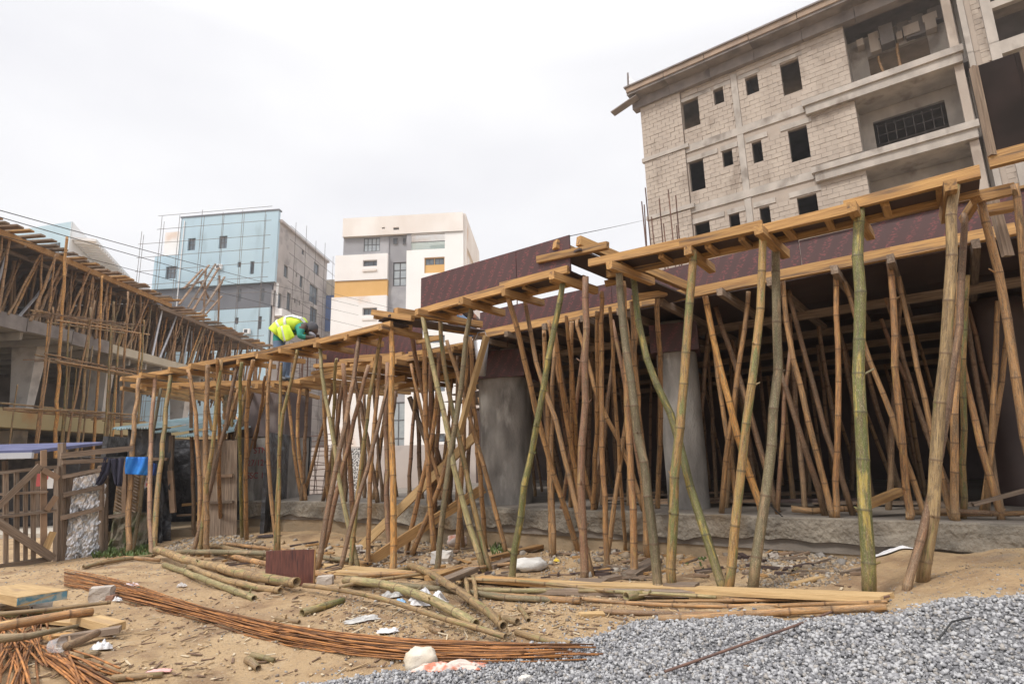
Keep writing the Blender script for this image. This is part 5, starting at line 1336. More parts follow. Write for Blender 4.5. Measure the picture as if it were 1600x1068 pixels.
pcol(207, 213, 215, 224, 655, 600, 3.42, 6.34, M_pcol)
pcol(283, 290, 293, 304, 665, 600, 3.42, 6.34, M_pcol)
pcol(18, 42, 18, 42, 700, 690, -.3, 2.75, M_slabc)
pcol(196, 215, 196, 215, 710, 700, -.3, 2.75, M_slabc)
MB().pbox(SB, u0, uF, -.3, 2.75, -6, -6.3).build('inner_wall', M_dark, sb)
# deck of the upper floor: edge stringer and cross boards
MB().bar(SB.P(u0, 9.62, .15), SB.P(uBk, 9.62, .15), .12, .22).build('edge_timber', M_wood, sb)
uj = su(265, 465)[0]
MB().bar(SB.P(uBk - 1, 9.3, .2), SB.P(uF, 9.3, .2), .12, .2).build('edge_timber', M_woodd, sb)
MB().pbox(SB, uBk - 1, uF, 9.42, 9.5, 0, -8).build('deck_boards', M_woodd, sb)
u = u0
R = random.Random(3)
while u < uF:
    z = 9.78 if u < uBk else 9.5
    plank('deck_plank', SB.P(u, z + R.uniform(0, .08), .75 + R.uniform(-.25, .25)), SB.P(u + R.uniform(-.1, .1), z + R.uniform(0, .06), -1.2), R.uniform(.18, .3), .07, [M_woodd, M_wood, M_soffit][R.randrange(3)], sb); u += R.uniform(.34, .5)
plank('joist', SB.P(u0, 9.45, -.8), SB.P(uBk, 9.45, -.8), .1, .15, M_woodd, sb)
for i in range(24): plank('joist', SB.P(u0 + i * 1.25, 9.5 if u0 + i * 1.25 < uBk else 9.15, .2), SB.P(u0 + i * 1.25, 9.5 if u0 + i * 1.25 < uBk else 9.15, -5), .1, .12, M_woodd, sb)
# props between the floors (far: one colour per instance)
fprot = []
for i in range(4):
    me, org = bamboo_mesh([Vector((0, 0, 0)), Vector((0, 0, 1))], .06, .045, 950 + i, sides=6, gap=.12, bend=.008, hollow=False); fprot.append(me)
cnt = 0
deep = MB()
for row in range(6):
    u = u0 + R.uniform(0, .4)
    while u < uF + 1:
        zt = 9.6 if u < uBk else 9.25; zb_ = 6.78 if u < uS + 1.5 else 5.4
        lean = R.uniform(.2, 1.4) if R.random() < .6 else R.uniform(-.5, .4); d = .05 - row * .75 + R.uniform(-.2, .1)
        if R.random() < .17 and row < 2:
            o = MB().tube([SB.P(u, zb_, d), SB.P(u + lean * .7, (zb_ + zt) / 2, d - .05), SB.P(u + lean * 1.2, zt, d)], [.06, .055, .04], 6).build('steel_prop', M_steel); tag(o, 'slim grey steel prop among the bamboo on the left building', 'steel prop', 'steel props on the left building')
        elif row < 2:
            inside(fprot[R.randrange(4)], SB.P(u, zb_, d), SB.P(u + lean, zt, d + R.uniform(-.4, .3)), ['bamboo prop at the edge of the left building floor', 'bamboo prop behind the edge row of the left building'][row], ['edge props of the left building', 'second row props of the left building'][row], ['tan', 'bright', 'orange', 'straw', 'tan', 'tan'][R.randrange(6)], rad=R.uniform(.7, 1.1)); cnt += 1
        else:
            deep.tube([SB.P(u, zb_, d), SB.P(u + lean, zt, d)], .055, 5, mi=R.randrange(2))
        u += R.uniform(.22, .62) * (1.0 + row * .12)
M_bd = mat('dull_bamboo', (.24, .15, .085), .8, (.34, .22, .12), 2); M_be = mat('dull_bamboo_dark', (.17, .11, .07), .8)
tag(deep.build('bamboo_props', [M_bd, M_be]), 'mass of dim bamboo props deep inside the left building floor', 'bamboo props', kind='stuff')
print('street props', cnt)
# bamboo access scaffold in front of it
BSf = Plane((-17.2, 10), (-16.2, 45))
bsf = empty('bamboo_scaffold', BSf.P(12, 0), 'tall bamboo access scaffold lashed in three lifts before the left building', 'scaffold')
for i, (t, b, w) in enumerate([((60, 560), (40, 712), 4), ((88, 500), (66, 712), 4), ((126, 560), (108, 716), 4), ((148, 540), (128, 716), 4), ((170, 560), (158, 712), 4), ((188, 530), (176, 712), 4), ((212, 500), (200, 705), 5), ((36, 600), (22, 712), 4), ((74, 480), (45, 712), 6), ((97, 370), (80, 715), 8), ((112, 500), (97, 712), 5), ((140, 480), (115, 712), 7), ((132, 470), (84, 715), 5), ((167, 430), (152, 715), 6), ((155, 510), (140, 714), 5), ((196, 470), (185, 712), 8), ((202, 455), (192, 700), 6), ((218, 520), (205, 700), 5), ((178, 520), (163, 705), 5), ((120, 540), (104, 720), 5)]):
    tp = BSf.pt(*t); bp = BSf.pt(*b); bp = tp + (bp - tp) * ((tp.z + .2) / (tp.z - bp.z))
    jd = BSf.d * random.uniform(-.5, .5)
    bamboo('standard', [bp + jd, tp + jd], w * tp.y / FPX / 2 * .75, w * tp.y / FPX / 2 * .5, ['tan', 'bright', 'olive', 'straw'][i % 4], parent=bsf, sides=6, gap=.5, hollow=False, bend=.006)
for (y0, y1) in (((482), (510)), ((500), (522)), ((560), (585)), ((553), (583)), ((566), (592)), ((637), (650)), ((632), (646)), ((641), (655))):
    for k in range(2):
        x0 = random.uniform(52, 80) if y0 < 600 else random.uniform(-30, 60); x1 = random.uniform(190, 222)
        a = BSf.pt(x0, y0 + random.uniform(-3, 3)); b = BSf.pt(x1, y1 + random.uniform(-3, 3)); jd = BSf.d * random.uniform(-.5, .5)
        b = Vector((b.x, b.y, a.z + (b.z - a.z) * .3)) if False else b
        bamboo('ledger', [a + jd, b + jd], .034, .028, ['tan', 'straw', 'brown'][k], parent=bsf, sides=6, gap=.6, hollow=False, bend=.004)
for y in (505, 575, 645):
    for x in range(70, 215, 17):
        a = BSf.pt(x, y - 14 + (x - 70) * .13 + (10 if y > 600 else 0)); plank('putlog', a + BSf.d * .6, a - BSf.d * .8, .04, .04, M_soffit, bsf)
# timbers stacked on its deck against the sky
for i, ((x0, y0), (x1, y1)) in enumerate([((288, 465), (334, 414)), ((303, 470), (345, 412)), ((298, 440), (326, 420)), ((310, 478), (352, 418)), ((326, 478), (362, 432)), ((330, 500), (334, 420)), ((354, 498), (356, 430)), ((300, 440), (335, 437)), ((335, 470), (362, 440)), ((345, 460), (330, 440)), ((318, 455), (352, 470)), ((340, 480), (364, 462))]):
    a = SB.pt(x0, y0 + 10); b = SB.pt(x1, y1); jd = SB.d * (-.3 - .04 * i)
    o = plank('timber', a + jd, b + jd, .10, .07, [M_soffit, M_woodd, M_soffit][i % 3]); tag(o, 'weathered timber leaning in a stack on the deck of the left building', 'timber', 'timbers stacked on the left building deck')

# ================================================================== CABLES
def cable(name, a, b, sag, r, lab):
    pts = [a.lerp(b, t) - Vector((0, 0, sag * 4 * t * (1 - t))) for t in np.linspace(0, 1, 14)]
    o = MB().tube(pts, r, 4).build(name, M_cable); tag(o, lab, 'cable')
cable('overhead_cable', at_y(-60, 312, 14), at_y(560, 478, 60), .1, .014, 'highest black overhead cable crossing before the blue building')
cable('overhead_cable', at_y(-60, 322, 14), at_y(560, 492, 60), .15, .014, 'second black overhead cable just under the highest one')
cable('overhead_cable', at_y(-60, 352, 14), at_y(700, 540, 60), .2, .012, 'lowest black overhead cable crossing before the scaffold')
cable('overhead_cable', at_y(520, 458, 60), at_y(700, 500, 50), .1, .015, 'thin cable passing in front of the white tower')
cable('guy_wire', at_y(889, 369, 5.1), at_y(1020, 340, 28), .02, .004, 'thin wire rising from the plywood corner towards the unfinished building')
cable('binding_wire', PL(1200, 785, 5.85), gh(1320, 858) , .08, .006, 'pale twisted wire hanging over the plinth at the right')

# ================================================================== LEFT YARD: GATE, FENCE, SHED
GF = Plane(tuple(gh(-40, 892))[:2], tuple(gh(92, 876))[:2])
fence = empty('picket_gate', GF.pt(45, 880), 'open slatted wooden gate with diagonal braces at the left edge', 'gate')
def gp(x, y, d=0): p = GF.pt(x, y); return p + GF.d * d
for (x, y0, y1, w) in [(9, 738, 884, .10), (26, 738, 880, .10), (40, 752, 876, .08), (52, 738, 872, .10), (68, 703, 868, .13)]:
    plank('picket', gp(x, y1), gp(x, y0), w * .55, .03, M_woodd if w < .12 else M_soffit, fence, up=tuple(GF.d))
for (x0, yy0, x1, yy1, w) in [(-40, 742, 86, 729, .055), (-40, 774, 70, 768, .04), (-40, 812, 86, 797, .055), (-40, 890, 78, 872, .08)]:
    plank('rail', gp(x0, yy0, .03), gp(x1, yy1, .03), .04, w * .8, M_woodd, fence, up=(0, 0, 1))
plank('brace', gp(-15, 800, .06), gp(60, 727, .06), .08, .035, M_woodd, fence, up=tuple(GF.d))
plank('brace', gp(-30, 800, .06), gp(80, 872, .06), .10, .035, M_woodd, fence, up=tuple(GF.d))
plank('brace', gp(63, 733, .06), gp(88, 747, .06), .07, .035, M_soffit, fence, up=tuple(GF.d))
plank('brace', gp(70, 797, .05), gp(85, 775, .05), .07, .035, M_soffit, fence, up=tuple(GF.d))
plank('brace', gp(67, 860, .05), gp(80, 830, .05), .08, .035, M_woodp, fence, up=tuple(GF.d))
FP = Plane(tuple(gh(90, 876))[:2], tuple(gh(166, 865))[:2])
def fpt(x, y, d=0): p = FP.pt(x, y); return p + FP.d * d
fp = empty('foil_fence', FP.pt(128, 870), 'fence panel covered with crinkled silver foil between weathered posts', 'fence')
for (x, y0, y1, w) in [(88, 728, 876, .09), (95, 692, 876, .11), (157, 727, 865, .09), (165, 730, 862, .07), (101, 740, 870, .05)]:
    plank('post', fpt(x, y1), fpt(x + (1 if x > 150 else 2), y0), w * .75, w * .6, M_woodd, fp)
for (x0, yy0, x1, yy1, w) in [(94, 745, 154, 733, .05), (96, 773, 156, 760, .06), (92, 809, 156, 793, .06), (92, 712, 205, 700, .08), (95, 722, 230, 716, .06)]:
    plank('rail', fpt(x0, yy0, .06), fpt(x1, yy1, .06), w, .04, M_woodd, fp, up=tuple(FP.d))
M_foil = mat('crinkled_silver_foil', (.55, .56, .58), .35, (.85, .85, .87), 9, (1, 1, .6), metal=.75, bump=1.0, bscale=14, bdist=.06, contrast=(.45, .55), spots=(.16, .14, .12), spot_scale=3, spot_lo=.58)
mb = MB(); nU, nZ = 26, 44
a0_ = fpt(99, 872); a1_ = fpt(154, 866)
for i in range(nU + 1):
    for j in range(nZ + 1):
        p = a0_.lerp(a1_, i / nU); z = a0_.z - .1 + (1.22 + .1 * i / nU) * j / nZ
        k = mnoise.noise(Vector((i * .55, j * .4, 3))) * .035 + mnoise.noise(Vector((i * 1.7, j * 1.1, 8))) * .018
        q = p + FP.d * (.01 + k); mb.v.append((q.x, q.y, z))
for i in range(nU):
    for j in range(nZ): mb.f.append((i * (nZ + 1) + j, (i + 1) * (nZ + 1) + j, (i + 1) * (nZ + 1) + j + 1, i * (nZ + 1) + j + 1)); mb.mi.append(0)
mb.build('foil_sheet', M_foil, fp)
for i in range(7):     # upright boards behind the foil
    x = 100 + i * 8.2; plank('board', fpt(x, 871, -.05), fpt(x, 745 - i * 1.6, -.05), .14, .02, M_woodd, fp, up=tuple(FP.d))
# mossy low wall and woven mat
mw_ = Plane(tuple(gh(166, 863))[:2], tuple(gh(215, 860))[:2])
mb = MB()
for i in range(16):
    for j in range(9):
        p = mw_.pt(162 + i * 4, 862); mb.v.append(tuple(Vector((p.x, p.y, p.z - .1 + j * .085)) - mw_.d * .15 + mw_.d * .06 * mnoise.noise(Vector((i * .7, j * .8, 0)))))
for i in range(15):
    for j in range(8): mb.f.append((i * 9 + j, (i + 1) * 9 + j, (i + 1) * 9 + j + 1, i * 9 + j + 1)); mb.mi.append(0)
tag(mb.build('low_wall', mat('mossy_block_wall', (.09, .085, .055), .95, (.20, .17, .13), 9, bump=.8, bscale=20, spots=(.07, .09, .03), spot_scale=5, spot_lo=.5)), 'low mossy rubble wall below the woven mat', 'wall')
wm = empty('woven_mat', mw_.pt(185, 800), 'brown ribbed mat panel behind the hanging dark trousers', 'panel')
p0 = mw_.pt(163, 795); p1 = mw_.pt(194, 795)
plank('mat_panel', Vector((p0.x, p0.y, p0.z + .35)) - mw_.d * .3, Vector((p1.x + .1, p1.y, p0.z + .35)) - mw_.d * .3, .02, .85, mat('woven_straw', (.16, .10, .05), .9, (.24, .16, .08), 20), wm)
for i in range(18):
    a = mw_.pt(164, 800) + Vector((0, 0, -.05 + i * .05)); plank('mat_rib', a - mw_.d * .27, mw_.pt(194, 800) + Vector((.05, 0, -.22 + i * .05)) - mw_.d * .27, .016, .016, M_woodd, wm)
plank('side_post', mw_.pt(195, 800), mw_.pt(195, 720), .06, .05, M_soffit, wm)
plank('bottom_rail', mw_.pt(160, 808, ), mw_.pt(200, 803), .05, .05, M_woodd, wm)
# clothes on the line
def cloth(name, poly, pl, d, m, lab, cat, nx=14, nz_=16):
    """cloth patch: left and right edges given top to bottom in picture points on a plane"""
    (L_, Rr) = poly; mb = MB()
    for j in range(nz_ + 1):
        f = j / nz_ * (len(L_) - 1); k = min(int(f), len(L_) - 2); f -= k
        lx, ly = [L_[k][q] * (1 - f) + L_[k + 1][q] * f for q in (0, 1)]; rx, ry = [Rr[k][q] * (1 - f) + Rr[k + 1][q] * f for q in (0, 1)]
        for i in range(nx + 1):
            t = i / nx; p = pl.pt(lx + (rx - lx) * t, ly + (ry - ly) * t)
            p = p + pl.d * (d + .03 * math.sin(t * 9 + j * .15) + .015 * math.sin(t * 23 + j * .4)); mb.v.append(tuple(p))
    for j in range(nz_):
        for i in range(nx): a = j * (nx + 1) + i; mb.f.append((a, a + 1, a + nx + 2, a + nx + 1)); mb.mi.append(0)
    o = mb.build(name, m, smooth=True); md = o.modifiers.new('th', 'SOLIDIFY'); md.thickness = .012; return tag(o, lab, cat) if lab else o
CLn = Plane(tuple(gh(155, 866))[:2], tuple(at_z(245, 858, -.14))[:2])
M_denim = mat('dark_trouser_cloth', (.025, .027, .05), .9, (.045, .045, .075), 6)
M_bcl = mat('bright_blue_cloth', (.02, .17, .62), .8, (.03, .25, .72), 5)
tr = empty('trousers', CLn.pt(174, 720), 'dark navy trousers hanging by the waist from the line', 'trousers')
for nm, poly in (('trouser_leg', ([(166, 714), (160, 738), (153, 756)], [(177, 716), (174, 738), (160, 758)])), ('trouser_leg', ([(177, 716), (178, 736), (184, 758)], [(195, 715), (195, 736), (191, 759)]))):
    o = cloth(nm, poly, CLn, .12, M_denim, None, None); o.parent = tr; o.location = Vector(o.location) - wloc(tr)
cloth('hanging_cloth', ([(201, 714), (198, 728), (199, 740)], [(234, 714), (235, 730), (233, 742)]), CLn, .12, M_bcl, 'bright blue cloth hanging on the line behind the leftmost bamboo', 'cloth')
cloth('hanging_cloth', ([(236, 722), (236, 730), (237, 742)], [(245, 724), (246, 734), (244, 742)]), CLn, .10, mat('deep_blue_cloth', (.02, .06, .22), .85), 'small deep blue cloth beside the bright blue one', 'cloth')
o = MB().tube([CLn.pt(96, 713) , CLn.pt(170, 714) + CLn.d * .12, CLn.pt(246, 713)], .006, 4).build('clothes_line', M_cable); tag(o, 'thin clothes line stretched from the gate post to the shed', 'clothes line')
# shed
SH = Plane(tuple(at_z(205, 850, -.12))[:2], tuple(at_z(370, 838, -.05))[:2])
shed = empty('makeshift_shed', SH.pt(280, 845), 'makeshift dark shed with black sheeting, open doorway and pale blue sheet roof', 'shed')
M_blkpl = mat('black_polythene', (.022, .022, .025), .35, (.05, .05, .055), 4, bump=.9, bscale=5, bdist=.08, spots=(.09, .09, .10), spot_scale=3, spot_lo=.62)
def sheet(name, x0, x1, ytop, ybot, m, d=0, amp=.05, parent=None, nx=22, nz_=26):
    mb = MB()
    for j in range(nz_ + 1):
        for i in range(nx + 1):
            p = SH.pt(x0 + (x1 - x0) * i / nx, ybot + (ytop - ybot) * j / nz_)
            k = mnoise.noise(Vector((i * .35, j * .18, 5 + x0))) * amp + mnoise.noise(Vector((i * 1.1, j * .5, 2))) * amp * .5
            mb.v.append(tuple(p + SH.d * (d + k)))
    for j in range(nz_):
        for i in range(nx): a = j * (nx + 1) + i; mb.f.append((a, a + 1, a + nx + 2, a + nx + 1)); mb.mi.append(0)
    o = mb.build(name, m, parent, smooth=True); return o
sheet('black_sheeting', 203, 270, 668, 852, M_blkpl, .05, .07, shed)
sheet('black_sheeting', 236, 262, 720, 856, M_blkpl, .16, .08, shed)
b0 = SH.pt(270, 845); b1 = SH.pt(322, 845)
ub0_ = SH.uz(266, 800)[0]; ub1_ = SH.uz(312, 800)[0]; zb0 = SH.uz(290, 845)[1]; zt0 = SH.uz(290, 678)[1]
MB().pbox(SH, ub0_ - 1.2, ub1_ + 1.2, zb0 - .1, zt0, -1.9, -1.98).build('rear_wall', M_blkpl, shed)
MB().pbox(SH, ub0_ - 1.25, ub0_ - 1.17, zb0 - .1, zt0, -.02, -1.9).build('side_wall', M_blkpl, shed)
MB().pbox(SH, ub1_ + 1.0, ub1_ + 1.07, zb0 - .1, zt0, -.02, -1.9).build('side_wall', M_blkpl, shed)
MB().pbox(SH, ub0_ - 1.2, ub1_ + 1.1, zb0 - .1, zb0 + .16, -.3, -1.9).build('shed_floor', M_plinthlow, shed)
plank('bench_board', SH.P(ub0_ - .1, zb0 + .55, -.7), SH.P(ub1_ + .2, zb0 + .6, -.7), .3, .04, M_wood, shed)
plank('bench_board', SH.P(ub0_ - .1, zb0 + .38, -.5), SH.P(ub1_ + .2, zb0 + .4, -.5), .2, .03, M_soffit, shed)
plank('door_post', SH.pt(273, 800) + SH.d * .05, SH.pt(269, 735) + SH.d * .05, .09, .05, M_soffit, shed)
plank('door_post', SH.pt(268, 740) + SH.d * .03, SH.pt(270, 680) + SH.d * .03, .07, .05, M_woodd, shed)
plank('cross_rail', SH.pt(243, 717) + SH.d * .12, SH.pt(268, 717) + SH.d * .12, .05, .05, M_soffit, shed)
for i in range(6):
    x = 318 + i * 8.5; plank('wall_board', SH.pt(x, 840), SH.pt(x + 1, 688), .2, .025, M_woodd, shed, up=tuple(SH.d))
plank('cross_rail', SH.pt(314, 745) + SH.d * .05, SH.pt(366, 742) + SH.d * .05, .05, .05, M_soffit, shed); plank('cross_rail', SH.pt(312, 785) + SH.d * .05, SH.pt(366, 783) + SH.d * .05, .05, .04, M_woodd, shed)
M_roof = mat('pale_blue_roof_sheet', (.27, .40, .44), .7, (.38, .50, .54), 3, spots=(.5, .45, .4), spot_scale=1.5, spot_lo=.6)
for i, (x0, x1, dz) in enumerate([(196, 262, .05), (255, 300, .02), (292, 348, -.03)]):
    mb = MB(); a = SH.pt(x0, 676 + i * 2) + Vector((0, 0, dz)); b = SH.pt(x1, 674 + i * 2) + Vector((0, 0, dz)); nC = 16
    for j in range(nC * 2 + 1):
        t = j / (nC * 2); p = a.lerp(b, t)
        for k in range(5): mb.v.append((p.x, p.y + k * .55 - .35, p.z + .015 * (1 if j % 2 else -1) + k * .085 + .02 * mnoise.noise(Vector((j * .3, k, i)))))
    for j in range(nC * 2):
        for k in range(4): mb.f.append((j * 5 + k, (j + 1) * 5 + k, (j + 1) * 5 + k + 1, j * 5 + k + 1)); mb.mi.append(0)
    o = mb.build('roof_sheet', M_roof, shed); md = o.modifiers.new('th', 'SOLIDIFY'); md.thickness = .008
MB().pbox(SH, SH.uz(165, 700)[0], SH.uz(208, 700)[0], SH.uz(190, 704)[1], SH.uz(190, 678)[1], -.6, -.7).build('white_panel', M_whitec, shed)
MB().pbox(SH, SH.uz(160, 700)[0], SH.uz(205, 700)[0], SH.uz(190, 710)[1] - .25, SH.uz(190, 710)[1] - .1, -.5, -.6).build('white_rail', M_whitec, shed)
# small poster with a printed face-card look
ps = empty('poster', SH.pt(244, 750), 'small pink and white printed notice pinned to the black sheeting', 'notice')
pu, pz = SH.uz(239.5, 760); pu2, pz2 = SH.uz(248.5, 741)
MB().pbox(SH, pu, pu2, pz, pz2, .26, .25).build('paper', mat('pink_white_paper', (.72, .62, .62), .8), ps)
MB().pbox(SH, pu + .03, pu2 - .03, pz2 - .09, pz2 - .04, .265, .262).build('printed_block', M_frame, ps)
MB().pbox(SH, pu + .03, pu2 - .03, pz + .02, pz + .07, .265, .262).build('printed_block', mat('printed_red', (.6, .12, .12), .7), ps)
# kiosk behind the gate
KP = Plane(tuple(at_z(-120, 838, -.2))[:2], tuple(at_z(86, 832, -.2))[:2])
ki = empty('market_kiosk', KP.pt(30, 835), 'dark netted kiosk with a faded blue sheet roof behind the gate', 'kiosk')
kt = KP.uz(40, 716)[1]; k0 = KP.uz(-110, 770)[0]; k1 = KP.uz(93, 770)[0]; kb0 = KP.uz(40, 822)[1]
M_net = mat('black_shade_net', (.035, .035, .04), .8, (.07, .065, .065), 8, spots=(.12, .12, .12), spot_scale=5, spot_lo=.6)
MB().pbox(KP, k0, k1, kb0 - .1, kt, -.5, -.55).build('net_wall', M_net, ki)
for j in range(3):
    mb = MB(); aa = k0 + (k1 - k0) * j / 3; bb2 = k0 + (k1 - k0) * (j + 1) / 3 - .01
    mb.hexa([KP.P(aa, kt - .03 + .1, .9), KP.P(bb2, kt - .03 + .1, .9), KP.P(bb2, kt + .35, -1.5), KP.P(aa, kt + .35, -1.5), KP.P(aa, kt + .15, .9), KP.P(bb2, kt + .15, .9), KP.P(bb2, kt + .4, -1.5), KP.P(aa, kt + .4, -1.5)])
    mb.build('roof_sheet', mat('faded_violet_blue_sheet', (.075, .085, .18), .8, (.12, .13, .24), 3) if j == 0 else bpy.data.materials['faded_violet_blue_sheet'], ki)
MB().pbox(KP, k0, k1, kt - .02, kt + .1, .92, .86).build('roof_edge', mat('pale_sheet_edge', (.4, .42, .46), .7), ki)
for x in (-40, 8, 60): plank('kiosk_post', KP.pt(x, 828), KP.pt(x, 720), .08, .08, M_woodd, ki)
plank('counter_board', KP.pt(-30, 802) + KP.d * .1, KP.pt(80, 797) + KP.d * .1, .3, .04, M_woodd, ki)
plank('inner_shelf', KP.pt(30, 770), KP.pt(70, 768), .2, .04, M_soffit, ki)
bl_ = empty('light_bulb', KP.pt(14, 727) + KP.d * .5, 'white energy saving bulb hanging under the kiosk roof', 'light bulb')
mb = MB(); c = KP.pt(14, 727) + KP.d * .5
for j in range(7):
    ph = math.pi * j / 6
    for i in range(10): mb.v.append((c.x + .1 * math.sin(ph) * math.cos(i * .628), c.y + .1 * math.sin(ph) * math.sin(i * .628), c.z - .1 * math.cos(ph)))
for j in range(6):
    for i in range(10): mb.f.append((j * 10 + i, j * 10 + (i + 1) % 10, (j + 1) * 10 + (i + 1) % 10, (j + 1) * 10 + i)); mb.mi.append(0)
mb.build('bulb_glass', M_whitec, bl_, smooth=True); MB().tube([c + Vector((0, 0, .08)), c + Vector((0, 0, .2))], .035, 8).build('bulb_cap', M_steel, bl_)
for (x0, x1, y0, y1, s, lab) in [(-14, 7, 740, 766, 'S', 'white sign with a red letter S half cut by the left edge'), (80, 102, 735, 762, 'PP', 'white and red sign partly hidden behind the gate post')]:
    sg = empty('sign', KP.pt((x0 + x1) / 2, y1) + KP.d * .3, lab, 'sign'); ua, za = KP.uz(x0, y1); ub, zb_ = KP.uz(x1, y0)
    MB().pbox(KP, ua, ub, za, zb_, .32, .3).build('sign_board', M_whitec, sg)
    if s == 'PP': MB().pbox(KP, ua + .04, ub - .35, za + .05, zb_ - .05, .325, .322).build('red_field', bpy.data.materials['printed_red'], sg)
    pz_ = KP.P(ub - .36 if s == 'S' else ub - .26, za + .08, .328); text_obj(s[0], .42 if s == 'S' else .3, pz_, (math.radians(90), 0, math.atan2(KP.u.y, KP.u.x)), bpy.data.materials['printed_red'], sg, .003, 'letter', .006)
# pale low kerb and sand beyond the gate
o = MB().pbox(KP, k0, k1 + 1, kb0 - .25, kb0 - .02, 1.4, -.3).build('low_kerb', mat('pale_kerb_concrete', (.42, .38, .32), .9)); tag(o, 'low pale concrete kerb in front of the kiosk', 'kerb')
# rubble bank by the shed
scatter(1500, [(240, 860), (290, 842), (385, 838), (390, 860), (300, 866)], .01, .04, 31, M_rubble, 'rubble', 'sandy rubble bank in front of the shed doorway', 'rubble')
# ground beyond the middle bay
for (x0, x1, y0, y1, Y, m, lab) in [(466, 760, 692, 728, 24, M_side, 'grey wall base seen through the props of the middle bay')]:
    a = at_y(x0, y1, Y); b = at_y(x1, y0, Y); o = MB().box(a.x, b.x, Y, Y + .3, -.3, b.z).build('boundary_wall', m); tag(o, lab, 'wall')
a = at_y(545, 700, 20); o = MB().box(a.x, a.x + .5, 20, 20.5, -.2, a.z).build('pillar', mat('speckled_pillar', (.1, .1, .1), .9, (.6, .6, .6), 18, contrast=(.48, .52))); tag(o, 'speckled grey and white pillar behind the middle bay', 'pillar')
# weeds
M_weed = mat('weed_leaf', (.07, .12, .03), .7, (.12, .17, .05), 10)
def weeds(x0, x1, y0, y1, n, seed, lab, h=.07):
    R = random.Random(seed); mb = MB()
    for i in range(n):
        p = gh(R.uniform(x0, x1), R.uniform(y0, y1))
        for k in range(4):
            a = R.uniform(0, 6.28); l_ = h * R.uniform(.4, 1.2); q = Vector((math.cos(a) * l_ * .5, math.sin(a) * l_ * .5, l_)); s_ = Vector((-math.sin(a), math.cos(a), 0)) * .007
            mb.add([p - s_, p + s_, p + q * .6 + s_ * 1.3, p + q, p + q * .6 - s_ * 1.3], [(0, 1, 2, 3, 4)])
    tag(mb.build('weeds', M_weed), lab, 'weeds', kind='stuff')
weeds(140, 235, 856, 872, 260, 1, 'low green weeds at the foot of the mossy wall', .08)
weeds(768, 790, 853, 868, 26, 2, 'small green tuft by the sacks under the plinth', .07)
weeds(1060, 1115, 872, 892, 16, 3, 'small weeds in the rubble near the green leaning bamboo', .03)

# ================================================================== LOOSE THINGS ON THE SAND
def loose(pts, w, kind, lab, lift=0.0, w1=None, grp='cut bamboo lying on the sand', **kw):
    w *= .9; w1 = w1 and w1 * .9
    ps = []; 
    for i, q in enumerate(pts):
        p = gh(q[0], q[1]); rad = w * p.y / FPX / 2; ps.append(p + Vector((0, 0, rad * .8 + (q[2] if len(q) > 2 else lift))))
    y = sum(p.y for p in ps) / len(ps)
    return bamboo('bamboo_pole', ps, w * y / FPX / 2, (w1 or w * .85) * y / FPX / 2, kind, lab, 'bamboo pole', grp, sides=12, crook=.16, **kw)
loose([(243, 872), (320, 893), (400, 914), (462, 928)], 15, 'straw', 'thick grey-straw bamboo with an open end, topmost of the left pile', .06)
loose([(256, 886), (320, 912), (396, 938)], 10, 'pale', 'greenish bamboo lowest in the left pile', 0)
loose([(296, 893), (360, 912), (437, 930)], 11, 'straw', 'straw bamboo between the thick and the greenish one', .02)
loose([(276, 872), (400, 877), (545, 885)], 9, 'greygreen', 'grey bamboo lying straight behind the left pile', .05)
loose([(328, 858), (400, 872), (455, 890)], 9, 'straw', 'bamboo slanting behind the left pile', .03)
loose([(332, 864), (400, 884), (520, 905)], 9, 'tan', 'bamboo running behind the dark red board', .0)
loose([(300, 880), (390, 898), (470, 905)], 8, 'pale', 'thin greenish bamboo within the left pile', .02)
loose([(350, 853), (430, 862), (500, 868)], 6, 'tan', 'thin bamboo at the back of the left pile', .02)
loose([(130, 889), (180, 880), (240, 872)], 7, 'straw', 'thin cane left of the pile near the foil fence', .01)
loose([(155, 884), (200, 876), (250, 880)], 7, 'tan', 'short cane stub by the left pile end', .02)
loose([(474, 927), (560, 946), (680, 983), (790, 1012)], 9, 'straw', 'long straight straw bamboo pointing to the lower right', .05)
loose([(540, 917), (600, 927), (680, 958), (744, 988)], 15, 'pale', 'thick curved greyish bamboo with an open end in the middle pile', .03)
loose([(640, 899), (700, 940), (788, 1003)], 13, 'straw', 'straw bamboo crossing over the middle pile towards the front', .07)
loose([(548, 915), (670, 922), (800, 938), (906, 943)], 10, 'greygreen', 'greenish bamboo lying under the crossing one', .0)
loose([(472, 962), (500, 954), (536, 943)], 12, 'green', 'short green bamboo offcut left of the middle pile', 0, hollow=True)
loose([(431, 970), (467, 975)], 8, 'straw', 'small straw offcut behind the rebar bundle', 0, gap=.15)
loose([(392, 1026), (428, 1035)], 9, 'green', 'small green offcut in front of the rebar bundle', 0, gap=.15)
loose([(386, 1034), (403, 1048)], 12, 'straw', 'pale split offcut below the small green one', 0, gap=.2)
loose([(760, 936), (830, 940), (908, 945)], 12, 'tan', 'thick tan bamboo end with an open mouth in the middle', .01)
loose([(740, 927), (810, 929), (882, 928)], 8, 'pale', 'greenish bamboo just behind the thick tan end', .02)
loose([(807, 992), (850, 1003), (893, 1009)], 11, 'straw', 'short straw bamboo lying at the gravel edge', 0)
loose([(906, 941), (1050, 950), (1220, 950), (1388, 947)], 7, 'tan', 'long thin bamboo running behind the gravel', .015)
loose([(938, 957), (1030, 960), (1130, 963)], 9, 'brown', 'dark brown bamboo piece at the gravel edge', 0)
loose([(1030, 974), (1120, 970), (1240, 962), (1386, 956)], 13, 'tan', 'thick orange-tan bamboo bordering the gravel heap', .01)
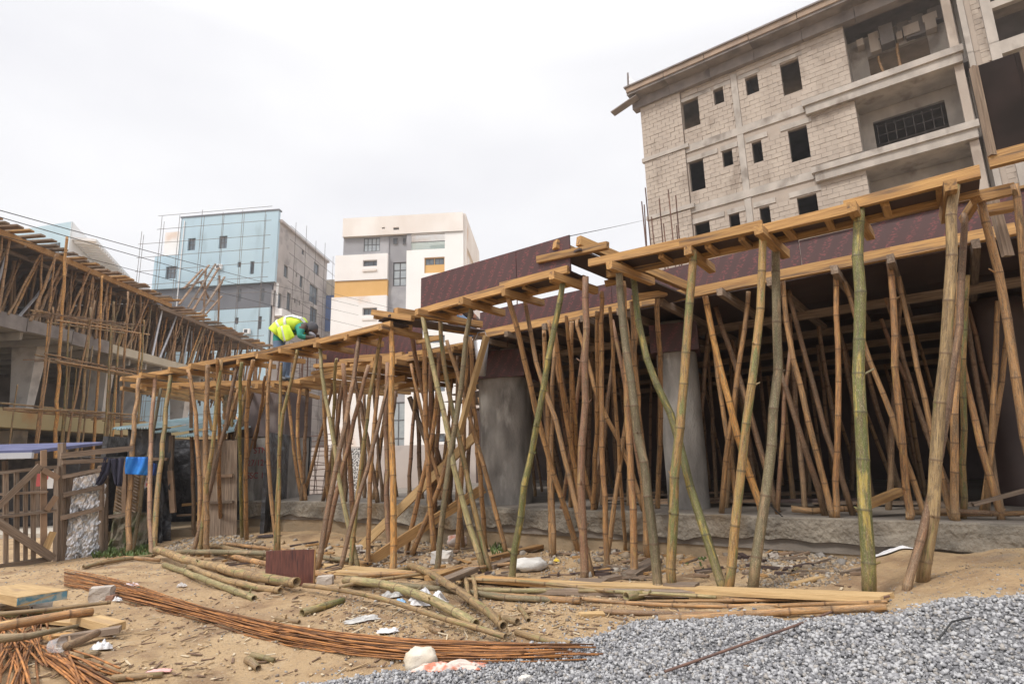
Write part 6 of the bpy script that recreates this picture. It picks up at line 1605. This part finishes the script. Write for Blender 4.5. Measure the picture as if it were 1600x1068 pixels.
loose([(700, 912), (820, 921), (960, 934)], 6, 'straw', 'thin straw bamboo crossing before the left plank', .03)
loose([(1010, 946), (1150, 946), (1330, 944)], 5, 'tan', 'slender cane just before the plank ends', .02)
loose([(905, 931), (1010, 938), (1120, 942)], 6, 'pale', 'thin greenish cane along the batten', .03)
loose([(560, 906), (640, 905), (760, 893)], 7, 'tan', 'bamboo lying flat below the crossing poles', .03)
loose([(520, 928), (600, 915), (735, 898)], 6, 'straw', 'thin straw bamboo slanting behind the middle pile', .04)
loose([(742, 894), (800, 888), (850, 884)], 6, 'tan', 'thin tan bamboo near the foot of the green prop', .03)
loose([(978, 938), (1006, 934)], 15, 'green', 'thick short green offcut with an open end', 0, gap=.12)
loose([(1131, 941), (1184, 940)], 14, 'tan', 'thick short tan offcut with an open end at the plank edge', 0, gap=.3)
loose([(812, 952), (826, 972)], 9, 'straw', 'small offcut pointing at the camera', 0, gap=.1)
loose([(789, 972), (808, 977)], 13, 'straw', 'stubby pale offcut near the straw bamboo', 0, gap=.2)
loose([(727, 912), (733, 954)], 8, 'straw', 'short bamboo stub pointing back, left of a pair', .03)
loose([(739, 910), (743, 958)], 8, 'straw', 'short bamboo stub pointing back, right of a pair', .03)
loose([(674, 985), (690, 992)], 10, 'tan', 'round brown stub among the chips', 0, gap=.1)
loose([(640, 890), (612, 896)], 9, 'straw', 'pale offcut beside the bright yellow prop foot', 0, gap=.1)
loose([(-20, 1015), (60, 1000), (141, 985)], 15, 'orange', 'thick orange bamboo with a cut open end at the lower left', .10)
loose([(-10, 984), (80, 974), (171, 963)], 7, 'straw', 'thin pale bamboo over the lower left pile', .09)
loose([(-10, 964), (50, 964), (96, 961)], 11, 'green', 'green bamboo under the board at the lower left', .0)
loose([(-10, 939), (36, 930)], 9, 'straw', 'straw bamboo end at the left edge', .02)
loose([(-10, 1032), (60, 1024), (118, 1010)], 14, 'greygreen', 'pointed grey log in front of the lower left pile', .10, 5)
loose([(101, 1030), (125, 1020), (150, 1006)], 13, 'brown', 'brown branch piece with a pale slanted cut', .05, hollow=False)
loose([(136, 1026), (152, 1026)], 12, 'greygreen', 'dull stub beside the lower left pile', 0, gap=.1)
loose([(175, 1064), (215, 1062), (254, 1058)], 11, 'straw', 'pale bamboo end at the bottom picture edge', 0)
loose([(1240, 896), (1252, 888)], 9, 'straw', 'small offcut in the grey rubble', 0, gap=.1)
loose([(1262, 895), (1276, 893)], 6, 'straw', 'tiny offcut in the grey rubble', 0, gap=.1)
loose([(1190, 808), (1300, 806)], 9, 'tan', 'bamboo lying on the plinth top by the bays', .0) if False else None
for a, b, w, kd, lab in [((1236, 789), (1345, 785), 10, 'tan', 'bamboo lying along the slab between the upright props'), ((1440, 790), (1586, 770), 9, 'brown', 'brown bamboo lying on the slab at the right'), ((1420, 770), (1600, 752), 8, 'tan', 'tan bamboo behind it on the slab at the right')]:
    p = PL(*a, 6.15); q = PL(*b, 6.3); p.z = q.z = SL + .05; bamboo('bamboo_pole', [p, q], w * p.y / FPX / 2, None, kd, lab, 'bamboo pole', 'cut bamboo lying on the slab')
for i in range(26):
    s = random.uniform(-4.6, 1.5); n = random.uniform(6.3, 9); a = random.uniform(-.5, .5)
    o = plank('offcut_board', W(s, n, SL + .03), W(s + random.uniform(.5, 1.4), n + a, SL + .04 + random.uniform(0, .06)), random.uniform(.06, .2), .025, [M_woodd, M_soffit, M_plyd][i % 3]); tag(o, 'board offcut littering the slab under the deck', 'board', 'board offcuts on the slab')
o = plank('board', PL(1348, 790, 6.1), PL(1410, 765, 6.4), .16, .04, M_wood); tag(o, 'orange board propped on the slab right of the green prop', 'board')
o = plank('board', PL(1520, 788, 6.1), PL(1600, 766, 6.2), .05, .03, M_woodd); tag(o, 'thin dark batten lying on the slab at the right edge', 'board')
# planks on the ground under the props
def gplank(a, b, w, h, m, lab, lift=.0, name='plank', cat='plank'):
    h *= .7; lift *= .5; p, q = gh(*a), gh(*b); p.z += h / 2 + lift; q.z += h / 2 + lift
    return tag(plank(name, p, q, w, h, m), lab, cat)
gplank((1060, 926), (1388, 940), .17, .045, M_woodp, 'long pale plank under the feet of the right hand props', .02)
gplank((856, 917), (1075, 925), .15, .04, M_woodp, 'pale plank joining the long one at its left end', .025)
gplank((745, 908), (862, 917), .18, .04, M_wood, 'plank with a dark end left of the reddish prop', .02)
gplank((826, 927), (1100, 932), .07, .06, M_woodd, 'dark edge batten along the front of the pale planks', .0)
gplank((1080, 934), (1300, 940), .07, .05, M_woodp, 'second batten along the front of the long pale plank', .0)
gplank((1040, 922), (1090, 924), .10, .03, M_woodd, 'dark wedge board under the olive prop', .07)
gplank((900, 915), (945, 918), .13, .03, M_woodd, 'dark pad board under the reddish prop', .07)
gplank((488, 884), (740, 908), .14, .035, M_woodp, 'pale plank lying from the dark red board to the middle', .01)
gplank((498, 894), (600, 900), .16, .03, M_woodp, 'short pale plank in front of the longer one', .02)
gplank((500, 872), (575, 886), .12, .05, M_wood, 'orange plank behind the dark red board', .03)
gplank((762, 880), (888, 848), .10, .06, M_wood, 'orange timber leaning up behind the green prop', .05)
gplank((765, 890), (800, 878), .10, .05, M_woodd, 'weathered timber below the orange one', .02)
gplank((982, 905), (1024, 880), .14, .05, M_woodd, 'dark red-brown timber lying between the props', .03)
gplank((940, 908), (968, 903), .10, .04, M_woodd, 'small dark timber block near the slim prop foot', .0)
gplank((670, 918), (725, 898), .09, .05, M_wood, 'orange timber crossing the middle pile', .12)
gplank((690, 925), (740, 903), .10, .06, M_woodd, 'dark timber beside the orange one on the middle pile', .12)
gplank((1240, 915), (1283, 903), .06, .03, M_woodp, 'pale split slat in the rubble', .0)
gplank((905, 963), (944, 961), .06, .03, M_woodp, 'short pale slat near the dark bamboo piece', .0)
gplank((122, 977), (181, 993), .11, .07, M_woodp, 'pale timber end sticking out of the lower left pile', .06)
gplank((60, 972), (130, 978), .16, .03, M_woodp, 'pale board under the thin bamboo at the lower left', .04)
gplank((92, 1012), (186, 996), .07, .05, M_woodd, 'dark timber at the right side of the lower left pile', .07)
gplank((70, 1005), (112, 1000), .10, .03, M_wood, 'orange slat inside the lower left pile', .05)
e = empty('painted_board', gh(35, 955), 'thick pale board with a blue painted end at the lower left', 'board')
p = gh(-5, 944); q = gh(62, 966); p.z += .12; q.z += .14; plank('board', p, q, .30, .06, M_woodp, e)
d_ = (q - p).normalized(); plank('painted_end', q, q + d_ * .006, .29, .056, mat('faded_blue_paint', (.10, .22, .28), .8, (.30, .32, .28), 18, contrast=(.45, .55)), e)
# dark red board standing on edge
e = empty('plywood_offcut', gh(450, 915), 'dark red plywood offcut standing upright in the sand', 'plywood board')
p = gh(411, 917); q = gh(490, 916)
o = plank('plywood_face', p + Vector((0, .04, .155)), q + Vector((0, .0, .165)), .02, .31, mat('dark_red_ply', (.085, .028, .022), .6, (.14, .05, .035), 8, (6, 1, 1), spots=(.05, .02, .02), spot_scale=6, spot_lo=.55), e)
plank('raw_edge', q + Vector((.002, -.006, .01)), q + Vector((.002, -.006, .32)), .008, .022, M_wood, e)
# concrete blocks
def rock(name, c, sx, sy, sz_, m, lab, cat, rot=0, jag=.12, seed=1):
    R = random.Random(seed); mb = MB(); n = 5
    import itertools
    idx = {}
    for i in range(n):
        for j in range(n):
            for k in range(n):
                if 0 < i < n - 1 and 0 < j < n - 1 and 0 < k < n - 1: continue
                v = Vector((i / (n - 1) - .5, j / (n - 1) - .5, k / (n - 1) - .5)); l_ = v.length; v = v * (1 - .28 * max(0, l_ - .6)); v += Vector([R.uniform(-1, 1) * jag * .25 for _ in range(3)])
                idx[(i, j, k)] = len(mb.v); x, y, z = v.x * sx, v.y * sy, v.z * sz_; mb.v.append((c.x + x * math.cos(rot) - y * math.sin(rot), c.y + x * math.sin(rot) + y * math.cos(rot), c.z + z + sz_ / 2))
    for a in range(n - 1):
        for b in range(n - 1):
            for f in ([(a, b, 0), (a, b + 1, 0), (a + 1, b + 1, 0), (a + 1, b, 0)], [(a, b, n - 1), (a + 1, b, n - 1), (a + 1, b + 1, n - 1), (a, b + 1, n - 1)], [(a, 0, b), (a + 1, 0, b), (a + 1, 0, b + 1), (a, 0, b + 1)], [(a, n - 1, b), (a, n - 1, b + 1), (a + 1, n - 1, b + 1), (a + 1, n - 1, b)], [(0, a, b), (0, a, b + 1), (0, a + 1, b + 1), (0, a + 1, b)], [(n - 1, a, b), (n - 1, a + 1, b), (n - 1, a + 1, b + 1), (n - 1, a, b + 1)]):
                mb.f.append(tuple(idx[q] for q in f)); mb.mi.append(0)
    return tag(mb.build(name, m), lab, cat)
M_cb = mat('grey_cement_block', (.38, .33, .29), .95, (.48, .43, .38), 12, bump=.5, bscale=40)
M_cb2 = mat('dusty_white_block', (.56, .53, .49), .95, (.64, .62, .59), 12, bump=.4, bscale=40)
rock('concrete_block', gh(158, 938), .17, .13, .12, M_cb, 'brown-grey broken block lying against the rebar bundle', 'block', .3, seed=2)
rock('concrete_block', gh(64, 950), .15, .13, .12, M_cb2, 'whitish block behind the blue-ended board', 'block', .7, seed=3)
rock('brick_piece', gh(335, 905) if False else gh(508, 913), .14, .1, .08, M_cb, 'brick piece right of the dark red board', 'block', .1, seed=4)
rock('rock', gh(172, 938), .08, .07, .05, mat('reddish_rock', (.30, .17, .12), .95), 'reddish stone next to the broken block', 'stone', .1, seed=5)
for i, (x, y, s_, lab) in enumerate([(1085, 862, .10, 'grey stone by the green leaning bamboo'), (1068, 865, .08, 'second grey stone left of it'), (560, 862, .14, 'grey lump at the start of the light plank'), (690, 880, .22, 'long lump of dried mortar under the crossing poles'), (905, 852, .16, 'mossy lump under the plinth'), (1322, 862, .08, 'rusty round stone under the twisted wire'), (1210, 872, .07, 'pale stone left in the rubble'), (820, 1066, .05, 'pale flat stone at the bottom edge')]):
    rock('rock', gh(x, y), s_, s_ * .7, s_ * .6, [M_cb, M_rubble and M_cb2][i % 2], lab, 'stone', i, .3, seed=10 + i)
# sacks and litter
def sack(name, x, y, sx, sy, sz_, m, lab, rot=0, seed=1, cat='sack'):
    c = gh(x, y); R = random.Random(seed); mb = MB(); n, k = 20, 12
    for j in range(k + 1):
        ph = math.pi * j / k
        for i in range(n):
            th = 2 * math.pi * i / n; v = Vector((math.sin(ph) * math.cos(th), math.sin(ph) * math.sin(th), -math.cos(ph)))
            v = Vector([math.copysign(abs(q) ** .75, q) for q in v]); r_ = 1 + .22 * mnoise.noise(v * 2.2 + Vector((seed, 0, 0))) + .10 * mnoise.noise(v * 6 + Vector((0, seed, 0)))
            xx, yy, z = v.x * sx / 2 * r_, v.y * sy / 2 * r_, max(-.42, v.z * .5) * sz_ * r_
            mb.v.append((c.x + xx * math.cos(rot) - yy * math.sin(rot), c.y + xx * math.sin(rot) + yy * math.cos(rot), c.z + z + sz_ * .4))
    for j in range(k):
        for i in range(n): mb.f.append((j * n + i, j * n + (i + 1) % n, (j + 1) * n + (i + 1) % n, (j + 1) * n + i)); mb.mi.append(0)
    return tag(mb.build(name, m, smooth=True), lab, cat)
M_sack = mat('white_woven_sack', (.55, .53, .50), .85, (.66, .65, .63), 6, bump=.4, bscale=30, spots=(.38, .32, .26), spot_scale=6, spot_lo=.58)
M_sackr = mat('pinkish_sack', (.55, .42, .38), .85, (.66, .60, .56), 6, spots=(.45, .2, .14), spot_scale=5, spot_lo=.56)
sack('cement_sack', 826, 890, .34, .28, .12, M_sack, 'dirty white sack lying right of the green prop foot', .2, 3)
sack('cement_sack', 848, 850, .36, .2, .13, M_sack, 'white sack slumped against the plinth behind the orange timber', .1, 4)
sack('cement_sack', 925, 854, .34, .22, .12, M_sack, 'white sack behind the reddish prop at the plinth', -.2, 5)
sack('cement_sack', 718, 852, .34, .2, .16, M_sackr, 'pinkish white sack at the plinth behind the crossing poles', .6, 6)
sack('cement_sack', 657, 1046, .17, .13, .12, mat('dusty_cream_sack', (.58, .50, .38), .9, (.66, .62, .55), 6, bump=.4, bscale=25), 'cream stub of a torn sack beside the rebar ends', .3, 7)
def rag(x, y, sx, sy, m, lab, seed, rot=0, h=.05, cat='litter', name='plastic_litter'):
    h *= .55
    c = gh(x, y); mb = MB(); n = 16
    for i in range(n + 1):
        for j in range(n + 1):
            u, v = i / n - .5, j / n - .5; e_ = 1 - .35 * mnoise.noise(Vector((u * 5, v * 5, seed)))
            xx, yy = u * sx * e_, v * sy * e_ * (1 - .6 * abs(u)); X_, Y_ = c.x + xx * math.cos(rot) - yy * math.sin(rot), c.y + xx * math.sin(rot) + yy * math.cos(rot)
            mb.v.append((X_, Y_, gz(X_, Y_) + .012 + h * (.5 + .9 * mnoise.noise(Vector((u * 4, v * 4, seed + 4))) + .35 * mnoise.noise(Vector((u * 11, v * 11, seed))) + .5 * abs(mnoise.noise(Vector((u * 19, v * 15, seed))))) * max(0, 1 - (2 * u) ** 4) * max(0, 1 - (2 * v) ** 4)))
    for i in range(n):
        for j in range(n): a = i * (n + 1) + j; mb.f.append((a, a + 1, a + n + 2, a + n + 1)); mb.mi.append(0)
    o = mb.build(name, m, smooth=(seed % 3 == 0)); md = o.modifiers.new('th', 'SOLIDIFY'); md.thickness = .003; return tag(o, lab, cat)
M_pl = mat('crumpled_white_plastic', (.62, .62, .64), .5, (.75, .75, .76), 8, spots=(.45, .42, .40), spot_scale=6)
M_plg = mat('grey_crumpled_plastic', (.34, .33, .32), .6, (.5, .49, .47), 8)
M_redp = mat('red_and_white_sack_cloth', (.52, .20, .13), .85, (.62, .52, .46), 9, contrast=(.47, .53))
rag(700, 1049, .34, .16, M_redp, 'torn red and white sack cloth trailing from the cream stub', 1, -.05, .07)
rag(1395, 862, .36, .14, M_pl, 'white plastic sheet at the foot of the plinth right of the green prop', 2, -.1, .03)
rag(1343, 862, .08, .05, mat('green_plastic', (.12, .42, .12), .5), 'small bright green wrapper left of the white plastic sheet', 3)
rag(610, 935, .22, .14, M_plg, 'grey crumpled plastic in the middle pile', 4, .3, .08)
rag(668, 940, .26, .2, M_pl, 'whitish cloth bundle under the crossing bamboo', 5, .2, .14)
rag(625, 944, .09, .06, mat('light_blue_plastic', (.25, .42, .62), .5), 'light blue plastic scrap in the middle pile', 6, .2, .05)
rag(566, 970, .22, .12, M_plg, 'flat grey cement paper near the rebar bundle', 7, .5, .03)
rag(606, 990, .13, .09, M_pl, 'small white paper near the stub', 8, .2, .04)
rag(205, 917, .12, .07, mat('pale_pink_plastic', (.6, .5, .52), .5), 'pale pinkish plastic scrap right of the broken block', 9)
rag(214, 922, .14, .05, mat('dark_green_cloth', (.05, .08, .06), .9), 'dark green rag right of the broken block', 10)
rag(183, 940, .06, .05, M_pl, 'tiny white scrap next to the reddish stone', 11)
rag(245, 1053, .13, .05, mat('pink_paper', (.68, .38, .36), .8), 'pink torn paper at the bottom edge', 12, .2, .02)
rag(158, 1016, .10, .10, M_pl, 'white torn packaging beside the lower left pile', 13, .6, .07)
rag(284, 917, .08, .05, M_pl, 'small clear plastic scrap below the left pile', 14)
rag(715, 905, .30, .10, M_plg, 'grey paper sheet under the crossing poles', 15, .1, .02)
rag(545, 897, .2, .1, M_plg, 'crumpled cement paper by the brown forked pole', 16, .2, .05)
rag(870, 878, .05, .03, mat('yellow_wrapper', (.75, .55, .06), .5), 'yellow wrapper by the reddish prop', 17)
rag(480, 862, .03, .02, M_pl, 'tiny white scrap near the marked column', 18)
rag(420, 838, .34, .2, M_plyd, 'flat dark sheet at the foot of the marked column', 19, .1, .03)
rag(1440, 838, .12, .07, M_blkpl, 'black plastic scrap at the plinth by the sand mound', 20, .1, .06)
# clear plastic cup
e = empty('plastic_cup', gh(84, 1040), 'clear plastic cup lying on the rusty bars', 'cup')
p = gh(76, 1036) + Vector((0, 0, .09)); q = gh(93, 1033) + Vector((0, 0, .09)); rr = 11 * p.y / FPX
M_clear = mat('clear_plastic', (.75, .75, .78), .15, alpha=.25)
MB().tube([p, q], [rr * .75, rr], 16, caps=False).build('cup_wall', M_clear, e, smooth=True); MB().tube([p, p + (q - p) * .03], rr * .75, 16).build('cup_base', M_clear, e)
# rod lying on the gravel
pts = [gh(1040, 1062), gh(1130, 1030), gh(1240, 990), (gh(1310, 962)), gh(1392, 941)]
o = MB().tube([p + Vector((0, 0, .035)) for p in pts], .0065, 6).build('steel_rod', M_rustd, smooth=True); tag(o, 'single thin rod lying slantwise on the gravel heap', 'steel rod')
o = MB().tube([gh(1468, 1010) + Vector((0, 0, .03)), gh(1490, 985) + Vector((0, 0, .04)), gh(1520, 975) + Vector((0, 0, .03))], .004, 5).build('cord', M_cable, smooth=True); tag(o, 'short dark cord lying on the gravel at the right', 'cord')

# ================================================================== WORKERS
M_skin = mat('dark_skin', (.075, .042, .028), .6)
M_shirt = mat('green_work_shirt', (.02, .22, .17), .85, (.03, .28, .21), 8)
M_vest = mat('fluorescent_yellow_vest', (.55, .75, .04), .7, (.62, .82, .06), 6)
M_refl = mat('reflective_tape', (.62, .64, .60), .4, (.72, .72, .68), 10)
M_jean = mat('blue_denim', (.10, .15, .24), .9, (.15, .21, .31), 12)
M_cap = mat('dark_grey_headcloth', (.05, .05, .06), .9, (.08, .08, .09), 10)
M_brownsh = mat('brown_work_shirt', (.23, .10, .055), .9, (.16, .08, .05), 8, spots=(.05, .07, .05), spot_scale=3, spot_lo=.55)
def skin(name, verts, edges, mats, parent, rootv=0, sub=2, classify=None):
    me = bpy.data.meshes.new(name); me.from_pydata([tuple(v[0]) for v in verts], edges, [])
    o = bpy.data.objects.new(name, me); C.objects.link(o)
    o.modifiers.new('skin', 'SKIN'); 
    sv = me.skin_vertices[0].data if me.skin_vertices else None
    if sv is None:
        bpy.context.view_layer.objects.active = o; me.attributes  # layer made by the modifier below
    for i, v in enumerate(verts):
        me.skin_vertices[0].data[i].radius = (v[1], v[2] if len(v) > 2 else v[1]); me.skin_vertices[0].data[i].use_root = (i == rootv)
    s_ = o.modifiers.new('sub', 'SUBSURF'); s_.levels = sub; s_.render_levels = sub
    dg = bpy.context.evaluated_depsgraph_get(); m2 = bpy.data.meshes.new_from_object(o.evaluated_get(dg)); bpy.data.objects.remove(o)
    org = Vector(verts[rootv][0]); m2.transform(Matrix.Translation(-org))
    m2.materials.clear()
    for m in mats: m2.materials.append(m)
    m2.polygons.foreach_set('use_smooth', [True] * len(m2.polygons))
    if classify:
        for p in m2.polygons: p.material_index = classify(Vector(p.center) + org)
    o = bpy.data.objects.new(name, m2); C.objects.link(o)
    o.parent = parent; o.location = org - wloc(parent); return o
def ellipsoid(name, c, rx, ry, rz, m, parent, ax=None, n=18, k=12, zcut=None):
    mb = MB(); Mx = ax or Matrix.Identity(3)
    for j in range(k + 1):
        ph = math.pi * j / k
        for i in range(n):
            v = Vector((rx * math.sin(ph) * math.cos(2 * math.pi * i / n), ry * math.sin(ph) * math.sin(2 * math.pi * i / n), rz * -math.cos(ph)))
            if zcut is not None: v.z = max(v.z, zcut)
            mb.v.append(tuple(Vector(c) + Mx @ v))
    for j in range(k):
        for i in range(n): mb.f.append((j * n + i, j * n + (i + 1) % n, (j + 1) * n + (i + 1) % n, (j + 1) * n + i)); mb.mi.append(0)
    return mb.build(name, m, parent, smooth=True)
YW = 9.35
def A_(x, y, dy=0): return at_y(x, y, YW + dy)
w1 = empty('person', A_(448, 590), 'worker in a yellow reflective vest and green shirt bending over the timber edge', 'person')
hip = A_(431, 528)
V = [(hip, .19, .16), (A_(438, 515), .18, .15), (A_(455, 507), .17, .13), (A_(470, 508), .18, .12), (A_(478, 512), .06, .06), (A_(484, 515), .06, .06),
     # near arm
     (A_(470, 514, -.2), .07, .07), (A_(468, 525, -.26), .052, .052), (A_(482, 528, -.2), .04, .04), (A_(492, 527, -.14), .03, .03),
     (A_(474, 508, .2), .07, .07), (A_(478, 521, .25), .052, .052), (A_(490, 525, .2), .04, .04), (A_(499, 524, .14), .03, .03),
     # legs
     (A_(435, 540, -.10), .09, .09), (A_(445, 566, -.12), .065, .065), (A_(440, 590, -.1), .05, .05), (A_(449, 593, -.14), .045, .035),
     (A_(436, 540, .12), .09, .09), (A_(449, 566, .14), .065, .065), (A_(447, 590, .12), .05, .05), (A_(456, 593, .1), .045, .035)]
E_l = [(0, 1), (1, 2), (2, 3), (3, 4), (4, 5), (3, 6), (6, 7), (7, 8), (8, 9), (3, 10), (10, 11), (11, 12), (12, 13), (0, 14), (14, 15), (15, 16), (16, 17), (0, 18), (18, 19), (19, 20), (20, 21)]
kz = A_(431, 534).z; kx = A_(424, 528).x; sx_ = A_(476, 528).x
def cls(p):
    if p.z < kz and p.x < A_(458, 540).x and p.z < A_(445, 531).z: return 1 if p.z > A_(440, 588).z else 3
    if p.x > A_(486, 520).x or (p.x > A_(477, 512).x and p.z > A_(478, 519).z): return 2
    return 0
skin('body', V, E_l, [M_shirt, M_jean, M_skin, M_frame], w1, classify=cls)
# fingers on the timber
for dy, hx in ((-.14, 492), (.14, 499)):
    for f in range(5):
        a = A_(hx, 526.5, dy + (f - 2) * .018); b = A_(hx + (3.5 if f else 1.5), 529.5 + (f == 0) * -1, dy + (f - 2) * .022); c = A_(hx + (4.5 if f else 2.5), 532.5, dy + (f - 2) * .022)
        MB().tube([a, b, c], [.012, .010, .008], 6).build('finger', M_skin, w1, smooth=True)
# vest: shell over the trunk
def shell(name, cs, m, parent, n=22, a0=-2.6, a1=2.6, grow=1.12):
    mb = MB()
    for (c, rw, rd, t) in cs:
        t = t.normalized(); side = Vector((0, 1, 0)); upv = side.cross(t).normalized(); upv = upv if upv.z > 0 else -upv
        for i in range(n + 1):
            a = a0 + (a1 - a0) * i / n; k = grow + .03 * mnoise.noise(Vector((a * 2, c.x * 6, 1)))
            mb.v.append(tuple(c + (upv * math.cos(a) * rd + side * math.sin(a) * rw) * k))
    for j in range(len(cs) - 1):
        for i in range(n): q = j * (n + 1) + i; mb.f.append((q, q + 1, q + n + 2, q + n + 1)); mb.mi.append(0)
    o = mb.build(name, m, parent, smooth=True); md = o.modifiers.new('th', 'SOLIDIFY'); md.thickness = .012; md.offset = 1; return o
pc = [A_(434, 518), A_(440, 511.5), A_(448, 506), A_(460, 503.5), A_(470, 505), A_(476, 508)]
rw = [.20, .205, .21, .215, .20, .13]; rd = [.155, .15, .15, .15, .14, .10]
cs = []
for i in range(len(pc) * 3 - 2):
    t = i / 3; k = min(int(t), len(pc) - 2); f = t - k; c = pc[k].lerp(pc[k + 1], f) - Vector((0, 0, .055)); cs.append((c, rw[k] * (1 - f) + rw[k + 1] * f, rd[k] * (1 - f) + rd[k + 1] * f, pc[min(k + 1, len(pc) - 1)] - pc[k]))
vest = shell('vest', cs, M_vest, w1, a0=-2.3, a1=2.3)
shell('reflective_band', cs[4:6], M_refl, vest, grow=1.19, a0=-2.3, a1=2.3); shell('reflective_band', cs[7:9], M_refl, vest, grow=1.19, a0=-2.3, a1=2.3)
for sgn in (-1, 1):
    mb = MB()
    for c, rw_, rd_, t in cs[8:]:
        side = Vector((0, 1, 0)); upv = side.cross(t.normalized()).normalized(); upv = upv if upv.z > 0 else -upv
        for a in (sgn * .55, sgn * .95): mb.v.append(tuple(c + (upv * math.cos(a) * rd_ + side * math.sin(a) * rw_) * 1.21))
    for j in range(len(cs[8:]) - 1): mb.f.append((2 * j, 2 * j + 1, 2 * j + 3, 2 * j + 2)); mb.mi.append(0)
    mb.build('reflective_strap', M_refl, vest)
mb = MB(); TL = [(432, 514), (438, 510), (444, 508), (452, 508)]; BL = [(436, 526), (443, 534), (452, 532), (461, 526)]
for j in range(9):
    for i in range(13):
        t = i / 12 * 3; k = min(int(t), 2); f = t - k; tx, ty = [TL[k][q] * (1 - f) + TL[k + 1][q] * f for q in (0, 1)]; bx, by = [BL[k][q] * (1 - f) + BL[k + 1][q] * f for q in (0, 1)]
        mb.v.append(tuple(A_(tx + (bx - tx) * j / 8, ty + (by - ty) * j / 8, -.245 + .018 * math.sin(i * 1.3 + j * .2) - .02 * math.sin(j / 8 * 3.1))))
for j in range(8):
    for i in range(12): q = j * 13 + i; mb.f.append((q, q + 1, q + 14, q + 13)); mb.mi.append(1 if i in (4, 5) else 0)
o = mb.build('vest_flap', [M_vest, M_refl], vest, smooth=True); md = o.modifiers.new('th', 'SOLIDIFY'); md.thickness = .01
hc = A_(486, 515, -.02)
hd = ellipsoid('head', hc, .10, .085, .12, M_skin, w1, Matrix.Rotation(math.radians(115), 3, 'Y'))
ellipsoid('head_cloth', hc + Vector((-.005, 0, .02)), .112, .098, .125, M_cap, w1, Matrix.Rotation(math.radians(60), 3, 'Y'), zcut=-.02)
ellipsoid('nose', hc + Vector((.085, -.01, -.075)), .02, .018, .025, M_skin, hd); ellipsoid('ear', hc + Vector((-.01, -.088, -.01)), .02, .01, .03, M_skin, hd)
ellipsoid('face_cloth', hc + Vector((.03, -.02, -.085)), .07, .075, .04, mat('grey_face_cloth', (.3, .3, .34), .9), w1, Matrix.Rotation(math.radians(35), 3, 'Y'))
# crouching worker behind the middle beam
YC = 7.9
def B_(x, y, dy=0): return at_y(x, y, YC + dy)
w2_ = empty('person', B_(715, 515), 'crouching worker in a brown shirt half hidden behind the middle timbers', 'person')
V = [(B_(712, 512), .15, .13), (B_(704, 500), .15, .12), (B_(703, 489), .16, .12), (B_(712, 483), .15, .11), (B_(719, 484), .05, .05), (B_(725, 486), .05, .05),
     (B_(710, 486, -.18), .06, .06), (B_(724, 499, -.24), .045, .045), (B_(742, 506, -.2), .036, .036), (B_(750, 510, -.16), .028, .028),
     (B_(720, 482, .18), .06, .06), (B_(738, 492, .2), .045, .045), (B_(752, 506, .12), .036, .036), (B_(760, 513, .1), .028, .028),
     (B_(722, 507, -.14), .08, .08), (B_(738, 502, -.18), .065, .065), (B_(734, 524, -.16), .05, .05), (B_(743, 527, -.18), .045, .035),
     (B_(722, 507, .14), .08, .08), (B_(740, 503, .2), .065, .065), (B_(740, 524, .2), .05, .05), (B_(748, 527, .2), .045, .035)]
def cls2(p):
    if p.z < B_(720, 512).z or (p.x > B_(716, 505).x and p.z < B_(730, 499).z and abs(p.y - YC) < .3 and p.x < B_(741, 500).x): return 1
    if p.x > B_(744, 505).x or (p.x > B_(716, 484).x and abs(p.y - YC) < .08): return 2
    return 0
skin('body', V, E_l, [M_brownsh, M_jean, M_skin], w2_, classify=cls2)
for dy, hx, hy in ((-.16, 750, 510), (.1, 760, 513)):
    for f in range(5):
        a = B_(hx, hy, dy + (f - 2) * .018); b = B_(hx + 4, hy + 3, dy + (f - 2) * .022); c = B_(hx + 4.5, hy + 7, dy + (f - 2) * .022); MB().tube([a, b, c], [.012, .010, .008], 6).build('finger', M_skin, w2_, smooth=True)
hc = B_(728, 488); hd = ellipsoid('head', hc, .09, .08, .115, M_skin, w2_, Matrix.Rotation(math.radians(110), 3, 'Y')); ellipsoid('nose', hc + Vector((.08, 0, -.07)), .018, .016, .022, M_skin, hd)
ellipsoid('hair', hc + Vector((-.01, 0, .025)), .095, .085, .11, M_frame, w2_, Matrix.Rotation(math.radians(60), 3, 'Y'), zcut=-.02)
# small white hard objects on the inner deck edge
for i, (x, y) in enumerate([(1155, 383), (1176, 381)]):
    p = PL(x, y + 2, 5.9); sg_ = ellipsoid('paint_lump', p, .045, .035, .03, M_whitec, None); tag(sg_, ['left', 'right'][i] + ' white lump resting on the capping of the dark plywood', 'lump')
# bucket hanging by the wide column
p = PL(752, 533, 5.6); e = empty('steel_bucket', p - Vector((0, 0, .3)), 'grey zinc sheet scoop hanging beside the wide column', 'bucket')
MB().tube([p - Vector((0, 0, .45)), p], [.05, .10], 14).build('bucket_body', M_steel, e, smooth=True)
MB().tube([p + Vector((-.09, 0, 0)), p + Vector((-.04, 0, .12)), p + Vector((.05, 0, .12)), p + Vector((.09, 0, 0))], .006, 5).build('handle', M_steel, e, smooth=True)

# ================================================================== AIR
HZ = 0.0012
hm = bpy.data.materials.new('thin_haze'); hm.use_nodes = True; nt = hm.node_tree; nt.nodes.clear()
ho = nt.nodes.new('ShaderNodeOutputMaterial'); pv = nt.nodes.new('ShaderNodeVolumePrincipled'); pv.inputs['Density'].default_value = HZ; pv.inputs['Color'].default_value = (.93, .92, .93, 1)
pv.inputs['Anisotropy'].default_value = .3
nt.links.new(pv.outputs[0], ho.inputs['Volume'])
zlo = float(GZ.min()) - 1.0
o = MB().box(-80, 60, -12, 130, zlo, 40).build('haze', hm); tag(o, 'thin pale humid air over the whole yard', kind='stuff')
